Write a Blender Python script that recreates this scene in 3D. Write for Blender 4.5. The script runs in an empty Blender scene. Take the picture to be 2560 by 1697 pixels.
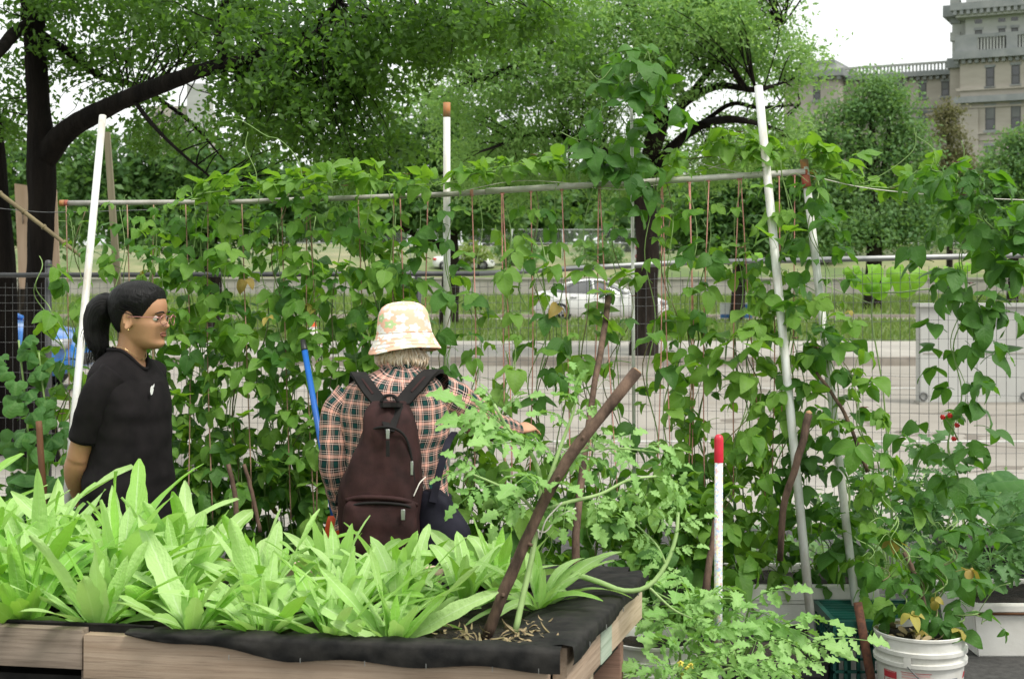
import bpy, bmesh, math, random
import numpy as np
from mathutils import Vector, Matrix, Quaternion, noise as mnoise

# ------------------------------------------------------------------ camera, sky, sun, exposure
F_PX, HOR, CAM_H = 3555.0, 690.0, 1.57          # focal length in photo pixels, horizon row, eye height
scene = bpy.context.scene
cam_d = bpy.data.cameras.new('camera')
cam_d.sensor_width = 36.0
cam_d.lens = 50.0
cam_d.shift_y = -(848.5 - HOR) / 2560.0
cam_d.clip_start = 0.05
cam_d.clip_end = 3000.0
cam_d.dof.use_dof = True
cam_d.dof.focus_distance = 5.0
cam_d.dof.aperture_fstop = 8.0
cam = bpy.data.objects.new('camera', cam_d)
scene.collection.objects.link(cam)
cam.location = (0, 0, CAM_H)
cam.rotation_euler = (math.radians(90), 0, 0)
scene.camera = cam

SUN_EL, SUN_AZ = 56.0, 130.0                    # overcast: high soft sun, behind the camera to the right
world = bpy.data.worlds.new('World')
scene.world = world
world.use_nodes = True
wn, wl = world.node_tree.nodes, world.node_tree.links
bg = wn['Background']
sky = wn.new('ShaderNodeTexSky')
sky.sky_type = 'NISHITA'
sky.sun_disc = False
sky.sun_elevation = math.radians(SUN_EL)
sky.sun_rotation = math.radians(SUN_AZ)
sky.dust_density = 4.0
hs = wn.new('ShaderNodeHueSaturation'); hs.inputs['Saturation'].default_value = 0.25
wl.new(sky.outputs[0], hs.inputs['Color'])
wm = wn.new('ShaderNodeMix'); wm.data_type = 'RGBA'; wm.inputs[0].default_value = 0.82   # an even cloud cover
wl.new(hs.outputs[0], wm.inputs[6]); wm.inputs[7].default_value = (8.6, 8.9, 8.7, 1)
wl.new(wm.outputs[2], bg.inputs['Color'])
bg.inputs['Strength'].default_value = 0.075
sun_d = bpy.data.lights.new('sun', 'SUN')
sun_d.energy = 1.5
sun_d.angle = math.radians(18)
sun_d.color = (1.0, 0.965, 0.90)
sun = bpy.data.objects.new('sun', sun_d)
scene.collection.objects.link(sun)
_az = math.radians(SUN_AZ); _el = math.radians(SUN_EL)
_sd = Vector((math.sin(_az) * math.cos(_el), math.cos(_az) * math.cos(_el), math.sin(_el)))
sun.rotation_euler = _sd.to_track_quat('Z', 'Y').to_euler()
sun.location = _sd * 30
scene.view_settings.view_transform = 'Standard'
scene.view_settings.look = 'None'
scene.view_settings.gamma = 1.0
scene.view_settings.exposure = 1.15
scene.render.engine = 'CYCLES'
scene.cycles.max_bounces = 7
scene.cycles.diffuse_bounces = 3
scene.cycles.glossy_bounces = 2
scene.cycles.transmission_bounces = 4
scene.cycles.transparent_max_bounces = 6
scene.cycles.use_denoising = True
scene.cycles.caustics_reflective = False
scene.cycles.caustics_refractive = False

R = random.Random(7)
NR = np.random.default_rng(11)
COL = scene.collection
PI = math.pi

def P(u, v, Y):
    """photo pixel (u, v) at distance Y -> point in metres"""
    return Vector(((u - 1280.0) * Y / F_PX, Y, CAM_H - (v - HOR) * Y / F_PX))

def ground_Y(v, z=0.0):
    return F_PX * (CAM_H - z) / (v - HOR)

# ------------------------------------------------------------------ helpers: objects
WT = {}
def tag(o, label=None, cat=None, group=None, kind=None):
    if label: o['label'] = label
    if cat: o['category'] = cat
    if group: o['group'] = group
    if kind: o['kind'] = kind
    return o

def thing(name, label, cat, loc=(0, 0, 0), rotz=0.0, group=None):
    o = bpy.data.objects.new(name, None)
    COL.objects.link(o)
    o.empty_display_size = 0.1
    o.location = loc
    o.rotation_euler = (0, 0, rotz)
    WT[o.name] = Vector(loc)
    return tag(o, label, cat, group)

def mesh(name, V, F, mat=None, uv=None, smooth=True, sharp=None):
    me = bpy.data.meshes.new(name)
    me.from_pydata([tuple(v) for v in V], [], F)
    if uv is not None:
        ul = me.uv_layers.new(name='UVMap')
        li = np.empty(len(me.loops), dtype=np.int32)
        me.loops.foreach_get('vertex_index', li)
        ul.data.foreach_set('uv', np.asarray(uv, dtype=np.float32)[li].ravel())
    if smooth:
        me.polygons.foreach_set('use_smooth', [True] * len(me.polygons))
        if sharp: me.set_sharp_from_angle(angle=math.radians(sharp))
    if mat is not None:
        for m in (mat if isinstance(mat, (list, tuple)) else [mat]): me.materials.append(m)
    me.update()
    return me

def link(name, me, parent=None, world=True):
    o = bpy.data.objects.new(name, me)
    COL.objects.link(o)
    WT[o.name] = Vector((0, 0, 0))
    if parent is not None:
        o.parent = parent
        if world: o.location = -WT.get(parent.name, Vector((0, 0, 0)))
    return o

def mk(name, V, F, mat=None, parent=None, world=True, **kw):
    return link(name, mesh(name, V, F, mat, **kw), parent, world)

class MB:
    """collects shapes into one mesh"""
    def __init__(s): s.V, s.F, s.UV = [], [], []
    def add(s, V, F, uv=None):
        n = len(s.V)
        s.V.extend([tuple(v) for v in V])
        s.F.extend([tuple(i + n for i in f) for f in F])
        s.UV.extend(uv if uv is not None else [(0.0, 0.0)] * len(V))
        return s
    def box(s, lo, hi, M=None):
        x0, y0, z0 = lo; x1, y1, z1 = hi
        V = [(x0,y0,z0),(x1,y0,z0),(x1,y1,z0),(x0,y1,z0),(x0,y0,z1),(x1,y0,z1),(x1,y1,z1),(x0,y1,z1)]
        if M is not None: V = [M @ Vector(v) for v in V]
        return s.add(V, [(0,3,2,1),(4,5,6,7),(0,1,5,4),(1,2,6,5),(2,3,7,6),(3,0,4,7)])
    def tube(s, pts, r, n=8, cap=True): 
        V, F, U = tube(pts, r, n, cap); return s.add(V, F, U)
    def make(s, name, mat, parent=None, world=True, **kw):
        return mk(name, s.V, s.F, mat, parent, world, uv=s.UV, **kw)

def tube(pts, r, n=8, cap=True, ell=None):
    pts = [Vector(p) for p in pts]
    if not isinstance(r, (list, tuple)): r = [r] * len(pts)
    V, F, U = [], [], []
    T = []
    for i in range(len(pts)):
        a = pts[max(i - 1, 0)]; b = pts[min(i + 1, len(pts) - 1)]
        d = (b - a)
        T.append(d.normalized() if d.length > 1e-9 else Vector((0, 0, 1)))
    up = Vector((0, 0, 1)) if abs(T[0].z) < 0.9 else Vector((1, 0, 0))
    nx = T[0].cross(up).normalized()
    L = 0.0
    for i, p in enumerate(pts):
        if i:
            L += (p - pts[i - 1]).length
            nx = (nx - T[i] * nx.dot(T[i]))
            nx = nx.normalized() if nx.length > 1e-6 else T[i].orthogonal().normalized()
        ny = T[i].cross(nx)
        for k in range(n):
            a = 2 * PI * k / n
            V.append(p + (nx * math.cos(a) + ny * math.sin(a)) * r[i])
            U.append((k / n, L))
    for i in range(len(pts) - 1):
        for k in range(n):
            a, b = i * n + k, i * n + (k + 1) % n
            F.append((a, b, b + n, a + n))
    if cap:
        F.append(tuple(range(n - 1, -1, -1)))
        F.append(tuple(range((len(pts) - 1) * n, len(pts) * n)))
    return V, F, U

def curve(pts, n=24):
    """smooth Catmull-Rom through points"""
    pts = [Vector(p) for p in pts]
    q = [pts[0] * 2 - pts[1]] + pts + [pts[-1] * 2 - pts[-2]]
    out = []
    segs = len(pts) - 1
    for i in range(n + 1):
        t = i / n * segs
        k = min(int(t), segs - 1); f = t - k
        a, b, c, d = q[k], q[k + 1], q[k + 2], q[k + 3]
        out.append(0.5 * ((2 * b) + (c - a) * f + (2 * a - 5 * b + 4 * c - d) * f * f + (3 * b - a - 3 * c + d) * f ** 3))
    return out

def interp(xs, ys, x):
    return float(np.interp(x, xs, ys))

def lathe(prof, n=32, M=None, closed=False):
    V, F, U = [], [], []
    for j, (r, z) in enumerate(prof):
        for k in range(n):
            a = 2 * PI * k / n
            v = Vector((r * math.cos(a), r * math.sin(a), z))
            V.append(M @ v if M is not None else v)
            U.append((k / n, z))
    for j in range(len(prof) - 1):
        for k in range(n):
            a, b = j * n + k, j * n + (k + 1) % n
            F.append((a, b, b + n, a + n))
    return V, F, U

def bevel_box(name, size, mat, bev=0.004, seg=2, jitter=0.0):
    """a mesh: box centred on the origin with rounded edges"""
    bm = bmesh.new()
    bmesh.ops.create_cube(bm, size=1.0)
    for v in bm.verts: v.co = Vector((v.co.x * size[0], v.co.y * size[1], v.co.z * size[2]))
    if bev > 0:
        bmesh.ops.bevel(bm, geom=list(bm.edges), offset=bev, segments=seg, affect='EDGES', profile=0.6)
    if jitter:
        for v in bm.verts: v.co += Vector((R.uniform(-1, 1), R.uniform(-1, 1), R.uniform(-1, 1))) * jitter
    me = bpy.data.meshes.new(name)
    bm.to_mesh(me); bm.free()
    me.polygons.foreach_set('use_smooth', [True] * len(me.polygons))
    me.set_sharp_from_angle(angle=math.radians(40))
    if mat is not None: me.materials.append(mat)
    return me

def place(o, M):
    """put a part whose parent only has a location at world matrix M"""
    if o.parent is not None:
        M = Matrix.Translation(-WT.get(o.parent.name, Vector((0, 0, 0)))) @ M
    o.matrix_local = M
    return o

def basis(origin, x, y, z):
    M = Matrix.Identity(4)
    for i, a in enumerate((x, y, z)):
        M[0][i], M[1][i], M[2][i] = a
    M[0][3], M[1][3], M[2][3] = origin
    return M

def look_basis(origin, ydir, zhint, s=1.0):
    y = Vector(ydir).normalized()
    z = Vector(zhint); z = z - y * z.dot(y)
    z = z.normalized() if z.length > 1e-5 else y.orthogonal().normalized()
    x = y.cross(z)
    return basis(origin, x * s, y * s, z * s)

# ------------------------------------------------------------------ helpers: materials
def new_mat(name):
    m = bpy.data.materials.new(name); m.use_nodes = True
    nt = m.node_tree
    return m, nt, nt.nodes, nt.links, nt.nodes['Principled BSDF']

def c4(c): return (c[0], c[1], c[2], 1.0)

def mixc(N, L, fac, a, b, mode='MIX'):
    m = N.new('ShaderNodeMix'); m.data_type = 'RGBA'; m.blend_type = mode
    for sock, val in ((m.inputs[0], fac), (m.inputs[6], a), (m.inputs[7], b)):
        if hasattr(val, 'is_output') or isinstance(val, bpy.types.NodeSocket): L.new(val, sock)
        elif isinstance(val, (int, float)): sock.default_value = val
        else: sock.default_value = c4(val)
    return m.outputs[2]

def math_n(N, L, op, a, b=0.0, c=None, clamp=False):
    m = N.new('ShaderNodeMath'); m.operation = op; m.use_clamp = clamp
    for i, val in enumerate((a, b, c)):
        if val is None: continue
        if isinstance(val, bpy.types.NodeSocket): L.new(val, m.inputs[i])
        else: m.inputs[i].default_value = val
    return m.outputs[0]

def noise_n(N, L, vec, scale, detail=4.0, rough=0.55, stretch=None):
    t = N.new('ShaderNodeTexNoise')
    t.inputs['Scale'].default_value = scale
    t.inputs['Detail'].default_value = detail
    t.inputs['Roughness'].default_value = rough
    if stretch:
        mp = N.new('ShaderNodeMapping'); mp.inputs['Scale'].default_value = stretch
        L.new(vec, mp.inputs['Vector']); vec = mp.outputs[0]
    L.new(vec, t.inputs['Vector'])
    return t.outputs['Fac']

def ramp_n(N, L, fac, stops, const=False):
    r = N.new('ShaderNodeValToRGB')
    r.color_ramp.interpolation = 'CONSTANT' if const else 'LINEAR'
    e = r.color_ramp.elements
    while len(e) < len(stops): e.new(0.5)
    for i, (p, c) in enumerate(stops):
        e[i].position = p
        e[i].color = c4(c) if not isinstance(c, (int, float)) else (c, c, c, 1)
    L.new(fac, r.inputs[0])
    return r.outputs[0]

def bump_n(N, L, h, strength, dist, bsdf):
    b = N.new('ShaderNodeBump'); b.inputs['Strength'].default_value = strength; b.inputs['Distance'].default_value = dist
    L.new(h, b.inputs['Height']); L.new(b.outputs[0], bsdf.inputs['Normal'])

def plain(name, c1, c2=None, scale=6.0, rough=0.6, bump=0.0, bdist=0.003, stretch=None, metal=0.0, spec=0.5, lo=0.35, hi=0.65, detail=5.0, bscale=None):
    m, nt, N, L, B = new_mat(name)
    B.inputs['Roughness'].default_value = rough
    B.inputs['Metallic'].default_value = metal
    B.inputs['Specular IOR Level'].default_value = spec
    tc = N.new('ShaderNodeTexCoord')
    f = noise_n(N, L, tc.outputs['Object'], scale, detail, 0.6, stretch)
    col = ramp_n(N, L, f, [(lo, c1), (hi, c2 if c2 else tuple(x * 0.8 for x in c1))])
    L.new(col, B.inputs['Base Color'])
    if bump:
        h = noise_n(N, L, tc.outputs['Object'], bscale or scale * 3, 5, 0.65, stretch)
        bump_n(N, L, h, bump, bdist, B)
    return m

def leaf_mat(name, c1, c2, ctrans, trans=0.32, rough=0.42, vein=(0.3, 0.45, 0.2), vein_n=7.0, vein_amt=0.35, blotch=0.3, attr=None, spec=0.45, midrib=0.03, bump=0.25, lateral=0.6, crinkle=0.0):
    m, nt, N, L, B = new_mat(name)
    tc = N.new('ShaderNodeTexCoord')
    if attr:
        a = N.new('ShaderNodeAttribute'); a.attribute_name = attr; rnd = a.outputs['Fac']
    else:
        oi = N.new('ShaderNodeObjectInfo'); rnd = oi.outputs['Random']
    base = mixc(N, L, rnd, c1, c2)
    if attr is None:
        f = noise_n(N, L, tc.outputs['Object'], 28.0, 4, 0.6)
        base = mixc(N, L, math_n(N, L, 'MULTIPLY', f, blotch), base, tuple(min(1, x * 1.7 + 0.01) for x in c2))
    tcol = ctrans
    if vein_amt > 0:
        sp = N.new('ShaderNodeSeparateXYZ'); L.new(tc.outputs['UV'], sp.inputs[0])
        du = math_n(N, L, 'ABSOLUTE', math_n(N, L, 'SUBTRACT', sp.outputs[0], 0.5))
        mid = math_n(N, L, 'LESS_THAN', du, midrib)
        ph = math_n(N, L, 'FRACT', math_n(N, L, 'SUBTRACT', math_n(N, L, 'MULTIPLY', sp.outputs[1], vein_n), math_n(N, L, 'MULTIPLY', du, vein_n * 0.75)))
        tri = math_n(N, L, 'ABSOLUTE', math_n(N, L, 'SUBTRACT', ph, 0.5))
        lat = math_n(N, L, 'LESS_THAN', tri, 0.07)
        vv = math_n(N, L, 'MAXIMUM', mid, math_n(N, L, 'MULTIPLY', lat, lateral))
        base = mixc(N, L, math_n(N, L, 'MULTIPLY', vv, vein_amt), base, vein)
        h = math_n(N, L, 'ADD', math_n(N, L, 'MULTIPLY', tri, 1.4), math_n(N, L, 'MULTIPLY', mid, -0.8))
        if crinkle:
            ck = noise_n(N, L, tc.outputs['Object'], 75.0, 4, 0.6)
            h = math_n(N, L, 'ADD', math_n(N, L, 'MULTIPLY', h, 0.25), math_n(N, L, 'MULTIPLY', ck, crinkle))
        if bump: bump_n(N, L, h, bump, 0.004, B)
    if attr is None:                                              # paler, duller underside
        ge = N.new('ShaderNodeNewGeometry')
        base = mixc(N, L, math_n(N, L, 'MULTIPLY', ge.outputs['Backfacing'], 0.55), base, tuple(min(1, x * 1.5 + 0.03) for x in c2))
    L.new(base, B.inputs['Base Color'])
    B.inputs['Roughness'].default_value = rough
    B.inputs['Specular IOR Level'].default_value = spec
    T = N.new('ShaderNodeBsdfTranslucent')
    tcol = mixc(N, L, rnd, ctrans, tuple(x * 0.75 for x in ctrans))
    L.new(tcol, T.inputs['Color'])
    X = N.new('ShaderNodeMixShader'); X.inputs[0].default_value = trans
    L.new(B.outputs[0], X.inputs[1]); L.new(T.outputs[0], X.inputs[2])
    L.new(X.outputs[0], N['Material Output'].inputs['Surface'])
    return m

# ------------------------------------------------------------------ materials
M_asphalt = plain('dark_asphalt', (0.035, 0.033, 0.032), (0.075, 0.072, 0.068), 30, 0.85, 0.6, 0.006, bscale=160)
M_sidewalk = plain('pale_concrete', (0.28, 0.26, 0.23), (0.37, 0.345, 0.305), 1.2, 0.85, 0.2, 0.004, bscale=60)
M_soil = plain('dark_soil', (0.012, 0.009, 0.007), (0.045, 0.032, 0.022), 40, 0.95, 1.0, 0.02, bscale=70)
M_kerb = plain('kerb_concrete', (0.30, 0.27, 0.23), (0.22, 0.19, 0.16), 3, 0.9, 0.3, 0.01)
M_paint = plain('road_paint', (0.52, 0.51, 0.48), (0.36, 0.35, 0.32), 5, 0.7)

def road_mat():
    m, nt, N, L, B = new_mat('worn_concrete_road')
    tc = N.new('ShaderNodeTexCoord')
    f = noise_n(N, L, tc.outputs['Object'], 0.5, 6, 0.65, (0.55, 1.0, 1))
    base = ramp_n(N, L, f, [(0.30, (0.205, 0.183, 0.155)), (0.5, (0.275, 0.25, 0.215)), (0.7, (0.325, 0.298, 0.258))])
    g = noise_n(N, L, tc.outputs['Object'], 0.30, 6, 0.6, (0.3, 1.2, 1))
    st = ramp_n(N, L, g, [(0.60, 0.0), (0.72, 1.0)])
    base = mixc(N, L, math_n(N, L, 'MULTIPLY', st, 0.55), base, (0.24, 0.175, 0.115))
    v = N.new('ShaderNodeTexVoronoi'); v.feature = 'DISTANCE_TO_EDGE'; v.inputs['Scale'].default_value = 0.22
    wv = N.new('ShaderNodeVectorMath'); wv.operation = 'ADD'
    nz = N.new('ShaderNodeTexNoise'); nz.inputs['Scale'].default_value = 1.1
    L.new(tc.outputs['Object'], nz.inputs['Vector']); L.new(tc.outputs['Object'], wv.inputs[0]); L.new(nz.outputs['Color'], wv.inputs[1])
    L.new(wv.outputs[0], v.inputs['Vector'])
    ck = math_n(N, L, 'LESS_THAN', v.outputs[0], 0.009)
    base = mixc(N, L, math_n(N, L, 'MULTIPLY', ck, 0.7), base, (0.10, 0.08, 0.06))
    L.new(base, B.inputs['Base Color']); B.inputs['Roughness'].default_value = 0.85
    h = noise_n(N, L, tc.outputs['Object'], 45, 4)
    bump_n(N, L, h, 0.2, 0.004, B)
    return m
M_road = road_mat()

def grass_ground():
    m, nt, N, L, B = new_mat('lawn_ground')
    tc = N.new('ShaderNodeTexCoord')
    f = noise_n(N, L, tc.outputs['Object'], 0.22, 6, 0.65)
    base = ramp_n(N, L, f, [(0.32, (0.075, 0.125, 0.03)), (0.52, (0.13, 0.19, 0.05)), (0.70, (0.25, 0.22, 0.10))])
    g = noise_n(N, L, tc.outputs['Object'], 7.0, 5, 0.7)
    base = mixc(N, L, math_n(N, L, 'MULTIPLY', g, 0.7), base, (0.07, 0.12, 0.03))
    L.new(base, B.inputs['Base Color']); B.inputs['Roughness'].default_value = 0.95
    bump_n(N, L, g, 0.8, 0.08, B)
    return m
M_lawn = grass_ground()

M_bark = plain('dark_bark', (0.004, 0.003, 0.0025), (0.013, 0.010, 0.008), 9, 0.95, 1.0, 0.03, stretch=(1, 1, 0.18), bscale=16, spec=0.15)
M_bark2 = plain('grey_brown_bark', (0.014, 0.011, 0.009), (0.038, 0.029, 0.023), 9, 0.95, 1.0, 0.03, stretch=(1, 1, 0.2), bscale=16, spec=0.15)
M_twig = plain('stake_bark', (0.05, 0.033, 0.024), (0.17, 0.11, 0.078), 26, 0.9, 0.9, 0.004, stretch=(1, 1, 0.4), spec=0.25)
M_cutwood = plain('cut_wood', (0.42, 0.25, 0.13), (0.30, 0.17, 0.08), 40, 0.8)
M_stake_brown = plain('brown_stake', (0.17, 0.075, 0.03), (0.10, 0.045, 0.02), 14, 0.75, 0.3, 0.002, stretch=(1, 1, 0.2))
M_rust = plain('rusty_steel', (0.07, 0.028, 0.018), (0.16, 0.06, 0.03), 60, 0.85, 0.5, 0.001)
M_board_pale = plain('pale_plywood', (0.62, 0.45, 0.33), (0.52, 0.36, 0.25), 7, 0.75, 0.2, 0.003, stretch=(3, 3, 0.3))
M_bamboo = plain('old_bamboo', (0.19, 0.15, 0.07), (0.12, 0.09, 0.04), 12, 0.6)

def pvc_mat(name, c, stain):
    m, nt, N, L, B = new_mat(name)
    tc = N.new('ShaderNodeTexCoord')
    f = noise_n(N, L, tc.outputs['Object'], 9, 6, 0.7, (1, 1, 0.35))
    base = ramp_n(N, L, f, [(0.42, c), (0.74, stain)])
    L.new(base, B.inputs['Base Color']); B.inputs['Roughness'].default_value = 0.42
    return m
M_pvc = pvc_mat('white_pipe', (0.66, 0.67, 0.64), (0.38, 0.33, 0.26))
M_pvc_grey = pvc_mat('weathered_grey_pipe', (0.42, 0.40, 0.36), (0.24, 0.22, 0.19))
M_plank_grey = plain('weathered_grey_plank', (0.22, 0.19, 0.12), (0.15, 0.13, 0.085), 8, 0.85, 0.3, 0.002, stretch=(4, 4, 0.3))
M_tape = plain('red_tape', (0.45, 0.07, 0.05), (0.32, 0.10, 0.06), 20, 0.6)
M_orange_rust = plain('orange_rust_band', (0.42, 0.16, 0.045), (0.30, 0.20, 0.12), 30, 0.7)
M_twine_pink = plain('pink_twine', (0.66, 0.31, 0.26), (0.52, 0.24, 0.20), 80, 0.9)
M_twine_tan = plain('tan_twine', (0.36, 0.21, 0.15), (0.26, 0.17, 0.11), 80, 0.9)
M_string = plain('white_string', (0.70, 0.66, 0.58), (0.55, 0.52, 0.46), 60, 0.9)
M_wire = plain('galvanised_wire', (0.10, 0.105, 0.105), (0.17, 0.17, 0.165), 30, 0.55, metal=0.4)
M_rail_metal = plain('galvanised_tube', (0.26, 0.265, 0.26), (0.36, 0.36, 0.35), 14, 0.45, metal=0.6)
M_rail_dark = plain('dark_tube', (0.035, 0.037, 0.04), (0.06, 0.06, 0.06), 14, 0.5)
M_zinc = plain('pale_zinc_post', (0.50, 0.51, 0.50), (0.40, 0.41, 0.40), 12, 0.5, metal=0.3)

def wood_mat(name, c1, c2, dark):
    m, nt, N, L, B = new_mat(name)
    tc = N.new('ShaderNodeTexCoord'); oi = N.new('ShaderNodeObjectInfo')
    add = N.new('ShaderNodeVectorMath'); add.operation = 'ADD'
    cx = N.new('ShaderNodeCombineXYZ'); L.new(math_n(N, L, 'MULTIPLY', oi.outputs['Random'], 30.0), cx.inputs[0])
    L.new(tc.outputs['Object'], add.inputs[0]); L.new(cx.outputs[0], add.inputs[1])
    vec = add.outputs[0]
    f = noise_n(N, L, vec, 1.0, 6, 0.62, (2.5, 60, 60))
    base = ramp_n(N, L, f, [(0.34, c1), (0.60, c2)])
    g = noise_n(N, L, vec, 1.0, 5, 0.75, (4, 150, 150))
    gr = ramp_n(N, L, g, [(0.52, 0.0), (0.70, 1.0)])
    base = mixc(N, L, math_n(N, L, 'MULTIPLY', gr, 0.65), base, dark)
    k = noise_n(N, L, vec, 3.0, 3, 0.5)
    base = mixc(N, L, ramp_n(N, L, k, [(0.5, 0.0), (0.72, 0.55)]), base, tuple(x * 0.62 for x in c1))
    L.new(base, B.inputs['Base Color']); B.inputs['Roughness'].default_value = 0.85
    B.inputs['Specular IOR Level'].default_value = 0.25
    bump_n(N, L, g, 0.5, 0.002, B)
    return m
M_wood_grey = wood_mat('weathered_grey_wood', (0.20, 0.155, 0.12), (0.30, 0.24, 0.19), (0.08, 0.058, 0.045))
M_wood_tan = wood_mat('weathered_tan_wood', (0.36, 0.26, 0.185), (0.46, 0.35, 0.26), (0.15, 0.10, 0.07))
M_wood_light = wood_mat('light_pine_wood', (0.48, 0.37, 0.25), (0.58, 0.47, 0.34), (0.26, 0.18, 0.11))
M_wood_mint = wood_mat('mint_stained_wood', (0.34, 0.42, 0.32), (0.42, 0.48, 0.38), (0.20, 0.22, 0.16))
M_wood_red = wood_mat('reddish_post_wood', (0.24, 0.14, 0.10), (0.33, 0.20, 0.15), (0.10, 0.055, 0.04))

def fabric_mat(name, c1, c2, scale=500, rough=0.9, bump=0.3):
    m, nt, N, L, B = new_mat(name)
    tc = N.new('ShaderNodeTexCoord')
    f = noise_n(N, L, tc.outputs['Object'], 14, 5, 0.6)
    base = ramp_n(N, L, f, [(0.35, c1), (0.68, c2)])
    L.new(base, B.inputs['Base Color']); B.inputs['Roughness'].default_value = rough
    B.inputs['Specular IOR Level'].default_value = 0.2
    h = noise_n(N, L, tc.outputs['Object'], scale, 2, 0.5)
    bump_n(N, L, h, bump, 0.001, B)
    return m
M_liner = fabric_mat('black_landscape_fabric', (0.007, 0.007, 0.007), (0.03, 0.028, 0.025), 260, 0.7, 0.5)
M_tshirt = fabric_mat('black_cotton', (0.0055, 0.0045, 0.005), (0.012, 0.0098, 0.0105))
M_trousers = fabric_mat('dark_trousers', (0.009, 0.009, 0.012), (0.018, 0.018, 0.024))
M_navy = fabric_mat('navy_nylon', (0.008, 0.008, 0.014), (0.018, 0.017, 0.028), 500, 0.75)
M_pack = fabric_mat('maroon_brown_nylon', (0.021, 0.009, 0.0085), (0.046, 0.019, 0.018), 420, 0.75, 0.5)
M_pack_dark = fabric_mat('black_webbing', (0.010, 0.009, 0.009), (0.020, 0.018, 0.017), 420, 0.8, 0.5)
M_shoe = fabric_mat('dark_shoe', (0.02, 0.02, 0.02), (0.04, 0.04, 0.04))
M_white_plastic = plain('white_plastic', (0.70, 0.69, 0.65), (0.50, 0.48, 0.42), 9, 0.45, detail=9, lo=0.45, hi=0.8)
M_styro = plain('white_foam', (0.76, 0.745, 0.71), (0.62, 0.60, 0.55), 4, 0.8, 0.25, 0.003, bscale=90)
M_black_plastic = plain('black_plastic', (0.012, 0.012, 0.013), (0.022, 0.022, 0.022), 10, 0.45)
M_green_plastic = plain('dark_green_plastic', (0.004, 0.055, 0.042), (0.006, 0.075, 0.055), 10, 0.4)
M_steel = plain('steel', (0.45, 0.45, 0.44), (0.35, 0.35, 0.34), 20, 0.35, metal=0.8)
M_red_print = plain('red_print', (0.50, 0.03, 0.045), (0.42, 0.05, 0.06), 40, 0.5)
M_pink_print = plain('faded_red_print', (0.62, 0.36, 0.34), (0.68, 0.45, 0.42), 40, 0.5)
M_grey_print = plain('grey_print', (0.20, 0.21, 0.23), (0.26, 0.27, 0.28), 60, 0.5)
M_black_print = plain('dark_print', (0.05, 0.045, 0.045), (0.09, 0.08, 0.08), 60, 0.5)
M_red_cap = plain('red_rubber_cap', (0.68, 0.025, 0.055), (0.58, 0.02, 0.04), 20, 0.35)
M_blue_tube = plain('blue_handle', (0.01, 0.12, 0.45), (0.012, 0.10, 0.38), 10, 0.4)
M_orange = plain('orange_plastic', (0.72, 0.09, 0.012), (0.60, 0.07, 0.01), 10, 0.55)
M_dry = plain('dry_leaf', (0.34, 0.25, 0.14), (0.20, 0.17, 0.08), 30, 0.85)

def confetti():
    m, nt, N, L, B = new_mat('speckled_white_tube')
    tc = N.new('ShaderNodeTexCoord')
    v = N.new('ShaderNodeTexVoronoi'); v.inputs['Scale'].default_value = 150
    L.new(tc.outputs['Object'], v.inputs['Vector'])
    sp = N.new('ShaderNodeSeparateColor'); L.new(v.outputs['Color'], sp.inputs[0])
    col = ramp_n(N, L, sp.outputs[0], [(0.0, (0.72, 0.72, 0.72)), (0.42, (0.65, 0.45, 0.45)), (0.56, (0.40, 0.50, 0.70)), (0.7, (0.75, 0.70, 0.45)), (0.82, (0.50, 0.65, 0.55)), (0.92, (0.6, 0.6, 0.62))], True)
    L.new(col, B.inputs['Base Color']); B.inputs['Roughness'].default_value = 0.4
    return m
M_confetti = confetti()

def skin_mat(name, c1, c2):
    m, nt, N, L, B = new_mat(name)
    tc = N.new('ShaderNodeTexCoord')
    f = noise_n(N, L, tc.outputs['Object'], 12, 5, 0.6)
    L.new(ramp_n(N, L, f, [(0.3, c1), (0.7, c2)]), B.inputs['Base Color'])
    B.inputs['Roughness'].default_value = 0.5
    B.inputs['Subsurface Weight'].default_value = 0.08
    B.inputs['Subsurface Radius'].default_value = (0.02, 0.008, 0.004)
    h = noise_n(N, L, tc.outputs['Object'], 350, 2)
    bump_n(N, L, h, 0.12, 0.001, B)
    return m
M_skin = skin_mat('tan_skin', (0.37, 0.185, 0.095), (0.48, 0.255, 0.14))
M_skin2 = skin_mat('light_skin', (0.52, 0.27, 0.16), (0.60, 0.33, 0.21))
M_lip = plain('lip', (0.30, 0.10, 0.07), (0.25, 0.085, 0.06), 60, 0.45)
M_eye = plain('eye_white', (0.6, 0.57, 0.52), (0.55, 0.5, 0.46), 10, 0.2)
M_pupil = plain('dark_iris', (0.01, 0.007, 0.005), (0.015, 0.01, 0.008), 10, 0.15)
M_glassframe = plain('rose_gold_frame', (0.55, 0.25, 0.22), (0.45, 0.2, 0.18), 30, 0.3, metal=0.5)
M_gold = plain('gold_stud', (0.8, 0.6, 0.3), (0.75, 0.55, 0.25), 10, 0.25, metal=0.9)

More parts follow.
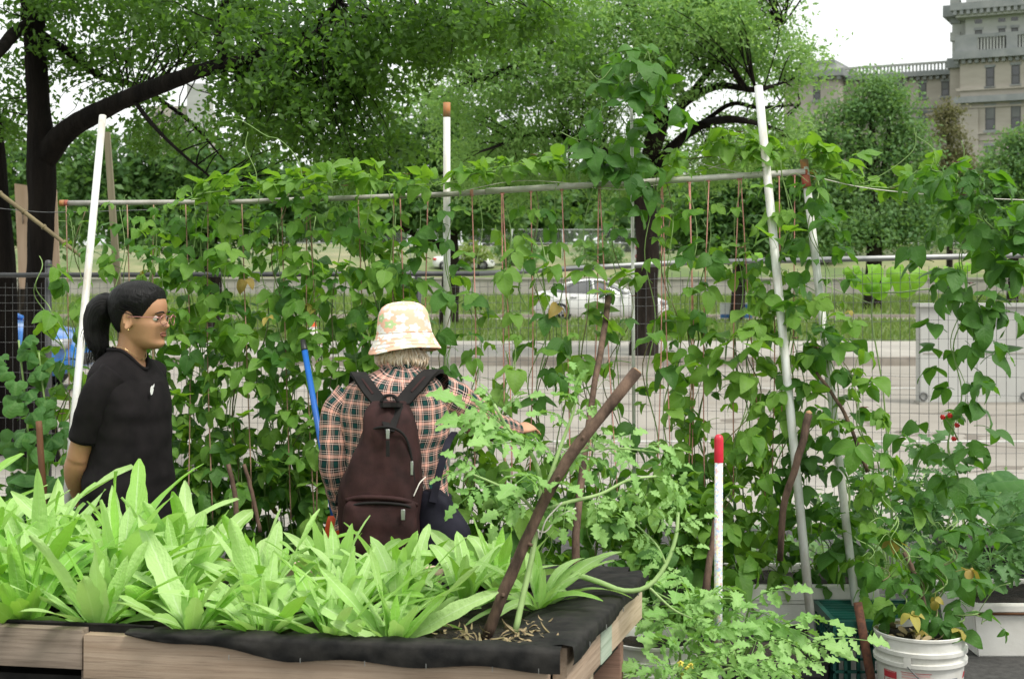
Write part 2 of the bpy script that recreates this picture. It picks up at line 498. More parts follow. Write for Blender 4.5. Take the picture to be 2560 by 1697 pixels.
def hair_mat(name, c1, c2, rough):
    m, nt, N, L, B = new_mat(name)
    tc = N.new('ShaderNodeTexCoord')
    sp = N.new('ShaderNodeMapping'); sp.inputs['Scale'].default_value = (60, 2.0, 1); L.new(tc.outputs['UV'], sp.inputs['Vector'])
    t = N.new('ShaderNodeTexNoise'); t.inputs['Scale'].default_value = 2.0; t.inputs['Detail'].default_value = 3
    L.new(sp.outputs[0], t.inputs['Vector'])
    L.new(ramp_n(N, L, t.outputs['Fac'], [(0.33, c1), (0.66, c2)]), B.inputs['Base Color'])
    B.inputs['Roughness'].default_value = rough
    B.inputs['Specular IOR Level'].default_value = 0.22
    bump_n(N, L, t.outputs['Fac'], 0.9, 0.006, B)
    return m
M_hair_black = hair_mat('black_hair', (0.003, 0.003, 0.003), (0.008, 0.007, 0.0065), 0.5)
M_hair_grey = hair_mat('grey_blond_hair', (0.42, 0.28, 0.15), (0.80, 0.73, 0.62), 0.6)

def lens_mat():
    m, nt, N, L, B = new_mat('spectacle_lens')
    B.inputs['Base Color'].default_value = (0.9, 0.85, 0.82, 1)
    B.inputs['Transmission Weight'].default_value = 1.0
    B.inputs['Roughness'].default_value = 0.02
    B.inputs['IOR'].default_value = 1.05
    return m
M_lens = lens_mat()

def plaid():
    m, nt, N, L, B = new_mat('plaid_flannel')
    tc = N.new('ShaderNodeTexCoord')
    sp = N.new('ShaderNodeSeparateXYZ'); L.new(tc.outputs['UV'], sp.inputs[0])
    dk, gr, pe, wh = (0.012, 0.008, 0.009), (0.012, 0.055, 0.050), (0.80, 0.42, 0.33), (0.85, 0.62, 0.54)
    stops = [(0.0, gr), (0.23, dk), (0.31, wh), (0.35, dk), (0.45, wh), (0.49, dk), (0.56, pe), (0.76, dk), (0.83, wh), (0.88, dk), (0.95, gr)]
    cols = []
    for i in (0, 1):
        fr = math_n(N, L, 'FRACT', math_n(N, L, 'MULTIPLY', sp.outputs[i], 23.0 if i == 0 else 21.0))
        cols.append(ramp_n(N, L, fr, stops, True))
    base = mixc(N, L, 0.5, cols[0], cols[1])
    L.new(base, B.inputs['Base Color']); B.inputs['Roughness'].default_value = 0.9
    B.inputs['Specular IOR Level'].default_value = 0.15
    h = noise_n(N, L, tc.outputs['Object'], 600, 2)
    bump_n(N, L, h, 0.3, 0.001, B)
    return m
M_plaid = plaid()

def floral():
    m, nt, N, L, B = new_mat('floral_cotton')
    tc = N.new('ShaderNodeTexCoord')
    mp = N.new('ShaderNodeMapping'); mp.inputs['Scale'].default_value = (22, 27, 1)
    L.new(tc.outputs['UV'], mp.inputs['Vector'])
    v = N.new('ShaderNodeTexVoronoi'); v.voronoi_dimensions = '2D'; v.inputs['Scale'].default_value = 1.0
    v.inputs['Randomness'].default_value = 0.75
    L.new(mp.outputs[0], v.inputs['Vector'])
    d = N.new('ShaderNodeVectorMath'); d.operation = 'SUBTRACT'
    L.new(mp.outputs[0], d.inputs[0]); L.new(v.outputs['Position'], d.inputs[1])
    s = N.new('ShaderNodeSeparateXYZ'); L.new(d.outputs[0], s.inputs[0])
    ang = math_n(N, L, 'ARCTAN2', s.outputs[1], s.outputs[0])
    pet = math_n(N, L, 'MULTIPLY_ADD', math_n(N, L, 'COSINE', math_n(N, L, 'MULTIPLY', ang, 5.0)), 0.09, 0.42)
    inside = math_n(N, L, 'LESS_THAN', v.outputs['Distance'], pet)
    core = math_n(N, L, 'LESS_THAN', v.outputs['Distance'], 0.11)
    sc = N.new('ShaderNodeSeparateColor'); L.new(v.outputs['Color'], sc.inputs[0])
    fl = ramp_n(N, L, sc.outputs[0], [(0.0, (0.86, 0.82, 0.76)), (0.48, (0.42, 0.60, 0.25)), (0.66, (0.85, 0.80, 0.52)), (0.80, (0.58, 0.57, 0.55)), (0.88, (0.90, 0.84, 0.80))], True)
    bg_ = (0.86, 0.46, 0.31)
    base = mixc(N, L, inside, bg_, fl)
    base = mixc(N, L, core, base, (0.88, 0.80, 0.62))
    base = mixc(N, L, 0.12, base, (0.92, 0.86, 0.80))
    L.new(base, B.inputs['Base Color']); B.inputs['Roughness'].default_value = 0.85
    B.inputs['Specular IOR Level'].default_value = 0.2
    return m
M_floral = floral()

# foliage
M_bean = leaf_mat('bean_leaf', (0.040, 0.132, 0.014), (0.150, 0.280, 0.044), (0.32, 0.62, 0.03), 0.37, 0.5, (0.20, 0.32, 0.10), spec=0.28, blotch=0.45, crinkle=1.6, bump=0.5)
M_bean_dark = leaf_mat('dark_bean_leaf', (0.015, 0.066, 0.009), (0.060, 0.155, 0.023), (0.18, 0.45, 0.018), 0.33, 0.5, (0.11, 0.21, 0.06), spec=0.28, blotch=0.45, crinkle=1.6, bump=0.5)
M_bean_yel = leaf_mat('yellowing_bean_leaf', (0.36, 0.34, 0.06), (0.30, 0.20, 0.05), (0.5, 0.42, 0.05), 0.30, 0.6, (0.3, 0.33, 0.1))
M_lettuce = leaf_mat('lettuce_leaf', (0.27, 0.48, 0.11), (0.42, 0.62, 0.23), (0.48, 0.78, 0.16), 0.34, 0.5, (0.60, 0.78, 0.42), 9.0, 0.65, 0.30, midrib=0.04, bump=0.5, lateral=0.12, crinkle=2.0)
M_lettuce_d = leaf_mat('deep_green_lettuce_leaf', (0.17, 0.39, 0.045), (0.27, 0.50, 0.09), (0.38, 0.72, 0.06), 0.34, 0.5, (0.50, 0.70, 0.32), 9.0, 0.6, 0.30, midrib=0.04, bump=0.5, lateral=0.12, crinkle=2.0)
M_tomato = leaf_mat('tomato_leaf', (0.14, 0.31, 0.065), (0.26, 0.45, 0.13), (0.36, 0.66, 0.08), 0.30, 0.55, (0.36, 0.50, 0.24), 6.0, 0.4)
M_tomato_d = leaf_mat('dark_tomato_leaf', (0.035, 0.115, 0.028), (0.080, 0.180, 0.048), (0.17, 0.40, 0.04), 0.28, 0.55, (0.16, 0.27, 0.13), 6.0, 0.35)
M_squash = leaf_mat('squash_leaf', (0.026, 0.095, 0.020), (0.065, 0.165, 0.035), (0.18, 0.42, 0.03), 0.28, 0.6, (0.14, 0.26, 0.08), 5.0, 0.35, spec=0.25)
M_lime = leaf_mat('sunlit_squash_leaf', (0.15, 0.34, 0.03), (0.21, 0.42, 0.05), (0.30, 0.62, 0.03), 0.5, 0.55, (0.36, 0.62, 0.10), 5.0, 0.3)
M_stem = plain('green_stem', (0.16, 0.27, 0.07), (0.22, 0.33, 0.10), 20, 0.55)
M_stem_d = plain('brown_green_stem', (0.10, 0.14, 0.04), (0.16, 0.11, 0.05), 20, 0.6)
M_tom_stem = plain('hairy_tomato_stem', (0.26, 0.40, 0.13), (0.33, 0.47, 0.18), 20, 0.6)
M_flower_y = plain('yellow_petal', (0.80, 0.65, 0.12), (0.75, 0.6, 0.1), 20, 0.6)
M_flower_r = plain('scarlet_petal', (0.55, 0.03, 0.02), (0.45, 0.02, 0.02), 20, 0.5)
M_flower_p = plain('pink_petal', (0.62, 0.25, 0.30), (0.55, 0.22, 0.28), 20, 0.6)
M_cr_near = leaf_mat('elm_foliage', (0.012, 0.044, 0.008), (0.066, 0.138, 0.025), (0.21, 0.44, 0.038), 0.44, 0.5, vein_amt=0, attr='rnd', spec=0.3)
M_cr_layer = leaf_mat('layered_tree_foliage', (0.060, 0.150, 0.055), (0.17, 0.28, 0.105), (0.31, 0.54, 0.10), 0.36, 0.55, vein_amt=0, attr='rnd', spec=0.3)
M_cr_mid = leaf_mat('locust_foliage', (0.090, 0.200, 0.062), (0.22, 0.36, 0.13), (0.44, 0.72, 0.14), 0.46, 0.55, vein_amt=0, attr='rnd', spec=0.3)
M_cr_dark = leaf_mat('dark_tree_foliage', (0.032, 0.090, 0.024), (0.095, 0.180, 0.050), (0.22, 0.44, 0.06), 0.32, 0.55, vein_amt=0, attr='rnd', spec=0.3)
M_cr_pale = leaf_mat('pale_tree_foliage', (0.085, 0.18, 0.065), (0.19, 0.31, 0.12), (0.34, 0.56, 0.12), 0.32, 0.6, vein_amt=0, attr='rnd', spec=0.25)
M_cr_olive = leaf_mat('olive_brown_foliage', (0.10, 0.105, 0.045), (0.17, 0.15, 0.075), (0.26, 0.28, 0.09), 0.28, 0.6, vein_amt=0, attr='rnd', spec=0.25)
M_shrub = leaf_mat('yellow_green_shrub_foliage', (0.13, 0.21, 0.05), (0.22, 0.29, 0.075), (0.4, 0.52, 0.09), 0.32, 0.6, vein_amt=0, attr='rnd', spec=0.25)
M_grassblade = leaf_mat('grass_blade', (0.085, 0.16, 0.03), (0.19, 0.24, 0.07), (0.3, 0.45, 0.08), 0.3, 0.6, vein_amt=0, attr='rnd', spec=0.25)

# ------------------------------------------------------------------ the setting
def sheet(name, x0, x1, y0, y1, z, mat, nx=1, ny=1):
    V = [(x0 + (x1 - x0) * i / nx, y0 + (y1 - y0) * j / ny, z) for j in range(ny + 1) for i in range(nx + 1)]
    F = [(j * (nx + 1) + i, j * (nx + 1) + i + 1, (j + 1) * (nx + 1) + i + 1, (j + 1) * (nx + 1) + i) for j in range(ny) for i in range(nx)]
    o = mk(name, V, F, mat, smooth=False)
    return tag(o, kind='structure')

sheet('ground', -1200, 1200, -200, 1800, -0.03, M_lawn)
sheet('garden_paving', -9, 9, -3, 8.9, 0.0, M_asphalt)
sheet('roadside_pavement', -60, 60, 8.9, 11.2, 0.004, M_sidewalk)
sheet('road', -120, 120, 11.2, 24.9, 0.0, M_road)
def road_line(y, w, name='road_marking'):
    o = sheet(name, -120, 120, y - w / 2, y + w / 2, 0.004, M_paint); return o
road_line(19.9, 0.16); road_line(13.5, 0.14)
b = MB(); b.box((-120, 24.9, -0.02), (120, 25.12, 0.15)); tag(b.make('kerb', M_kerb, smooth=False), kind='structure')
b = MB(); b.box((-120, 25.123, -0.02), (120, 31.2, 0.146)); tag(b.make('pavement', M_sidewalk, smooth=False), kind='structure')
b = MB(); b.box((-120, 31.203, -0.02), (120, 46.6, 0.13)); tag(b.make('lawn', M_lawn, smooth=False), kind='structure')
sheet('side_road', -120, 120, 46.6, 53.5, 0.0, M_road)
b = MB(); b.box((-120, 53.5, -0.02), (120, 53.75, 0.12)); tag(b.make('side_road_kerb', M_kerb, smooth=False), kind='structure')
b = MB(); b.box((-160, 53.76, -0.02), (160, 100.0, 0.10)); tag(b.make('far_lawn', M_lawn, smooth=False), kind='structure')

# embankment behind the low wall
M_bank = plain('bank_scrub_ground', (0.10, 0.15, 0.045), (0.27, 0.25, 0.13), 0.16, 0.95, 0.6, 0.1, lo=0.42, hi=0.66)
prof = [(100.6, 0.0), (100.7, 1.2), (106, 1.9), (113, 3.0), (124, 3.8), (150, 5.0), (400, 9.0)]
V, F = [], []
for j, (y, z) in enumerate(prof):
    for i in range(41):
        x = -200 + 400 * i / 40
        V.append((x, y, z + (0.25 * math.sin(x * 0.13 + j) if 1 < j else 0)))
for j in range(len(prof) - 1):
    for i in range(40): F.append((j * 41 + i, j * 41 + i + 1, (j + 1) * 41 + i + 1, (j + 1) * 41 + i))
tag(mk('embankment', V, F, M_bank), kind='structure')

# low concrete wall across the far lawn
M_wallc = plain('grey_wall_concrete', (0.27, 0.25, 0.22), (0.36, 0.34, 0.30), 0.8, 0.9, 0.3, 0.01)
t = thing('retaining_wall', 'long low grey concrete wall beyond the grass', 'wall', (0, 100.2, 0.05))
xs = list(range(-120, 121, 6))
for i in range(len(xs) - 1):
    b = MB(); b.box((xs[i] + 0.02, 99.95, 0.05), (xs[i + 1] - 0.02, 100.5, 1.33)); b.make('wall_panel', M_wallc, t, smooth=False)
b = MB(); b.box((-120, 99.85, 1.333), (120, 100.6, 1.47)); b.make('coping', M_sidewalk, t, smooth=False)

# far chain-link fence on the embankment
t = thing('chain_link_fence', 'far chain-link fence with pale posts on the bank', 'fence', (20, 112, 2.9))
b = MB()
for i in range(25):
    x = -36 + i * 4.0
    p = MB(); p.tube([(x, 112, 2.6), (x, 112, 5.25)], 0.05, 6); p.make('post', M_zinc, t)
for z in (5.22, 4.15):
    p = MB(); p.tube([(-36, 112, z), (60, 112, z)], 0.03, 5); p.make('rail', M_zinc, t)
b = MB()
for i in range(0, 480):
    x = -36 + i * 0.2
    b.add([(x, 112, 2.95), (x + 0.012, 112, 2.95), (x + 2.2, 112, 5.2), (x + 2.188, 112, 5.2)], [(0, 1, 2, 3)])
    b.add([(x + 2.2, 112.01, 2.95), (x + 2.212, 112.01, 2.95), (x + 0.012, 112.01, 5.2), (x, 112.01, 5.2)], [(0, 1, 2, 3)])
tag(b.make('chain_link', M_zinc, t, smooth=False), kind='stuff')

# ------------------------------------------------------------------ grass (stuff)
def blades(name, xr, yr, z, n, h, mat, label, w=0.03):
    x = NR.uniform(xr[0], xr[1], n); y = NR.uniform(yr[0], yr[1], n)
    hh = h * NR.uniform(0.5, 1.3, n)
    a = NR.uniform(0, PI, n)
    lean = NR.normal(0, 0.35, (n, 2)) * hh[:, None]
    V = np.zeros((n, 3, 3), dtype=np.float32)
    dx, dy = np.cos(a) * w, np.sin(a) * w
    V[:, 0] = np.stack([x - dx, y - dy, np.full(n, z)], 1)
    V[:, 1] = np.stack([x + dx, y + dy, np.full(n, z)], 1)
    V[:, 2] = np.stack([x + lean[:, 0], y + lean[:, 1], z + hh], 1)
    return quick_mesh(name, V.reshape(-1, 3), 3, mat, NR.random(n), label, 'grass')

def quick_mesh(name, V, k, mat, rnd, label=None, cat=None, parent=None):
    """n separate k-gons with a random number each"""
    n = len(V) // k
    me = bpy.data.meshes.new(name)
    me.vertices.add(len(V)); me.vertices.foreach_set('co', np.ascontiguousarray(V, dtype=np.float32).ravel())
    me.loops.add(len(V)); me.loops.foreach_set('vertex_index', np.arange(len(V), dtype=np.int32))
    me.polygons.add(n)
    me.polygons.foreach_set('loop_start', np.arange(0, len(V), k, dtype=np.int32))
    me.polygons.foreach_set('loop_total', np.full(n, k, dtype=np.int32))
    at = me.attributes.new('rnd', 'FLOAT', 'POINT')
    at.data.foreach_set('value', np.repeat(np.asarray(rnd, dtype=np.float32), k))
    me.materials.append(mat)
    me.update(calc_edges=True)
    o = link(name, me, parent)
    o['kind'] = 'stuff'
    if label: o['label'] = label; o['category'] = cat
    return o

blades('lawn_grass', (-24, 24), (31.25, 46.4), 0.13, 26000, 0.16, M_grassblade, 'mown green grass strip between pavement and side road', 0.03)
blades('rough_grass', (-40, 45), (54, 99), 0.10, 24000, 0.35, M_grassblade, 'rough yellowish grass in front of the low grey wall', 0.06)

# ------------------------------------------------------------------ stone building on the right
M_stone = plain('buff_stone', (0.325, 0.295, 0.255), (0.41, 0.375, 0.33), 0.35, 0.9, 0.3, 0.02, stretch=(1, 1, 4), lo=0.3, hi=0.7)
M_stone_g = plain('grey_stone', (0.33, 0.34, 0.325), (0.41, 0.42, 0.40), 0.35, 0.9, 0.3, 0.02, stretch=(1, 1, 4), lo=0.3, hi=0.7)
M_trim = plain('grey_stone_trim', (0.20, 0.215, 0.22), (0.27, 0.28, 0.28), 0.8, 0.85)
M_winframe = plain('dark_window_frame', (0.05, 0.05, 0.052), (0.07, 0.07, 0.07), 3, 0.6)
M_pane = plain('window_pane', (0.025, 0.027, 0.03), (0.045, 0.047, 0.05), 0.5, 0.12, spec=0.8)
M_blind = plain('pale_blind', (0.16, 0.165, 0.165), (0.12, 0.125, 0.125), 0.5, 0.7)

BA = math.radians(27.0)
B0 = Vector((50.4, 160.0, 0.0))                       # front left corner of the tower
BS = Vector((math.cos(BA), -math.sin(BA), 0)); BT = Vector((-math.sin(BA), -math.cos(BA), 0))
BM = basis(B0, BS, BT, Vector((0, 0, 1)))             # local: x along the front, y towards the viewer, z up
bld = thing('stone_building', 'large buff stone institution with grey upper tower and long balustraded wing', 'building', B0)
BMI = BM.inverted()
def bpt(u, v, tdepth):
    """photo pixel on the facade plane that stands tdepth in front of the tower face -> (s, z)"""
    o = Vector((0, 0, CAM_H)); d = P(u, v, 100.0) - o
    ol = BMI @ o; dl = BMI.to_3x3() @ d
    k = (tdepth - ol.y) / dl.y
    q = ol + dl * k
    return q.x, q.z
def bbox(name, s0, s1, t0, t1, z0, z1, mat, parent=None):
    b = MB(); b.box((s0, t0, z0), (s1, t1, z1), BM)
    return b.make(name, mat, parent or bld, smooth=False)
def window(s0, s1, z0, z1, t, wall_t, blind=0.0, mull=True):
    w = bbox('window', s0, s1, wall_t - 0.12, wall_t + 0.012, z0, z1, M_winframe)
    f = 0.13
    zm = z0 + (z1 - z0) * 0.46
    bbox('pane', s0 + f, s1 - f, wall_t + 0.0, wall_t + 0.022, z0 + f, zm - 0.06, M_pane, w)
    bbox('pane', s0 + f, s1 - f, wall_t + 0.0, wall_t + 0.030, zm + 0.06, z1 - f, M_blind if blind else M_pane, w)
    bbox('sill', s0 - 0.15, s1 + 0.15, wall_t - 0.05, wall_t + 0.25, z0 - 0.28, z0 - 0.003, M_trim, w)
    bbox('lintel', s0 - 0.1, s1 + 0.1, wall_t - 0.05, wall_t + 0.10, z1 + 0.003, z1 + 0.3, M_trim, w)

# tower: lower buff storeys, balustraded ledge, upper grey storeys
_, zA = bpt(2420, 150, 0); _, zB = bpt(2420, 128, 0); _, zC = bpt(2420, 28, 0)
TW = 24.0
bbox('wall', 0, TW, -16, 0, -1, zA, M_stone)
bbox('upper_wall', 0.5, TW, -15.5, -0.5, zA + 0.9, zC - 0.2, M_stone_g)
bbox('ledge', -0.7, TW, -16, 0.8, zA + 0.003, zA + 0.9, M_trim)
for k in range(34): bbox('dentil', -0.5 + k * 0.72, -0.12 + k * 0.72, 0.003, 0.45, zA - 0.45, zA - 0.002, M_trim)
# ledge balustrade
bal = bbox('balustrade', -0.5, TW, -0.1, 0.3, zA + 2.35, zA + 2.75, M_trim)
for k in range(3): bbox('pier', [-0.5, 5.0, 15.0][k], [1.9, 6.2, 16.2][k], -0.1, 0.32, zA + 0.903, zA + 2.35, M_trim, bal)
b = MB()
for k in range(70):
    s = 1.9 + k * 0.34
    if 4.9 < s < 6.3 or 14.9 < s < 16.3 or s > TW - 0.4: continue
    b.box((s, 0.0, zA + 0.903), (s + 0.17, 0.18, zA + 2.35), BM)
tag(b.make('balusters', M_stone_g, bal, smooth=False), kind='stuff')
bbox('cornice', -0.9, TW, -16, 1.0, zC, zC + 0.8, M_trim)
bbox('cornice_moulding', -0.4, TW, -15.6, 0.5, zC - 0.75, zC - 0.003, M_stone_g)
for k in range(34): bbox('bracket', -0.6 + k * 0.72, -0.22 + k * 0.72, 0.503, 0.95, zC - 0.5, zC - 0.003, M_trim)
bbox('attic_wall', 0.6, TW, -15, -0.3, zC + 0.803, zC + 7, M_stone_g)
for k in range(4): bbox('attic_frieze', 1.5 + 5.5 * k, 5.2 + 5.5 * k, -0.297, -0.1, zC + 2.2, zC + 3.2, M_trim)
# string courses on the lower part
for v0, v1, dt in ((221, 228, 0.25), (243, 259, 0.7), (268, 272, 0.15), (333, 337, 0.2), (350, 353, 0.12)):
    z1_ = bpt(2420, v0, 0)[1]; z0_ = bpt(2420, v1, 0)[1]
    bbox('string_course', -0.3 - dt * 0.5, TW, -0.05, dt, z0_, z1_, M_trim if dt > 0.3 else M_stone)
# corner pilaster strips below the wide course
z1_ = bpt(2420, 275, 0)[1]
bbox('pilaster', 0.0, 2.0, -0.05, 0.22, -1, z1_, M_stone)
# tower windows measured on the photo
def tower_cols(us, v0, v1, blind):
    for (u0, u1) in us:
        s0, z1w = bpt(u0, v0, 0); s1, z0w = bpt(u1, v1, 0)
        window(s0, s1, z0w, z1w, 0, 0.0, blind)
tower_cols([(2464, 2486)], 170, 216, 0); tower_cols([(2528, 2550)], 164, 211, 0); tower_cols([(2592, 2614)], 158, 206, 0)
tower_cols([(2463, 2488)], 267, 325, 1); tower_cols([(2527, 2552)], 262, 321, 1); tower_cols([(2592, 2617)], 257, 317, 0)
tower_cols([(2463, 2488)], 366, 425, 1); tower_cols([(2527, 2552)], 363, 422, 0)
tower_cols([(2463, 2488)], 468, 520, 0); tower_cols([(2527, 2552)], 466, 520, 0)
for (u0, u1, v0, v1) in ((2437, 2455, 77, 110), (2496, 2513, 73, 105), (2528, 2545, 71, 103), (2590, 2607, 68, 100)):
    s0, zt = bpt(u0, v0, -0.5); s1, zb = bpt(u1, v1, -0.5)
    window(s0, s1, zb, zt, 0, -0.5, 1)
for (u0, u1, v0, v1) in ((2437, 2455, 50, 59), (2496, 2513, 47, 55), (2528, 2545, 44, 52)):
    s0, zt = bpt(u0, v0, -0.5); s1, zb = bpt(u1, v1, -0.5)
    w = bbox('attic_window', s0, s1, -0.6, -0.47, zb, zt, M_pane)
# narrow recessed corner bay between tower and wing
s0 = bpt(2380, 200, -2.5)[0]
zK = bpt(2390, 44, -2.5)[1]; zL = bpt(2390, 158, -2.5)[1]
bbox('corner_bay', s0, 0.5, -14, -2.5, -1, zK, M_stone_g)
bbox('corner_cornice', s0 - 0.9, 0.3, -14, -1.7, zK + 0.003, zK + 1.3, M_trim)
bbox('corner_ledge', s0 - 0.5, -0.02, -14, -1.9, zL - 0.6, zL + 0.5, M_trim)
bbox('corner_base', s0 - 0.2, -0.02, -13, -2.3, -1, zL - 0.603, M_stone)
for k in range(4):
    z = zL + 2.5 + 2.0 * k
    bbox('quoin', s0 - 0.2, s0 + 0.9, -3.2, -2.3, z, z + 1.0, M_trim if k % 2 else M_stone_g)
# long wing
WT0 = -7.0
sW1 = s0 - 0.2
sW0 = bpt(2150, 200, WT0)[0]
zR = bpt(2377, 153, WT0)[1]; zRb = bpt(2377, 172, WT0)[1]; zCor = bpt(2377, 188, WT0)[1]
bbox('wing_wall', sW0 - 3, sW1, WT0 - 12, WT0, -1, zCor, M_stone)
bbox('wing_cornice', sW0 - 3, sW1, WT0 - 12, WT0 + 0.8, zCor + 0.003, zRb - 0.15, M_trim)
for k in range(int((sW1 - sW0) / 0.75)): bbox('wing_dentil', sW0 + k * 0.75, sW0 + k * 0.75 + 0.4, WT0 + 0.003, WT0 + 0.5, zCor - 0.4, zCor - 0.002, M_trim)
wb = bbox('wing_balustrade', sW0 - 3, sW1, WT0 + 0.1, WT0 + 0.5, zR - 0.25, zR, M_stone_g)
b = MB()
for k in range(int((sW1 - sW0 + 3) / 0.42)):
    s = sW0 - 3 + k * 0.42
    b.box((s, WT0 + 0.2, zRb - 0.147), (s + 0.2, WT0 + 0.4, zR - 0.253), BM)
tag(b.make('balusters', M_stone_g, wb, smooth=False), kind='stuff')
for (u0, u1, v0, v1, bl) in ((2242, 2260, 213, 240, 1), (2297, 2316, 209, 243, 1), (2353, 2373, 205, 240, 1), (2297, 2316, 285, 330, 0), (2353, 2373, 283, 330, 0), (2187, 2205, 217, 247, 0)):
    sa, zt = bpt(u0, v0, WT0); sb, zb = bpt(u1, v1, WT0)
    window(sa, sb, zb, zt, 0, WT0, bl)
for v0, v1 in ((268, 271), (276, 279), (292, 294)):
    za, zb = bpt(2330, v0, WT0)[1], bpt(2330, v1, WT0)[1]
    bbox('wing_course', sW0 - 3, sW1, WT0 - 0.05, WT0 + 0.2, zb, za, M_trim)
# end pavilion of the wing
PT = -4.5
sP0 = bpt(1960, 200, PT)[0]; sP1 = bpt(2098, 200, PT)[0]
zP = bpt(2098, 191, PT)[1]
bbox('pavilion_wall', sP0, sP1, -22, PT, -1, zP, M_stone)
bbox('pavilion_cornice', sP0 - 0.7, sP1 + 0.6, -22, PT + 0.7, zP + 0.003, zP + 0.8, M_trim)
zP2 = bpt(2090, 158, PT)[1]
bbox('pavilion_parapet', sP1 - 5.2, sP1 - 0.3, -21, PT + 0.1, zP + 0.803, zP2, M_stone_g)
bbox('parapet_cap', sP1 - 5.0, sP1 - 0.5, -20.8, PT + 0.2, zP2 + 0.003, zP2 + 0.4, M_trim)
sa, zt = bpt(2033, 213, PT); sb, zb = bpt(2051, 250, PT)
window(sa, sb, zb, zt, 0, PT, 1)
for k in range(8):
    bbox('pavilion_dentil', sP0 + 0.3 + k * 0.9, sP0 + 0.75 + k * 0.9, PT + 0.003, PT + 0.5, zP - 0.4, zP - 0.002, M_trim)

# grey block glimpsed through the left canopy
hb = thing('distant_tower', 'pale far tower block glimpsed under the long tree limb', 'building', P(480, 330, 190))
o = P(500, 330, 190)
b = MB(); b.box((o.x - 1.3, 188, 0), (o.x + 1.4, 192, 1.57 + (690 - 214) * 190 / F_PX)); b.make('wall', M_stone_g, hb, smooth=False)
b = MB(); b.box((o.x - 6.5, 189, 0), (o.x + 0.8, 196, 1.57 + (690 - 268) * 190 / F_PX)); b.make('lower_wall', M_stone, hb, smooth=False)
for k in range(3):
    b = MB(); b.box((o.x - 5.6 + k * 2.0, 188.9, 22.0), (o.x - 4.6 + k * 2.0, 189.05, 23.3)); b.make('window', M_pane, hb, smooth=False)

# ------------------------------------------------------------------ trees
def crown(name, blobs, leaf, per, spread, mat, parent, seed=1, droop=0.35, aspect=0.55):
    rg = np.random.default_rng(seed)
    centres = []
    for (c, r, n) in blobs:
        d = rg.normal(size=(n, 3)); d /= np.linalg.norm(d, axis=1)[:, None]
        rr = rg.random(n) ** 0.42
        centres.append(np.asarray(c)[None] + d * rr[:, None] * np.asarray(r)[None])
    C = np.concatenate(centres)
    n = len(C)
    # each clump is a drooping spray along a random direction
    ax = rg.normal(size=(n, 3)); ax[:, 2] = ax[:, 2] * 0.35 - droop; ax /= np.linalg.norm(ax, axis=1)[:, None]
    k = rg.integers(int(per * 0.6), int(per * 1.4) + 1, n)
    idx = np.repeat(np.arange(n), k); m = len(idx)
    tt = rg.uniform(-1, 1, m)
    pos = C[idx] + ax[idx] * (tt * spread)[:, None] + rg.normal(0, spread * 0.33, (m, 3)) * np.array([1, 1, 0.7])
    d = ax[idx] * 0.6 + rg.normal(0, 0.7, (m, 3)); d[:, 2] -= 0.15; d /= np.linalg.norm(d, axis=1)[:, None]
    nrm = rg.normal(0, 0.6, (m, 3)) + np.array([0, -0.25, 0.75]); 
    s = np.cross(d, nrm); s /= (np.linalg.norm(s, axis=1)[:, None] + 1e-9)
    L = leaf * rg.uniform(0.65, 1.35, m)
    V = np.zeros((m, 4, 3), dtype=np.float32)
    V[:, 0] = pos; V[:, 2] = pos + d * L[:, None]
    mid = pos + d * (L * 0.45)[:, None]
    mid[:, 2] += L * 0.06
    V[:, 1] = mid + s * (L * aspect * 0.5)[:, None]; V[:, 3] = mid - s * (L * aspect * 0.5)[:, None]
    cl = rg.random(n)
    rnd = np.clip(cl[idx] * 0.6 + rg.random(m) * 0.4, 0, 1)
    o = quick_mesh(name, V.reshape(-1, 3), 4, mat, rnd, parent=parent)
    return o, C

def limb(name, pts, r, mat, parent, n=10, seg=None):
    q = curve(pts, seg or max(8, 5 * (len(pts) - 1)))
    rr = [interp(np.linspace(0, 1, len(r)), r, i / (len(q) - 1)) for i in range(len(q))]
    V, F, U = tube(q, rr, n)
    out = []
    for v in V:
        i0 = len(out) // n; dd = (Vector(v) - q[min(i0, len(q) - 1)]).normalized()
        k = mnoise.noise(Vector((dd.x * 5, dd.y * 5, v[2] * 1.3))) * 0.06 + mnoise.noise(Vector(v) * 3.0) * 0.06 + mnoise.noise(Vector((v[0] * 14, v[1] * 14, v[2] * 3))) * 0.05
        i = len(out) // n
        c = q[min(i, len(q) - 1)]
        out.append(c + (Vector(v) - c) * (1 + k * 1.6))
    mk(name, out, F, mat, parent, uv=U)
    return q

def twigs(limbs, C, n, r, mat, parent, seed):
    rg = random.Random(seed)
    pts = [p for q in limbs for p in q[len(q) // 4:]]
    A = np.array([tuple(p) for p in pts])
    b = MB()
    for i in rg.sample(range(len(C)), min(n, len(C))):
        c = Vector(C[i])
        d = np.linalg.norm(A - np.array(tuple(c))[None], axis=1)
        j = int(np.argmin(d)); a = pts[j]
        L = (c - a).length
        if L < 0.05: continue
        m1 = a.lerp(c, 0.35) + Vector((rg.uniform(-1, 1), rg.uniform(-1, 1), rg.uniform(0, 1.2))) * L * 0.1
        m2 = a.lerp(c, 0.7) + Vector((rg.uniform(-1, 1), rg.uniform(-1, 1), rg.uniform(0, 1.2))) * L * 0.1
        b.tube(curve([a, m1, m2, c], 6), [r * (1 - 0.12 * k) for k in range(7)], 4, False)
    tag(b.make('twigs', mat, parent), kind='stuff')

def px_blob(u, v, Y, ru, rv, ry, n):
    return (tuple(P(u, v, Y)), (ru * Y / F_PX, ry, rv * Y / F_PX), n)

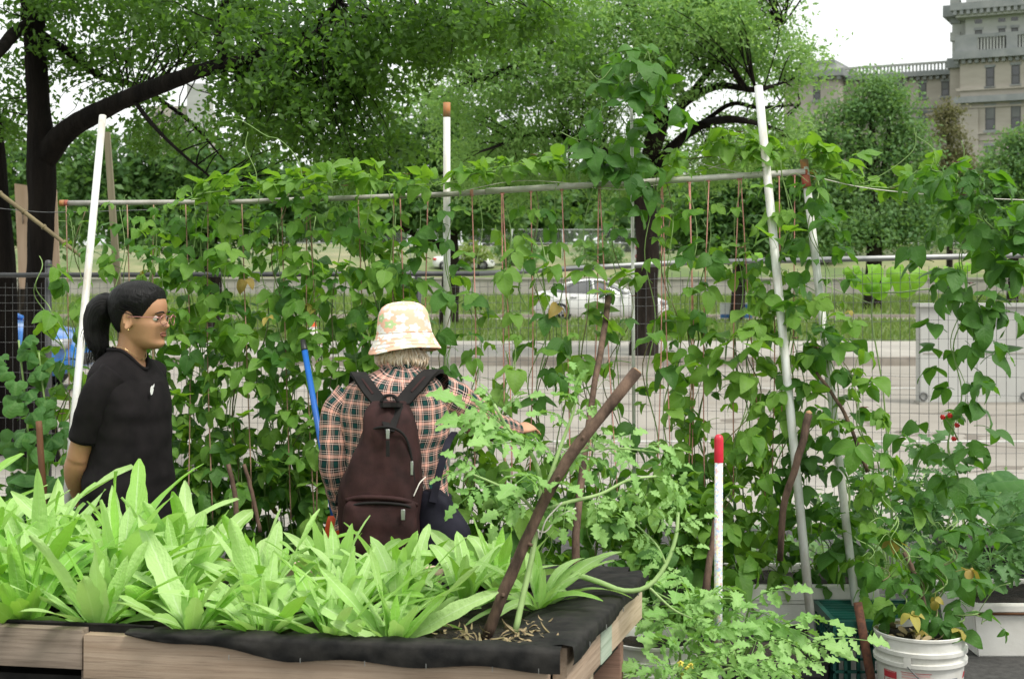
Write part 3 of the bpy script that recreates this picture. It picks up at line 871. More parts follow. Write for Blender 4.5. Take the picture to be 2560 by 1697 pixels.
# the big dark tree on the left
t = thing('elm_tree', 'big dark-trunked tree with long limb reaching over the bean trellis', 'tree', (P(105, 1155, 12).x, 12, 0))
L1 = limb('trunk', [P(100, 1172, 12), P(91, 900, 12), P(101, 640, 12), P(104, 420, 12), P(94, 250, 12), P(82, 0, 12), P(72, -300, 12), P(90, -700, 12.2)], [0.17, 0.118, 0.106, 0.122, 0.094, 0.088, 0.08, 0.05], M_bark, t, 30, 90)
L2 = limb('limb', [P(110, 400, 12), P(160, 335, 11.9), P(230, 288, 11.7), P(320, 246, 11.4), P(430, 203, 11.0), P(520, 172, 10.7), P(600, 152, 10.4), P(760, 90, 10.0), P(900, -60, 9.6)], [0.11, 0.10, 0.085, 0.075, 0.068, 0.055, 0.045, 0.03, 0.015], M_bark, t, 12, 40)
L3 = limb('limb', [P(85, 60, 12), P(40, 80, 11.8), P(0, 125, 11.5), P(-60, 190, 11.0)], [0.06, 0.055, 0.05, 0.03], M_bark, t, 8)
L4 = limb('limb', [P(95, 80, 12), P(170, 130, 12.2), P(250, 190, 12.5), P(340, 215, 12.8), P(470, 300, 13), P(560, 400, 13)], [0.04, 0.035, 0.03, 0.025, 0.018, 0.008], M_bark, t, 7)
L5 = limb('limb', [P(560, 162, 10.5), P(556, 60, 10.6), P(575, -80, 10.8)], [0.045, 0.04, 0.02], M_bark, t, 7)
L6 = limb('limb', [P(330, 245, 11.4), P(380, 310, 11.0), P(450, 380, 10.8), P(560, 470, 10.6)], [0.022, 0.018, 0.012, 0.006], M_bark, t, 6)
L7 = limb('limb', [P(88, -40, 12), P(250, -160, 11.4), P(480, -200, 10.8), P(800, -150, 10.2), P(1100, -60, 9.8)], [0.09, 0.08, 0.06, 0.04, 0.015], M_bark, t, 8)
blobs = [px_blob(180, 20, 12, 260, 110, 1.6, 150), px_blob(450, 40, 11.4, 230, 110, 1.3, 150), px_blob(700, 90, 10.6, 200, 130, 1.2, 190),
         px_blob(640, 270, 10.6, 150, 120, 1.0, 130), px_blob(820, 250, 10.2, 180, 170, 1.0, 190), px_blob(960, 100, 10.0, 200, 130, 1.0, 150),
         px_blob(1120, 60, 9.8, 200, 110, 1.0, 120), px_blob(920, 400, 10.2, 150, 90, 0.8, 70), px_blob(300, -180, 11.5, 600, 120, 2.0, 160),
         px_blob(250, 180, 12.5, 170, 90, 0.8, 60), px_blob(30, 250, 12.6, 90, 120, 0.8, 40), px_blob(400, 330, 12.6, 120, 70, 0.6, 36),
         px_blob(1330, 60, 9.8, 160, 70, 0.9, 50)]
o, C = crown('crown', [(c_, r_, int(n_ * (0.62 if c_[0] < -2.6 else 0.52))) for c_, r_, n_ in blobs], 0.058, 46, 0.18, M_cr_near, t, 3, 0.45)
twigs([L2, L4, L5, L6, L7, L1[20:]], C, 420, 0.007, M_bark, t, 5)

t = thing('leaning_tree', 'dark tree trunk at the extreme left edge behind the fence', 'tree', (P(10, 1150, 12.6).x, 12.6, 0))
L1 = limb('trunk', [P(16, 1150, 12.6), P(10, 800, 12.6), P(2, 600, 12.6), P(-25, 300, 12.6), P(-70, 0, 12.6), P(-130, -300, 12.6)], [0.15, 0.125, 0.11, 0.10, 0.09, 0.06], M_bark, t, 12, 30)
o, C = crown('crown', [px_blob(-150, -120, 12.8, 240, 160, 1.4, 90), px_blob(-60, 330, 13.2, 90, 110, 0.8, 25)], 0.075, 22, 0.16, M_cr_near, t, 4)
twigs([L1], C, 60, 0.008, M_bark, t, 6)

# the tree by the far kerb in the middle
t = thing('locust_tree', 'spreading feathery tree by the far kerb, trunk behind the white car', 'tree', (P(1612, 905, 25.6).x, 25.6, 0.14))
L1 = limb('trunk', [P(1608, 912, 25.6), P(1612, 780, 25.6), P(1618, 600, 25.6), P(1612, 470, 25.6), P(1630, 380, 25.6), P(1650, 270, 25.6), P(1600, 100, 25.6), P(1570, -80, 25.6)], [0.27, 0.23, 0.205, 0.20, 0.17, 0.14, 0.10, 0.05], M_bark2, t, 14, 36)
LL = [L1]
for pts, r in (([(1622, 440), (1690, 360), (1760, 310), (1850, 300), (1960, 330)], [0.12, 0.10, 0.08, 0.06, 0.02]),
               ([(1640, 330), (1720, 250), (1800, 215), (1890, 225), (1980, 200)], [0.10, 0.085, 0.07, 0.05, 0.015]),
               ([(1618, 470), (1540, 400), (1440, 350), (1330, 340), (1200, 380)], [0.12, 0.10, 0.075, 0.05, 0.02]),
               ([(1640, 300), (1560, 220), (1470, 170), (1350, 150), (1200, 200)], [0.09, 0.08, 0.06, 0.04, 0.015]),
               ([(1700, 270), (1790, 160), (1880, 90), (1960, 60)], [0.07, 0.055, 0.035, 0.012]),
               ([(1760, 305), (1830, 260), (1900, 270), (2000, 260)], [0.05, 0.04, 0.03, 0.01]),
               ([(1650, 260), (1700, 100), (1720, -60)], [0.09, 0.06, 0.02])):
    yy = [25.6 + R.uniform(-1.8, 0.8) * i / 3 for i in range(len(pts))]
    LL.append(limb('limb', [P(u, v, y) for (u, v), y in zip(pts, yy)], r, M_bark, t, 8))
blobs = [px_blob(1820, 70, 25, 190, 130, 2.0, 190), px_blob(1930, 150, 25, 120, 100, 1.4, 70), px_blob(1700, 60, 24.6, 200, 130, 2.2, 150),
         px_blob(1500, 60, 24.6, 240, 130, 2.2, 180), px_blob(1300, 120, 25, 220, 150, 2.0, 170), px_blob(1150, 200, 25, 160, 150, 1.8, 120),
         px_blob(1400, 330, 25.5, 200, 130, 1.6, 140), px_blob(1230, 420, 26, 180, 110, 1.5, 110), px_blob(1560, 420, 26.3, 150, 100, 1.4, 80),
         px_blob(1900, 330, 25.6, 130, 80, 1.4, 70), px_blob(1760, 400, 26.5, 150, 80, 1.4, 80), px_blob(1700, -120, 25, 380, 90, 2.6, 140),
         px_blob(1480, 200, 24.6, 180, 90, 1.6, 90), px_blob(1650, 200, 24.4, 110, 80, 1.0, 40)]
o, C = crown('crown', [(c_, r_, int(n_ * 0.8)) for c_, r_, n_ in blobs], 0.098, 62, 0.40, M_cr_mid, t, 8, 0.35, 0.42)
twigs(LL, C, 420, 0.018, M_bark, t, 9)

def far_tree(name, label, u, vbase, Y, blobs, leaf, per, spread, mat, seed, trunk_r=0.25, lean=0, group=None, vtop=None, bark=None, zb=0.0):
    base = P(u, vbase, Y); base.z = zb
    t = thing(name, label, 'tree', base, group=group)
    bb = [px_blob(b_[0], b_[1], Y + (b_[5] if len(b_) > 5 else 0), b_[2], b_[3], max(b_[2], b_[3]) * Y / F_PX * 0.7, int(b_[4] * 1.0)) for b_ in blobs]
    vt = vtop if vtop else min(b_[1] for b_ in blobs)
    top = P(u + lean, vt, Y)
    q = [limb('trunk', [base, base.lerp(top, 0.35) + Vector((0.1, 0, 0)), base.lerp(top, 0.7), top], [trunk_r, trunk_r * 0.8, trunk_r * 0.5, trunk_r * 0.15], bark or M_bark2, t, 9, 16)]
    for (c, r, n) in bb[:5]:
        a = q[0][R.randint(5, 10)]
        q.append(limb('limb', [a, a.lerp(Vector(c), 0.5) + Vector((0, 0, 0.15 * trunk_r)), Vector(c)], [trunk_r * 0.45, trunk_r * 0.3, trunk_r * 0.12], bark or M_bark2, t, 6))
    o, C = crown('crown', bb, leaf, per, spread, mat, t, seed)
    twigs(q, C, 80, trunk_r * 0.08, M_bark, t, seed)
    return t

far_tree('rounded_tree', 'tree with layered dark boughs in front of the stone wing', 2180, 640, 62,
         [(2180, 215, 55, 40, 26), (2230, 262, 75, 36, 40), (2130, 280, 75, 42, 44), (2260, 330, 60, 34, 30), (2060, 330, 90, 46, 50), (2180, 372, 110, 36, 50), (2280, 395, 55, 30, 26), (2050, 420, 110, 50, 70), (2230, 455, 90, 34, 40), (2120, 470, 120, 40, 60), (2000, 500, 110, 60, 80), (2300, 520, 70, 40, 36), (2160, 540, 150, 40, 90), (2040, 565, 160, 30, 80), (2260, 570, 120, 26, 50), (2120, 600, 220, 24, 60)], 0.19, 46, 0.8, M_cr_layer, 21, 0.4, vtop=230)
far_tree('olive_tree', 'thin olive-brown tree against the tower base', 2370, 640, 75,
         [(2368, 300, 26, 50, 26), (2372, 380, 44, 70, 60), (2360, 460, 60, 60, 60), (2420, 440, 45, 50, 40), (2440, 500, 60, 40, 40)], 0.18, 44, 0.6, M_cr_olive, 22, 0.2, vtop=260)
far_tree('round_bush_tree', 'low green tree at the right edge below the tower', 2530, 640, 70,
         [(2520, 430, 80, 60, 80), (2560, 370, 60, 60, 60), (2480, 500, 70, 50, 60), (2580, 480, 80, 70, 80), (2540, 540, 130, 45, 90), (2440, 560, 110, 34, 60), (2480, 600, 140, 24, 50)], 0.2, 46, 0.75, M_cr_layer, 23, 0.3, vtop=380)
far_tree('middle_tree', 'dark green tree behind the rust-topped pole', 1120, 700, 42,
         [(1100, 330, 180, 110, 120), (1000, 430, 170, 110, 120), (1240, 430, 150, 100, 100), (1120, 520, 220, 70, 120), (880, 520, 140, 70, 70)], 0.24, 24, 0.6, M_cr_dark, 24, 0.3)
far_tree('shade_tree', 'dark shady tree behind the left end of the trellis', 520, 760, 34,
         [(420, 420, 190, 110, 130), (600, 470, 190, 100, 130), (300, 500, 170, 110, 120), (520, 570, 260, 70, 130), (760, 500, 150, 100, 100), (200, 420, 100, 100, 60)], 0.2, 24, 0.5, M_cr_dark, 25, 0.28)
far_tree('edge_tree', 'pale-leaved tree seen between the two dark trunks', 60, 760, 38,
         [(20, 430, 150, 90, 80), (-120, 350, 130, 120, 70), (60, 540, 160, 80, 100), (-60, 500, 160, 100, 90)], 0.22, 24, 0.6, M_cr_dark, 26, 0.28)
far_tree('kerb_tree', 'dark leafy tree right of the middle trunk behind the strings', 1840, 720, 44,
         [(1850, 480, 150, 80, 110), (1960, 440, 110, 70, 80), (1780, 600, 160, 40, 70), (1760, 540, 150, 60, 90), (1950, 540, 130, 60, 90), (1880, 600, 120, 40, 50)], 0.22, 24, 0.55, M_cr_dark, 27, 0.25)
far_tree('slender_tree', 'slim pale trunk standing behind the far chain-link fence', 2284, 600, 118, [(2284, 470, 60, 50, 40), (2250, 500, 60, 40, 30), (2330, 510, 60, 40, 30)], 0.5, 20, 1.0, M_cr_dark, 28, 0.28, vtop=440, zb=3.3)

# shrubs on the bank and distant woods
def shrub(label, u, v, Y, ru, rv, n, mat, seed, z0):
    c = P(u, v, Y)
    t = thing('shrub', label, 'shrub', (c.x, c.y, z0), group='shrubs on the bank')
    b = MB()
    for k in range(5):
        e = c + Vector((R.uniform(-1, 1) * ru, 0, R.uniform(-0.5, 0.6) * rv)) * (Y / F_PX) * 0.7
        b.tube(curve([(c.x, c.y, z0 - 0.1), Vector((c.x, c.y, z0)).lerp(e, 0.5), e], 5), [0.05, 0.04, 0.03, 0.025, 0.02, 0.01], 5, False)
    b.make('stem', M_bark2, t)
    crown('foliage', [px_blob(u, v, Y, ru, rv, ru * Y / F_PX * 0.6, n)], 0.34, 18, 0.5, mat, t, seed, 0.1)
for i, (u, v, ru, rv, Y, m, lab) in enumerate([
        (1990, 605, 70, 30, 115, M_shrub, 'yellow-green shrub behind the chain-link fence, right of the leaning poles'),
        (2130, 600, 80, 32, 115, M_shrub, 'bushy yellow-green shrub behind the middle of the far fence'),
        (2280, 605, 80, 30, 115, M_shrub, 'yellow-green shrub under the slim pale trunk'),
        (2440, 600, 90, 34, 115, M_cr_dark, 'dark shrub behind the far fence at the right'),
        (1840, 600, 70, 30, 115, M_cr_pale, 'grey-green shrub behind the far fence, left of the leaning poles'),
        (1300, 625, 60, 30, 108, M_cr_pale, 'low scrubby bush on the pale bank above the wall'),
        (1180, 640, 40, 22, 106, M_shrub, 'small bush on the bank beside the rust-topped pole'),
        (1500, 630, 60, 30, 108, M_cr_pale, 'grey-green bush on the bank left of the middle trunk'),
        (2060, 630, 40, 14, 110, M_cr_dark, 'low dark clump in front of the far fence')]):
    shrub(lab, u, v, Y, ru * 1.15, rv * 1.1, 60, m, 60 + i, 2.2 if Y < 112 else 3.0)
woods = []
for k in range(26):
    u = -900 + k * 140
    if 1900 < u < 2100: pass
    Y = 150 + (k % 3) * 12
    woods.append(px_blob(u, 520 + 30 * math.sin(k * 2.1), Y, 120, 85, 4, 170))
for k in range(16): woods.append(px_blob(1560 + k * 80, 556 + 8 * math.sin(k * 1.7), 128, 60, 34, 3, 55))
o, C = crown('distant_woods', woods, 1.05, 20, 1.8, M_cr_dark, None, 77, 0.1)
tag(o, 'dark belt of distant woods beyond the bank', 'woods', kind='stuff')

# ------------------------------------------------------------------ cars
def paint_mat(name, c):
    m, nt, N, L, B = new_mat(name)
    tc = N.new('ShaderNodeTexCoord')
    f = noise_n(N, L, tc.outputs['Object'], 3, 4)
    L.new(ramp_n(N, L, f, [(0.3, c), (0.7, tuple(x * 0.92 for x in c))]), B.inputs['Base Color'])
    B.inputs['Roughness'].default_value = 0.35
    B.inputs['Coat Weight'].default_value = 0.7
    B.inputs['Coat Roughness'].default_value = 0.08
    return m
M_car_white = paint_mat('white_car_paint', (0.74, 0.74, 0.73))
M_car_blue = paint_mat('blue_car_paint', (0.012, 0.13, 0.42))
M_car_glass = plain('car_glass', (0.09, 0.095, 0.10), (0.13, 0.13, 0.13), 2, 0.06, spec=0.8)
M_tyre = plain('tyre_rubber', (0.012, 0.012, 0.012), (0.02, 0.02, 0.02), 20, 0.85)
M_rim = plain('alloy_rim', (0.35, 0.35, 0.36), (0.25, 0.25, 0.26), 10, 0.35, metal=0.7)
M_taillight = plain('red_lamp_glass', (0.55, 0.02, 0.02), (0.45, 0.015, 0.015), 10, 0.2)
M_headlight = plain('headlamp_glass', (0.35, 0.36, 0.37), (0.25, 0.26, 0.27), 10, 0.1)

def car(name, label, loc, rotz, paint):
    t = thing(name, label, 'car', loc, rotz)
    Lh = 2.3
    xs = [-2.30, -2.22, -2.0, -1.6, -1.0, -0.3, 0.4, 1.0, 1.5, 1.95, 2.2, 2.32]
    zs = [0.72, 0.98, 1.03, 1.02, 0.99, 0.97, 0.96, 0.95, 0.90, 0.82, 0.72, 0.55]
    zb = [0.42, 0.30, 0.24, 0.20, 0.18, 0.18, 0.18, 0.18, 0.20, 0.22, 0.26, 0.34]
    ws = [0.62, 0.80, 0.87, 0.90, 0.91, 0.91, 0.91, 0.90, 0.89, 0.84, 0.70, 0.45]
    V, F = [], []
    ring = lambda w, z0, z1: [(0, z0), (w * 0.9, z0), (w * 0.99, z0 + 0.10), (w, z0 + (z1 - z0) * 0.5), (w * 0.985, z1 - 0.14), (w * 0.93, z1 - 0.03), (w * 0.7, z1 + 0.01), (0, z1 + 0.025)]
    for x, a, c, w in zip(xs, zs, zb, ws):
        r = ring(w, c, a)
        full = r + [(-y, z) for (y, z) in r[-2:0:-1]]
        V += [(x, y, z) for y, z in full]
    n = 14
    for i in range(len(xs) - 1):
        for k in range(n):
            a, b_ = i * n + k, i * n + (k + 1) % n
            F.append((a, a + n, b_ + n, b_))
    F.append(tuple(range(n))); F.append(tuple(range((len(xs) - 1) * n + n - 1, (len(xs) - 1) * n - 1, -1)))
    body = mk('body', V, F, paint, t, False, sharp=50)
    # greenhouse: glass with a painted roof and pillars
    lv = [(0.96, -1.85, 1.10, 0.80), (1.10, -1.55, 0.78, 0.765), (1.25, -1.22, 0.42, 0.71), (1.38, -0.85, 0.02, 0.645), (1.43, -0.55, -0.2, 0.58)]
    V, F = [], []
    sec = 24
    for (z, xr, xf, w) in lv:
        cx, hx = (xr + xf) / 2, (xf - xr) / 2
        for k in range(sec):
            a = 2 * PI * k / sec
            e = 0.42
            ca, sa = math.cos(a), math.sin(a)
            V.append((cx + hx * math.copysign(abs(ca) ** e, ca), w * math.copysign(abs(sa) ** e, sa), z))
    for i in range(len(lv) - 1):
        for k in range(sec):
            a, b_ = i * sec + k, i * sec + (k + 1) % sec
            F.append((a, b_, b_ + sec, a + sec))
    F.append(tuple(range((len(lv) - 1) * sec, len(lv) * sec)))
    gh = mk('greenhouse', V, F, M_car_glass, t, False, sharp=60)
    rv = [(-1.0, 0.69, 1.355), (-0.85, 0.66, 1.405), (-0.45, 0.63, 1.455), (0.0, 0.63, 1.452), (0.22, 0.64, 1.39), (0.3, 0.65, 1.365)]
    V, F = [], []
    for (x, w, z) in rv:
        V += [(x, -w, z - 0.03), (x, -w * 0.85, z + 0.008), (x, 0, z + 0.02), (x, w * 0.85, z + 0.008), (x, w, z - 0.03)]
    for i in range(len(rv) - 1):
        for k in range(4): F.append((i * 5 + k, (i + 1) * 5 + k, (i + 1) * 5 + k + 1, i * 5 + k + 1))
    mk('roof', V, F, paint, t, False)
    for s in (-1, 1):
        for pts in ([(1.14, 0.80, 0.96), (0.72, 0.75, 1.16), (0.25, 0.655, 1.37)], [(-0.25, 0.81, 0.97), (-0.28, 0.75, 1.2), (-0.30, 0.645, 1.41)], [(-1.80, 0.78, 0.98), (-1.40, 0.735, 1.2), (-0.95, 0.665, 1.37)]):
            b = MB(); b.tube(curve([(x, y * s, z) for x, y, z in pts], 6), 0.038, 6); b.make('pillar', paint, t, False)
        b = MB(); b.box((-2.27, 0.55, 0.74), (-2.02, 0.875, 0.90)) if s > 0 else b.box((-2.27, -0.875, 0.74), (-2.02, -0.55, 0.90)); b.make('tail_light', M_taillight, t, False)
        b = MB(); b.box((1.98, 0.50, 0.60), (2.24, 0.80, 0.73)) if s > 0 else b.box((1.98, -0.80, 0.60), (2.24, -0.50, 0.73)); b.make('headlight', M_headlight, t, False)
        b = MB(); b.tube([(0.78, 0.90 * s, 1.02), (0.80, 1.03 * s, 1.05)], [0.05, 0.085], 8); b.make('wing_mirror', paint, t, False)
        for x in (0.12, -0.95):
            b = MB(); b.box((x - 0.11, min(0.905 * s, 0.925 * s), 0.83), (x + 0.11, max(0.905 * s, 0.925 * s), 0.86)); b.make('door_handle', M_rim, t, False)
        for x in (1.42, -1.42):
            Mx = Matrix.Translation((x, 0.80 * s, 0.33)) @ Matrix.Rotation(-s * PI / 2, 4, 'X')
            V, F, U = lathe([(0.0, 0.075), (0.40, 0.100), (0.40, 0.09), (0.36, 0.0)], 22, Mx)
            mk('wheel_arch', V, F, M_black_plastic, t, False)
            w = mk('wheel', *lathe([(0.21, 0.125), (0.25, 0.135), (0.31, 0.13), (0.33, 0.10), (0.33, -0.08), (0.2, -0.1)], 24, Mx)[:2], M_tyre, t, False)
            rb = MB()
            rb.add(*lathe([(0.0, 0.11), (0.06, 0.118), (0.06, 0.108)], 12, Mx)[:2]); rb.add(*lathe([(0.19, 0.125), (0.215, 0.13), (0.215, 0.10)], 24, Mx)[:2])
            for k in range(5):
                a = 2 * PI * k / 5
                rb.tube([Mx @ Vector((0.03 * math.cos(a), 0.03 * math.sin(a), 0.11)), Mx @ Vector((0.2 * math.cos(a), 0.2 * math.sin(a), 0.12))], 0.022, 5)
            o = rb.make('rim', M_rim, w, False)
    b = MB(); b.box((2.12, -0.42, 0.36), (2.335, 0.42, 0.52)); b.make('grille', M_black_plastic, t, False)
    b = MB(); b.box((-2.315, -0.26, 0.60), (-2.2, 0.26, 0.72)); b.make('number_plate', M_white_plastic, t, False)
    return t
car('white_sedan', 'white sedan parked facing right beyond the grass strip', (3.05, 49.3, 0.0), 0.0, M_car_white)
car('blue_car', 'bright blue car behind the dark trunk at the left', (-8.18, 19.7, 0.0), 0.0, M_car_blue)
car('far_white_car', 'tiny far white car on the bank beside the rust-topped pole', (-3.6, 106.5, 2.0), 0.0, M_car_white)

# pale utility cabinet on the road side
M_cab = plain('pale_grey_steel', (0.46, 0.465, 0.44), (0.39, 0.39, 0.37), 1.2, 0.55)
c0 = P(2302, 1008, 17.4)
t = thing('barrier_panel', 'pale grey steel barrier panel standing on the road at the right', 'barrier', (c0.x + 1.1, 17.5, 0.0))
b = MB(); b.box((c0.x, 17.4, 0.03), (c0.x + 2.6, 17.62, 1.19)); b.make('casing', M_cab, t, smooth=False)
b = MB(); b.box((c0.x - 0.03, 17.36, 1.193), (c0.x + 2.63, 17.66, 1.235)); b.make('lid', M_cab, t, smooth=False)
b = MB(); b.box((c0.x - 0.02, 17.38, -0.002), (c0.x + 2.62, 17.64, 0.028)); b.make('plinth', M_wallc, t, smooth=False)
for dx in (0.03, 1.27, 2.5):
    b = MB(); b.tube([Vector((c0.x + dx + 0.045 * math.cos(a), 17.385, 0.1 + 0.045 * math.sin(a))) for a in np.linspace(0, 2 * PI, 13)], 0.012, 5, False); b.make('lifting_ring', M_wire, t)
for (u_, ) in ((0.0,),):
    b = MB(); b.box((c0.x + 0.03, 17.392, 0.62), (c0.x + 2.57, 17.398, 0.632)); b.make('panel_seam', M_wallc, t, smooth=False)

# traffic cone glimpsed through the beans
c0 = P(781, 870, 30.0)
t = thing('traffic_cone', 'orange and white traffic cone glimpsed through the bean leaves', 'traffic cone', (c0.x, 30.0, 0.147))
b = MB(); b.box((c0.x - 0.2, 29.8, 0.147), (c0.x + 0.2, 30.2, 0.18)); b.make('base', M_orange, t, smooth=False)
prof = [(0.15, 0.181), (0.12, 0.33)], [(0.12, 0.332), (0.09, 0.50)], [(0.09, 0.502), (0.07, 0.60)], [(0.07, 0.602), (0.05, 0.72)], [(0.05, 0.722), (0.028, 0.84), (0.0, 0.845)]
for k, pr in enumerate(prof):
    V, F, U = lathe(pr, 18, Matrix.Translation((c0.x, 30.0, 0)))
    mk('cone_band' if k % 2 else 'cone_body', V, F, M_white_plastic if k % 2 else M_orange, t)

# small signs
M_sign_white = plain('white_sign', (0.72, 0.72, 0.70), (0.66, 0.66, 0.65), 3, 0.5)
M_sign_blue = plain('blue_sign_band', (0.05, 0.17, 0.42), (0.045, 0.15, 0.38), 3, 0.5)
a = P(1584, 604, 27.6); c = P(1602, 650, 27.6)
t = thing('street_sign', 'narrow white sign with red marks beside the middle trunk', 'sign', (a.x + 0.06, 27.6, 0.14))
b = MB(); b.box((a.x, 27.58, c.z), (c.x, 27.60, a.z)); b.make('sign_plate', M_sign_white, t, smooth=False)
b = MB(); b.tube([(a.x + 0.07, 27.63, 0.13), (a.x + 0.07, 27.63, a.z)], 0.028, 8); b.make('post', M_zinc, t)
for k in range(2):
    z = c.z + 0.04 + k * 0.17
    b = MB(); b.tube([Vector((a.x + 0.07 + 0.035 * math.cos(q), 27.575, z + 0.03 + 0.035 * math.sin(q))) for q in np.linspace(0, 2 * PI, 13)], 0.008, 4, False); b.make('red_mark', M_red_print, t)
a = P(1800, 757, 44.5); c = P(1880, 796, 44.5)
t = thing('lawn_sign', 'low white and blue banner sign on the grass strip', 'sign', (a.x + 0.5, 44.5, 0.13))
b = MB(); b.box((a.x, 44.48, c.z), (c.x, 44.52, a.z)); b.make('panel', M_sign_white, t, smooth=False)
b = MB(); b.box((a.x + 0.01, 44.47, c.z + 0.02), (c.x - 0.01, 44.478, c.z + 0.13)); b.make('blue_band', M_sign_blue, t, smooth=False)
b = MB(); b.box((a.x + 0.55, 44.47, c.z + 0.30), (c.x - 0.04, 44.478, a.z - 0.05)); b.make('blue_band', M_sign_blue, t, smooth=False)
for x in (a.x + 0.05, c.x - 0.05):
    b = MB(); b.box((x - 0.02, 44.522, 0.12), (x + 0.02, 44.56, a.z)); b.make('leg', M_wood_grey, t, smooth=False)

# pale boards behind the dark trunk
a = P(36, 460, 13.4); c = P(148, 700, 13.4)
t = thing('plywood_board', 'tall pale plywood board standing behind the dark trunk', 'board', (a.x + 0.2, 13.4, 0))
V = [P(36, 459, 13.4), P(141, 474, 13.4), P(151, 722, 13.4), P(48, 722, 13.4)]
mk('panel', V + [v + Vector((0, 0.02, 0)) for v in V], [(3, 2, 1, 0), (4, 5, 6, 7), (0, 1, 5, 4), (1, 2, 6, 5), (2, 3, 7, 6), (3, 0, 4, 7)], M_board_pale, t, smooth=False)
b = MB(); b.box((P(92, 0, 13.4).x - 0.05, 13.425, 0), (P(92, 0, 13.4).x + 0.05, 13.5, 2.3)); b.make('post', M_wood_tan, t, smooth=False)
b = MB(); V_, F_, _ = tube([P(57, 532, 13.385), P(58, 560, 13.385)], 0.008, 5); mk('crack', V_, F_, M_wood_grey, t)

# ------------------------------------------------------------------ garden fence of welded wire
fp = [(-700, 688, 9.9), (0, 688, 9.35), (1200, 684, 8.75), (1700, 657, 8.4), (2560, 638, 7.95), (3100, 628, 7.7)]
t = thing('wire_fence', 'welded wire garden fence with grey tube rail along the road', 'fence', (0, 8.6, 0))
FP = [P(u, v, y) for u, v, y in fp]
def fence_at(u):
    us = [f[0] for f in fp]
    return Vector((np.interp(u, us, [p.x for p in FP]), np.interp(u, us, [p.y for p in FP]), np.interp(u, us, [p.z for p in FP])))
for i in range(len(FP) - 1):
    b = MB(); b.tube([FP[i], FP[i + 1]], 0.017, 10); b.make('rail', M_rail_dark if i < 2 else M_rail_metal, t)
for u in (-400, 122, 1037, 2640):
    p = fence_at(u)
    b = MB(); b.tube([(p.x, p.y + 0.05, 0), (p.x, p.y + 0.05, p.z + 0.06)], 0.021, 10); b.make('post', M_rail_dark if u < 900 else M_rail_metal, t)
    V, F, U = lathe([(0.024, p.z + 0.055), (0.024, p.z + 0.075), (0.02, p.z + 0.095), (0.0, p.z + 0.1)], 10, Matrix.Translation((p.x, p.y + 0.05, 0)))
    mk('post_cap', V, F, M_rail_dark, t)
p = fence_at(1052)
b = MB(); b.tube([(p.x, p.y + 0.08, 0), (p.x, p.y + 0.08, p.z + 0.02)], 0.02, 8); b.make('brace_post', M_rail_dark, t)
b = MB()
L = 0.0
# vertical wires every 51 mm, horizontal wires every 102 mm (51 mm near the top)
for i in range(len(FP) - 1):
    a, c = FP[i], FP[i + 1]
    d = Vector((c.x - a.x, c.y - a.y, 0)); n = int(d.length / 0.051)
    for k in range(n):
        q = a.lerp(c, k / n)
        wob = 0.004 * math.sin(k * 0.7)
        r_ = 0.0014
        b.add([(q.x - r_ + wob, q.y - 0.03, 0.02), (q.x + r_ + wob, q.y - 0.03 - r_, 0.02), (q.x + wob, q.y - 0.03 + r_, 0.02), (q.x - r_, q.y - 0.03, q.z - 0.05), (q.x + r_, q.y - 0.03 - r_, q.z - 0.05), (q.x, q.y - 0.03 + r_, q.z - 0.05)], [(0, 1, 4, 3), (1, 2, 5, 4), (2, 0, 3, 5)])
    zs = [0.05 + 0.102 * k for k in range(13)] + [1.38 + 0.051 * k for k in range(4)]
    for z in zs:
        k = 12
        pts = [a.lerp(c, j / k) for j in range(k + 1)]
        sc = (a.z - 0.05) / 1.55
        b.tube([(p_.x, p_.y - 0.032, min(z * p_.z / 1.62, p_.z - 0.05) + 0.004 * math.sin(j * 1.7 + z * 9)) for j, p_ in enumerate(pts)], 0.0013, 3, False)
tag(b.make('wire_mesh', M_wire, t, smooth=False), kind='stuff')

# ------------------------------------------------------------------ leaf shapes
def leaf_grid(Lg, W, a_pow=0.35, b_pow=0.75, nl=6, nw=4, fold=0.25, droop=0.25, wave=0.0, wphase=0.0, twist=0.0, lobes=None):
    """one leaflet: base at the origin, tip along +Y, face up +Z"""
    tp = a_pow / (a_pow + b_pow)
    nrm = 1.0 / ((1 - tp) ** b_pow * tp ** a_pow)
    V, F, U = [], [], []
    for j in range(nl + 1):
        t = j / nl
        tt = min(max(t, 0.012), 0.992)
        w = W * 0.5 * nrm * (1 - tt) ** b_pow * tt ** a_pow
        if lobes: w *= 1 + lobes * math.sin(t * PI * 7 + 0.6)
        ang = droop * t
        y = Lg * (math.sin(ang) / droop if abs(droop) > 1e-4 else t)
        z = -Lg * ((1 - math.cos(ang)) / droop if abs(droop) > 1e-4 else 0)
        for i in range(nw + 1):
            s = -1 + 2 * i / nw
            x = s * w
            zz = z + abs(s) * w * fold + wave * W * (abs(s) ** 1.5) * math.sin(t * 9.0 + wphase + (2.1 if s > 0 else 0))
            tw = twist * t
            V.append((x * math.cos(tw) - (zz - z) * math.sin(tw), y, z + x * math.sin(tw) + (zz - z) * math.cos(tw)))
            U.append((0.5 + s * 0.5, t))
    for j in range(nl):
        for i in range(nw):
            a = j * (nw + 1) + i
            F.append((a, a + 1, a + nw + 2, a + nw + 1))
    return V, F, U

def xf(V, M): return [M @ Vector(v) for v in V]

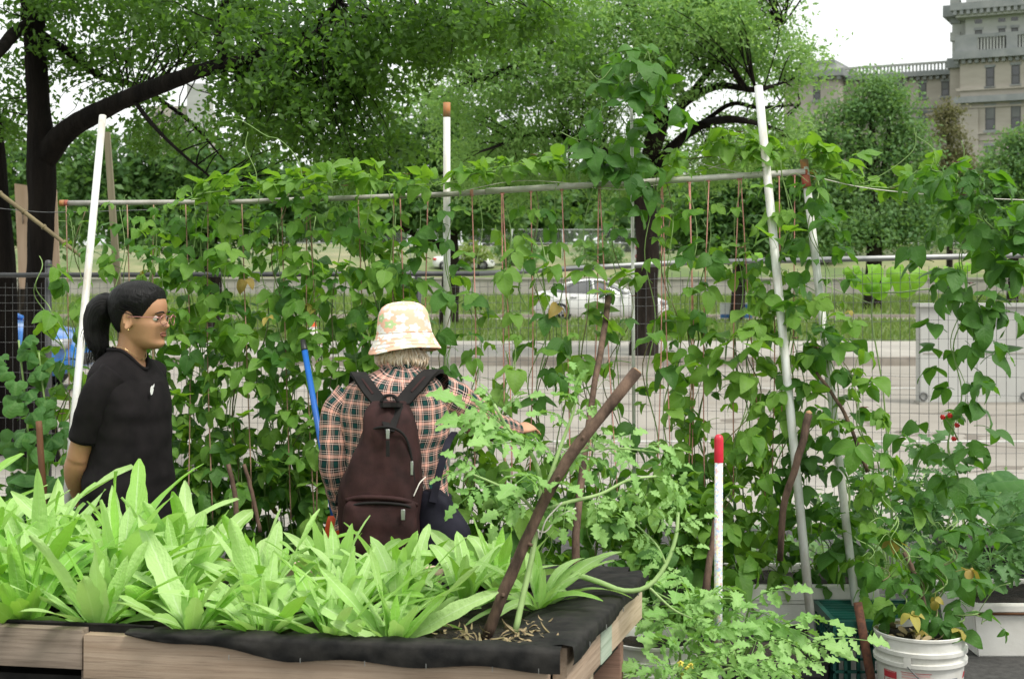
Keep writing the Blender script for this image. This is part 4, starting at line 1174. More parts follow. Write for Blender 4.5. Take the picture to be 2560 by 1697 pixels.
def trifoliate(rg, size, pet):
    b = MB()
    k = Vector((0, pet, pet * 0.25))
    b.tube(curve([(0, 0, 0), (0, pet * 0.5, pet * 0.22), k], 4), 0.0016, 4, False)
    for a, s in ((0, 1.0), (1.15 + rg.uniform(-.2, .2), 0.9), (-1.15 + rg.uniform(-.2, .2), 0.9)):
        V, F, U = leaf_grid(size * s * rg.uniform(0.88, 1.1), size * s * rg.uniform(0.58, 0.78), 0.36, 0.88, 7, 4, rg.uniform(-0.1, 0.45), rg.uniform(0.1, 1.25), rg.uniform(0.0, 0.10), rg.uniform(0, 6), rg.uniform(-.3, .3))
        off = 0.022 if a == 0 else 0.004
        M = Matrix.Translation(k) @ Matrix.Rotation(a, 4, 'Z') @ Matrix.Translation((0, off, 0)) @ Matrix.Rotation(rg.uniform(-0.75, 0.15), 4, 'X') @ Matrix.Rotation(rg.uniform(-.35, .35), 4, 'Y')
        b.add(xf(V, M), F, U)
    return b

def mesh_of(b, name, mat): return mesh(name, b.V, b.F, mat, uv=b.UV)

rgl = random.Random(5)
TRI = [mesh_of(trifoliate(rgl, 0.112, rgl.uniform(0.04, 0.10)), 'bean_leaf', M_bean) for _ in range(14)]
TRI_D = [mesh_of(trifoliate(rgl, 0.112, rgl.uniform(0.04, 0.10)), 'dark_bean_leaf', M_bean_dark) for _ in range(12)]
TRI_Y = [mesh_of(trifoliate(rgl, 0.085, 0.05), 'yellow_bean_leaf', M_bean_yel) for _ in range(3)]

def palmate(rg, size, mat, name):
    """five-lobed cucumber or squash leaf, petiole at the origin"""
    b = MB()
    n = 30
    ring = []
    for k in range(n + 1):
        a = -PI * 0.86 + 2 * PI * 0.86 * k / n
        lob = 0.74 + 0.26 * abs(math.cos(a * 2.5 * 0.72)) + rg.uniform(-.02, .02)
        ring.append((a, size * 0.5 * lob * (1.0 if abs(a) < 2.0 else 0.85)))
    V = [(0, 0, 0)]; U = [(0.5, 0.0)]
    for f in (0.4, 0.75, 1.0):
        for a, r_ in ring:
            x, y = math.sin(a) * r_ * f, math.cos(a) * r_ * f
            V.append((x, y + size * 0.08, -0.35 * size * f * f * 0.5 + 0.03 * size * math.sin(a * 5) * f))
            U.append((0.5 + 0.5 * x / size, f))
    m = n + 1
    F = [(0, 1 + k, 2 + k) for k in range(n)]
    for j in range(2):
        for k in range(n):
            a = 1 + j * m + k
            F.append((a, a + m, a + m + 1, a + 1))
    b.add(V, [tuple(reversed(f)) for f in F], U)
    return mesh_of(b, name, mat)
PALM = [palmate(rgl, 0.15, M_squash, 'cucumber_leaf') for _ in range(5)]
PALM_L = [palmate(rgl, 0.22, M_lime, 'lime_squash_leaf') for _ in range(4)]
PALM_BIG = [palmate(rgl, 0.32, M_squash, 'big_squash_leaf') for _ in range(4)]

def add_leaf(parent, me, pos, tip, nrm, s, name='leaf'):
    o = bpy.data.objects.new(name, me)
    COL.objects.link(o)
    o.parent = parent
    M = look_basis(Vector(pos) - WT[parent.name], tip, nrm, s)
    o.matrix_local = M
    return o

def hvec(a): return Vector((math.cos(a), math.sin(a), 0))

def vine(name, label, path, n, pool, rg, size=(0.7, 1.15), out=0.03, cat='bean vine', group=None, stem_r=0.0035, wind=0.02, face=0.55, flowers=0, stem_mat=None, yellow=0.006, up_tip=False, dens=None):
    """a climbing stem along path (world points) with n leaves"""
    path = [Vector(p) for p in path]
    t = thing(name, label, cat, (path[0].x, path[0].y, path[0].z), group=group)
    q = curve(path, 10 * max(2, len(path)))
    ph = rg.uniform(0, 6)
    q = [p + Vector((math.cos(i * 0.55 + ph), math.sin(i * 0.55 + ph), 0)) * wind for i, p in enumerate(q)]
    V, F, U = tube(q, [stem_r * (1 - 0.5 * i / len(q)) for i in range(len(q))], 5)
    mk('stem', V, F, stem_mat or M_stem, t, uv=U)
    for k in range(2):                                            # side stems twining round the main one
        s0, s1 = sorted((rg.randint(0, len(q) - 1), rg.randint(0, len(q) - 1)))
        if s1 - s0 < 6: continue
        a0, d0 = rg.uniform(0, 6), rg.uniform(0.015, 0.05)
        w = [q[i] + Vector((math.cos(a0 + i * 0.35), 0.6 * math.sin(a0 + i * 0.35), 0)) * d0 * math.sin(PI * (i - s0) / (s1 - s0)) for i in range(s0, s1 + 1)]
        V, F, U = tube(w, stem_r * 0.6, 4); mk('side_stem', V, F, stem_mat or (M_stem if k else M_stem_d), t, uv=U)
    for k in range(n):
        f = (k + rg.random()) / n
        if dens: f = dens(f)
        p = q[min(int(f * len(q)), len(q) - 1)]
        # leaves turn to the light, most of them towards the open side (the viewer's)
        a = rg.gauss(-PI / 2, 1.25) if rg.random() < face else rg.uniform(0, 2 * PI)
        h = hvec(a)
        tip = h * rg.uniform(0.45, 1.0) + Vector((0, 0, rg.uniform(-0.75, 0.35) if not up_tip else rg.uniform(-0.2, 0.7)))
        nrm = Vector((0, 0, 1)) * rg.uniform(0.45, 1.0) + h * rg.uniform(0.1, 0.75) + Vector((rg.gauss(0, .25), rg.gauss(0, .25), 0))
        me = rg.choice(TRI_Y) if rg.random() < yellow else rg.choice(pool)
        add_leaf(t, me, p + h * rg.uniform(0, out), tip, nrm, rg.uniform(*size) * (1 - 0.35 * max(0, f - 0.8) / 0.2))
    for k in range(flowers):
        p = q[rg.randint(len(q) // 2, len(q) - 1)] + Vector((rg.uniform(-.05, .05), -0.04, rg.uniform(-.02, .05)))
        b = MB()
        for j in range(4):
            V, F, U = leaf_grid(0.018, 0.014, 0.5, 0.5, 3, 2, 0.5, 0.6)
            b.add(xf(V, Matrix.Translation(p) @ Matrix.Rotation(j * 1.6, 4, 'Z') @ Matrix.Rotation(0.5, 4, 'X')), F, U)
        b.make('flower', M_flower_p, t)
    # a few tendrils
    for k in range(2):
        p = q[rg.randint(len(q) // 3, len(q) - 1)]
        e = p + Vector((rg.uniform(-.1, .1), rg.uniform(-.08, .02), rg.uniform(-.05, .12)))
        V, F, U = tube(curve([p, p.lerp(e, 0.5) + Vector((0, 0, 0.03)), e], 6), 0.0012, 4)
        mk('tendril', V, F, M_stem, t)
    return t

# ------------------------------------------------------------------ trellis of pipes and strings
TY = 5.75
def bar_pt(u):
    us = [152, 600, 1100, 1600, 2012]; vs = [508, 505, 487, 458, 432]; ys = [5.85, 5.8, 5.75, 5.68, 5.6]
    return P(u, np.interp(u, us, vs), np.interp(u, us, ys))
t = thing('bean_trellis', 'bean trellis of white pipes, long grey crossbar and hanging pink strings', 'trellis', (0.2, TY, 0))
TREL = t
b = MB(); b.tube([bar_pt(u) for u in (152, 350, 600, 850, 1100, 1225)], 0.0105, 12); b.make('crossbar', M_pvc_grey, t)
b = MB(); b.tube([bar_pt(u) + Vector((0, -0.004, 0.003)) for u in (1215, 1400, 1600, 1800, 2012)], 0.0125, 12); b.make('crossbar', pvc_mat('pale_grey_pipe', (0.55, 0.53, 0.49), (0.40, 0.37, 0.32)), t)
for u0, u1, m in ((150, 162, M_orange_rust), (163, 170, M_tape), (2000, 2018, M_tape)):
    b = MB(); b.tube([bar_pt(u0), bar_pt(u1)], 0.0135, 10); b.make('end_tape', m, t)
def pole(pts, r, mat, name='pole', n=14):
    V, F, U = tube(pts, r, n); return mk(name, V, F, mat, t, uv=U)
def to_ground(a, b_):
    d = b_ - a; k = (0.0 - a.z) / d.z; return a + d * k
a, c = P(257, 290, 5.75), P(186, 1040, 5.35); pole([a, to_ground(a, c)], 0.0145, M_pvc)
a, c = P(266, 330, 6.1), P(292, 700, 6.12)
b = MB(); g = to_ground(a, c)
b.add([a + Vector((-.012, 0, 0)), a + Vector((.012, 0, 0)), a + Vector((.012, .02, 0)), a + Vector((-.012, .02, 0)), g + Vector((-.02, 0, 0)), g + Vector((.02, 0, 0)), g + Vector((.02, .02, 0)), g + Vector((-.02, .02, 0))], [(3, 2, 1, 0), (4, 5, 6, 7), (0, 1, 5, 4), (1, 2, 6, 5), (2, 3, 7, 6), (3, 0, 4, 7)])
b.make('slat', M_plank_grey, t, smooth=False)
a = P(1117, 258, 5.82); o = pole([a, Vector((a.x, 5.82, 0))], 0.0148, M_pvc)
V, F, U = tube([a + Vector((0, 0, -0.058)), a + Vector((0, 0, 0.002))], 0.0153, 14); mk('rust_band', V, F, M_orange_rust, o)
z = CAM_H - (868 - HOR) * 5.82 / F_PX
V, F, U = tube([(a.x, 5.82, z - 0.003), (a.x, 5.82, z + 0.003)], 0.0152, 14); mk('rust_ring', V, F, M_rust, o)
a, c = P(1578, 115, 5.72), P(1585, 1100, 5.7); pole([a, to_ground(a, c)], [0.0065, 0.0075], M_pvc)
a = P(1896, 216, 5.58); c = P(2036, 1640, 5.2); D_POLE = pole([a, to_ground(a, c)], 0.0165, M_pvc)
a = P(2010, 402, 5.62); c = P(2140, 1520, 5.28); pole([a, to_ground(a, c)], 0.0155, M_pvc)
V, F, U = tube([P(2010, 400, 5.62), P(2013, 432, 5.612)], 0.0162, 14); mk('rust_band', V, F, M_orange_rust, t)
V, F, U = tube([P(2013, 440, 5.600), P(2018, 470, 5.59)], 0.0172, 14); mk('end_tape', V, F, M_tape, t)
a = P(2144, 1505, 5.02); c = P(2178, 1700, 4.93); pole([a, to_ground(a, c)], 0.0155, M_rust, 'rusty_rod')
# strings
rgs = random.Random(3)
for u in (168, 320, 386, 466, 522, 606, 705, 768, 774, 896, 985, 1001, 1070):
    a = bar_pt(u) + Vector((0, -0.012, -0.01)); e = P(u + rgs.uniform(4, 26), 1300, 5.55)
    m = a.lerp(e, 0.5) + Vector((rgs.uniform(-.02, .02), 0, 0))
    V, F, U = tube(curve([a, m, e], 8), 0.0026, 5); mk('twine', V, F, M_twine_tan if u < 1000 else M_twine_pink, t)
for u, du in ((1180, 6), (1254, 10), (1257, 24), (1327, -4), (1404, 22), (1496, -28), (1499, 45), (1652, -10), (1655, 24), (1721, 8), (1724, -4), (1771, -10), (1846, -12), (1851, 62), (1925, 4), (1946, 12), (1985, -10)):
    a = bar_pt(u) + Vector((0, -0.014, -0.01)); e = P(u + du, 1240, 5.5)
    m = a.lerp(e, 0.5) + Vector((rgs.uniform(-.015, .015), 0, 0))
    V, F, U = tube(curve([a, m, e], 8), 0.0024, 5); mk('twine', V, F, M_twine_pink, t)
    V, F, U = tube([bar_pt(u - 4) + Vector((0, 0, -0.0)), bar_pt(u + 4)], 0.0145, 8); mk('knot', V, F, M_twine_pink, t)
for pts in ([(1118, 486), (1300, 452), (1500, 462), (1700, 440), (1890, 385)], [(1480, 470), (1560, 474), (1650, 462)], [(1740, 408), (1900, 440), (2012, 436)]):
    V, F, U = tube(curve([P(u, v, 5.66) for u, v in pts], 16), 0.0016, 4); mk('tie_string', V, F, M_string, t)
V, F, U = tube(curve([P(2012, 436, 5.6), P(2150, 468, 5.55), P(2300, 485, 5.5), P(2450, 496, 5.45), P(2700, 505, 5.4)], 16), 0.0022, 5); mk('guy_line', V, F, M_string, t)

# bamboo cane crossing at the left
t = thing('bamboo_cane', 'dark bamboo cane slanting down from the left edge', 'cane', (-2.4, 6.3, 1.6))
q = [P(-60, 440, 6.5), P(0, 484, 6.45), P(60, 530, 6.4), P(110, 568, 6.35), P(160, 607, 6.3), P(215, 650, 6.25)]
V, F, U = tube(q, [0.0115, 0.011, 0.0105, 0.010, 0.0095, 0.009], 8); mk('culm', V, F, M_bamboo, t)
for p in q[1:5]:
    V, F, U = tube([p + Vector((-.004, 0, .003)), p + Vector((.004, 0, -.003))], 0.0135, 8); mk('node', V, F, M_bamboo, t)
o = thing('slack_wire', 'thin dark wire stretched across the trunk at the left', 'wire', P(0, 522, 6.6))
V, F, U = tube(curve([P(-60, 515, 6.6), P(60, 527, 6.55), P(150, 531, 6.5), P(400, 524, 6.45)], 12), 0.0018, 4); mk('strand', V, F, M_wire, o)

# ------------------------------------------------------------------ bean vines
ORD = ['first', 'second', 'third', 'fourth', 'fifth', 'sixth', 'seventh', 'eighth', 'ninth', 'tenth', 'eleventh', 'twelfth', 'thirteenth', 'fourteenth', 'fifteenth', 'sixteenth', 'seventeenth', 'eighteenth', 'nineteenth', 'twentieth']
G = 'bean vines on the trellis strings'
rgv = random.Random(21)
# dense left half
us = [172, 232, 300, 360, 420, 476, 532, 590, 646, 700, 756, 812, 868, 924, 984, 1050]
for i, u in enumerate(us):
    u2 = u + rgv.uniform(-12, 12)
    Yb = rgv.uniform(5.5, 5.75)
    top = bar_pt(u2) + Vector((rgv.uniform(-.04, .04), -0.02, rgv.uniform(0.0, 0.06) if u > 420 else -0.02))
    base = P(u2 + rgv.uniform(-10, 20), 690 + 1.45 * F_PX / Yb, Yb)
    n = 68 if u > 420 else (56 if u > 340 else 26)
    vine('bean_vine', 'dense leafy bean vine, %s string from the crossbar\'s left end' % ORD[i], [base, base.lerp(top, 0.33) + Vector((rgv.uniform(-.05, .05), 0, 0)), base.lerp(top, 0.66) + Vector((rgv.uniform(-.05, .05), -0.02, 0)), top], n, TRI if i % 3 else TRI_D, rgv, (0.36, 0.92), 0.09, group=G, flowers=1 if i % 4 == 0 else 0)
# a second layer behind
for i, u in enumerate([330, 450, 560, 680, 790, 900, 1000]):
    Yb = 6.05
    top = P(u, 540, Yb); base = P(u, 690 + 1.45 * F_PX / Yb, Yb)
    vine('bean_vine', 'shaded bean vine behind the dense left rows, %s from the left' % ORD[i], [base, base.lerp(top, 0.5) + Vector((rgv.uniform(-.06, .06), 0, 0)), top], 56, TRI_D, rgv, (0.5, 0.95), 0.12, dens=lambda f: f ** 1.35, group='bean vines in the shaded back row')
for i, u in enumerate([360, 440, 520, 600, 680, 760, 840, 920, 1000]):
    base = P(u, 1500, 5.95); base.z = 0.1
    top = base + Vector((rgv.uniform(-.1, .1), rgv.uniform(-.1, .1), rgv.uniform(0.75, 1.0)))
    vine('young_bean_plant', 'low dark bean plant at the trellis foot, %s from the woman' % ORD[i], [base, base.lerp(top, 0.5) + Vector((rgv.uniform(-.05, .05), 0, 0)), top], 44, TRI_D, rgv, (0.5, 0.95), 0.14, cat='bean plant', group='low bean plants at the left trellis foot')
vine('bean_vine', 'lone bean shoot with big leaves in front of the dark trunk', [P(168, 1060, 5.6), P(155, 900, 5.6), P(115, 780, 5.6), P(90, 640, 5.6)], 5, TRI, rgv, (0.8, 1.05), 0.08, group=G)
# sparse middle, where road and car show through
mid = [(1135, 26, 500), (1190, 21, 470), (1262, 22, 470), (1335, 20, 480), (1404, 20, 470), (1470, 18, 480), (1540, 20, 470), (1610, 15, 470), (1665, 20, 460), (1725, 30, 455), (1775, 22, 455), (1850, 26, 450)]
for i, (u, n, vt) in enumerate(mid):
    Yb = rgv.uniform(5.45, 5.7)
    top = bar_pt(u) + Vector((rgv.uniform(-.02, .02), -0.02, 0.0))
    base = P(u + rgv.uniform(-15, 15), 690 + 1.38 * F_PX / Yb, Yb)
    vine('bean_vine', 'open bean vine on pink string, %s right of the rust-topped pole' % ORD[i], [base, base.lerp(top, 0.33) + Vector((rgv.uniform(-.04, .04), 0, 0)), base.lerp(top, 0.66) + Vector((rgv.uniform(-.04, .04), -0.02, 0)), top], int(n * 2.3), TRI if i % 3 else TRI_D, rgv, (0.35, 1.0), 0.08, group=G, dens=lambda f: f * 0.97 if rgv.random() < 0.66 else f * 0.40, flowers=1 if i % 3 == 0 else 0)
# low leafage between strings at the foot of the middle part
for i, u in enumerate([1160, 1260, 1370, 1480, 1590, 1690, 1790]):
    Yb = 5.4
    base = P(u, 1540, Yb); base.z = 0.30
    top = base + Vector((rgv.uniform(-.08, .08), rgv.uniform(-.05, .1), rgv.uniform(0.45, 0.62)))
    vine('young_bean_plant', 'low young bean plant under the strings, %s right of the plaid person' % ORD[i], [base, base.lerp(top, 0.5) + Vector((rgv.uniform(-.05, .05), 0, 0)), top], 26, TRI_D if i % 2 else TRI, rgv, (0.45, 0.9), 0.12, cat='bean plant', group='low bean plants under the strings')
# vines round the two leaning pipes on the right
RV = [('bean vine wound up the front leaning white pipe', [(2040, 1450, 5.55), (2010, 1280, 5.55), (1985, 1000, 5.55), (1950, 700, 5.6), (1915, 440, 5.62)], 54, TRI_D),
      ('leafy bean vine between the two leaning white pipes', [(1900, 1450, 5.5), (1930, 1250, 5.42), (1990, 950, 5.45), (1960, 700, 5.5), (1965, 400, 5.52)], 56, TRI),
      ('bean vine wound up the rear leaning white pipe', [(2130, 1430, 5.4), (2110, 1250, 5.38), (2080, 950, 5.42), (2050, 650, 5.48), (2030, 420, 5.55)], 58, TRI_D),
      ('bushy bean vine spreading left of the front leaning pipe', [(1790, 1440, 5.45), (1800, 1300, 5.38), (1850, 1100, 5.42), (1880, 850, 5.5), (1870, 620, 5.55)], 46, TRI),
      ('bean vine arching right from the rear leaning pipe', [(2190, 1440, 5.25), (2190, 1340, 5.22), (2180, 1150, 5.2), (2120, 950, 5.3), (2090, 760, 5.4)], 46, TRI),
      ('bean growth filling the gap beneath the rear pipe', [(2050, 1430, 5.6), (2060, 1330, 5.55), (2000, 1200, 5.5), (2040, 1050, 5.5)], 34, TRI_D)]
for lab, pts, n, pool in RV:
    vine('bean_vine', lab, [P(*p) for p in pts], int(n * 1.1), pool, rgv, (0.38, 0.95), 0.10, group='bean vines on the leaning pipes', flowers=1)
# tall vine column at the right on its own line, from the white bucket
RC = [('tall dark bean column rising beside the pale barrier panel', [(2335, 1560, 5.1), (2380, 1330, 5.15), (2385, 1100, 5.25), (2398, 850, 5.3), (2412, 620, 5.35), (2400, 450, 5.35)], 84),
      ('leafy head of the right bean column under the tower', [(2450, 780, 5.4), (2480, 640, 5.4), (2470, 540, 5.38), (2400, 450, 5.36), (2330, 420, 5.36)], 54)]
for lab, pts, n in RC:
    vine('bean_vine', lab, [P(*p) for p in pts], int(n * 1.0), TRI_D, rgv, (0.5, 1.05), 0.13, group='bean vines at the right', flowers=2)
# leafy tower round the thin pole above the bar
vine('bean_vine', 'bean vine climbing the thin pole high above the crossbar', [P(1585, 470, 5.7), P(1570, 380, 5.7), P(1565, 280, 5.7), P(1585, 200, 5.7), P(1580, 120, 5.7)], 50, TRI_D, rgv, (0.6, 1.1), 0.13, group='bean vines above the crossbar', yellow=0)
vine('bean_vine', 'bean shoot leaning left off the thin pole', [P(1575, 430, 5.68), P(1500, 400, 5.66), P(1450, 340, 5.66), P(1520, 300, 5.66)], 12, TRI_D, rgv, (0.6, 1.0), 0.05, group='bean vines above the crossbar', yellow=0)
# runners lying along the top of the bar
TOPS = [('bean runner heaped on the crossbar above the woman', [(470, 500), (540, 478), (620, 470), (700, 462), (780, 452)], 26),
        ('bean runner heaped on the crossbar left of the rusty pole', [(730, 480), (820, 455), (900, 450), (980, 462), (1080, 462)], 36),
        ('bean runner sprawling right of the rusty pole top', [(1090, 470), (1180, 440), (1260, 420), (1330, 415), (1390, 440)], 32),
        ('bean runner topping the bar around the front leaning pipe', [(1840, 400), (1900, 380), (1960, 380), (2040, 400), (2100, 420)], 38),
        ('pale bean shoots left of the front leaning pipe', [(1690, 440), (1740, 400), (1800, 385), (1850, 360)], 24),
        ('bean runner strung between rear pipe and right column', [(2060, 440), (2150, 462), (2230, 470), (2320, 440), (2390, 420)], 30)]
for lab, pts, n in TOPS:
    vine('bean_runner', lab, [P(u, v, 5.68 + rgv.uniform(-.05, .03)) for u, v in pts], int(n * 0.95), TRI, rgv, (0.35, 0.9), 0.05, group='bean runners along the crossbar', up_tip=True, yellow=0, flowers=1)
# thin searching shoots against the trees
t = thing('bean_shoots', 'thin bare bean shoots waving above the crossbar', 'bean shoots', bar_pt(700))
for pts in ([(760, 470), (745, 400), (700, 350), (665, 340), (600, 300), (560, 305)], [(640, 470), (640, 430), (615, 370), (620, 330)], [(1450, 450), (1455, 410), (1480, 400), (1490, 430)], [(1990, 420), (2030, 330), (2030, 310), (2010, 305), (1995, 320)],
            [(2350, 420), (2330, 370), (2290, 340), (2285, 320)], [(2405, 430), (2410, 380), (2403, 352)], [(2120, 470), (2200, 440), (2280, 380), (2290, 330)], [(1870, 300), (1930, 270), (1960, 255)], [(1500, 330), (1450, 350), (1400, 330)], [(2240, 500), (2290, 515), (2360, 480)], [(1610, 150), (1620, 130), (1625, 150), (1640, 190)], [(1530, 170), (1500, 200), (1470, 175)]):
    V, F, U = tube(curve([P(u, v, 5.6) for u, v in pts], 14), 0.0017, 4); mk('shoot', V, F, M_stem, t)
# hanging pods and slender aerial stems in the open part
for i in range(16):
    u, v = rgv.uniform(1150, 1860), rgv.uniform(560, 900)
    p = P(u, v, 5.6)
    L_ = rgv.uniform(0.08, 0.16)
    V, F, U = tube(curve([p, p + Vector((rgv.uniform(-.02, .02), 0, -L_ * 0.5)), p + Vector((rgv.uniform(-.03, .03), -.01, -L_))], 6), [0.0015, 0.003, 0.0035, 0.0035, 0.0035, 0.003, 0.001], 5)
    o = mk('pod', V, F, M_stem, t)

# dark stakes standing among the beans
def stake(label, pts, r, mat, name='stake', bend=0.004):
    q = curve(pts, 14)
    t = thing(name, label, 'stake', q[0])
    rr = [interp(np.linspace(0, 1, len(r)), r, i / 14) * (1 + 0.10 * mnoise.noise(Vector((i * 0.9, pts[0][0] * 7, 0)))) for i in range(15)]
    q = [p + Vector((mnoise.noise(Vector((i * 0.5, 3, pts[0][0]))) * bend, 0, 0)) for i, p in enumerate(q)]
    V, F, U = tube(q, rr, 9)
    mk('shaft', V, F, mat, t, uv=U)
    return t, q
stake('slim dark stake standing behind the thick slanting branch', [P(1440, 1500, 5.0), P(1442, 1300, 5.02), P(1480, 1000, 5.3), P(1505, 860, 5.45), P(1522, 742, 5.6)], [0.016, 0.014, 0.012, 0.012, 0.013], M_twig)
t, q = stake('crooked stake leaning on the front white pipe', [P(1950, 1400, 5.15), P(1960, 1260, 5.12), P(1985, 1180, 5.1), P(2005, 1110, 5.1), P(2022, 1035, 5.12)], [0.012, 0.013, 0.013, 0.014, 0.015], M_twig)
V, F, U = tube([q[-1], q[-1] + Vector((-0.004, 0, 0.012))], [0.014, 0.008], 7); mk('split_tip', V, F, M_cutwood, t)
stake('short dark stake beside the confetti pole foot', [P(1752, 1540, 5.0), P(1770, 1430, 5.02), P(1790, 1300, 5.1)], [0.014, 0.013, 0.011], M_twig)
stake('dark stake among the beans right of the woman', [P(592, 1340, 5.35), P(588, 1240, 5.38), P(570, 1160, 5.4)], [0.011, 0.01, 0.009], M_twig)
stake('thin brown stake right of the dark one among the beans', [P(650, 1330, 5.35), P(632, 1240, 5.38), P(610, 1160, 5.4)], [0.008, 0.008, 0.007], M_twig)
stake('flat brown garden stake at the far left', [P(112, 1330, 5.3), P(108, 1200, 5.3), P(96, 1052, 5.32)], [0.012, 0.012, 0.012], M_stake_brown)
stake('thin brown twig stake right of the rear pipe', [P(2170, 1180, 5.28), P(2110, 1030, 5.32), P(2040, 930, 5.36)], [0.008, 0.007, 0.006], M_twig)

# ------------------------------------------------------------------ people
def loft(rings, n=32, power=1.0, cap=True, tilt=None):
    """rings: (centre, axis_x, axis_y, rx, ry); returns V, F, UV in metres"""
    V, F, U = [], [], []
    Lc = 0.0
    for i, (c, ax, ay, rx, ry) in enumerate(rings):
        c = Vector(c)
        if i: Lc += (c - Vector(rings[i - 1][0])).length
        per = 0.0
        for k in range(n):
            a = 2 * PI * k / n
            ca, sa = math.cos(a), math.sin(a)
            V.append(c + Vector(ax) * rx * math.copysign(abs(ca) ** power, ca) + Vector(ay) * ry * math.copysign(abs(sa) ** power, sa))
            U.append((a / (2 * PI) * PI * (rx + ry), Lc))
    m = len(rings)
    for i in range(m - 1):
        for k in range(n):
            a, b_ = i * n + k, i * n + (k + 1) % n
            F.append((a, b_, b_ + n, a + n))
    if cap:
        F.append(tuple(range(n - 1, -1, -1))); F.append(tuple(range((m - 1) * n, m * n)))
    return V, F, U

def resample(keys, n):
    """keys: list of tuples of floats, first the parameter -> n interpolated rows (smooth)"""
    A = np.array(keys, dtype=float)
    ts = np.linspace(A[0, 0], A[-1, 0], n)
    out = []
    pts = [Vector((0, 0, 0))]
    for t in ts:
        i = int(np.clip(np.searchsorted(A[:, 0], t) - 1, 0, len(A) - 2)) if A[0, 0] < A[-1, 0] else int(np.clip(np.searchsorted(-A[:, 0], -t) - 1, 0, len(A) - 2))
        f = (t - A[i, 0]) / (A[i + 1, 0] - A[i, 0])
        p0, p1, p2, p3 = A[max(i - 1, 0)], A[i], A[i + 1], A[min(i + 2, len(A) - 1)]
        row = 0.5 * ((2 * p1) + (p2 - p0) * f + (2 * p0 - 5 * p1 + 4 * p2 - p3) * f * f + (3 * p1 - p0 - 3 * p2 + p3) * f ** 3)
        row[0] = t
        out.append(row)
    return out

X_, Y_, Z_ = Vector((1, 0, 0)), Vector((0, 1, 0)), Vector((0, 0, 1))
def torso(keys, n=40, rows=30, power=0.9, wr=0.0, seed=0.0):
    """keys: (z, cx, cy, depth radius, width radius); forward +X"""
    rs = resample(keys, rows)
    V, F, U = loft([((r[1], r[2], r[0]), X_, Y_, r[3], r[4]) for r in rs], n, power)
    if wr:
        for i, v in enumerate(V):
            v = Vector(v)
            k = 1.1 * mnoise.noise(Vector((v.x * 5 + v.z * 13, v.y * 5 - v.z * 9, v.z * 6 + seed))) + mnoise.noise(Vector((v.x * 9, v.y * 9, v.z * 16 + seed))) + 0.6 * mnoise.noise(Vector((v.x * 20 + v.z * 14, v.y * 20, v.z * 22 + seed)))
            c = Vector((v.x, v.y, 0)); 
            V[i] = v + (c.normalized() if c.length > 1e-6 else c) * k * wr
    return V, F, U

def arm(pts, r, n=20, rows=22, wr=0.0, seed=0.0, ratio=1.0, lead=None):
    q = curve(pts, rows)
    rr = [interp(np.linspace(0, 1, len(r)), r, i / rows) for i in range(rows + 1)]
    V, F, U = tube(q, rr, n)
    U = [(u * 2 * PI * 0.055, l) for u, l in U]
    if wr:
        for i, v in enumerate(V):
            c = q[min(i // n, rows)]
            k = mnoise.noise(Vector(v) * 26 + Vector((seed, 0, 0)))
            V[i] = Vector(v) + (Vector(v) - c).normalized() * k * wr
    return V, F, U

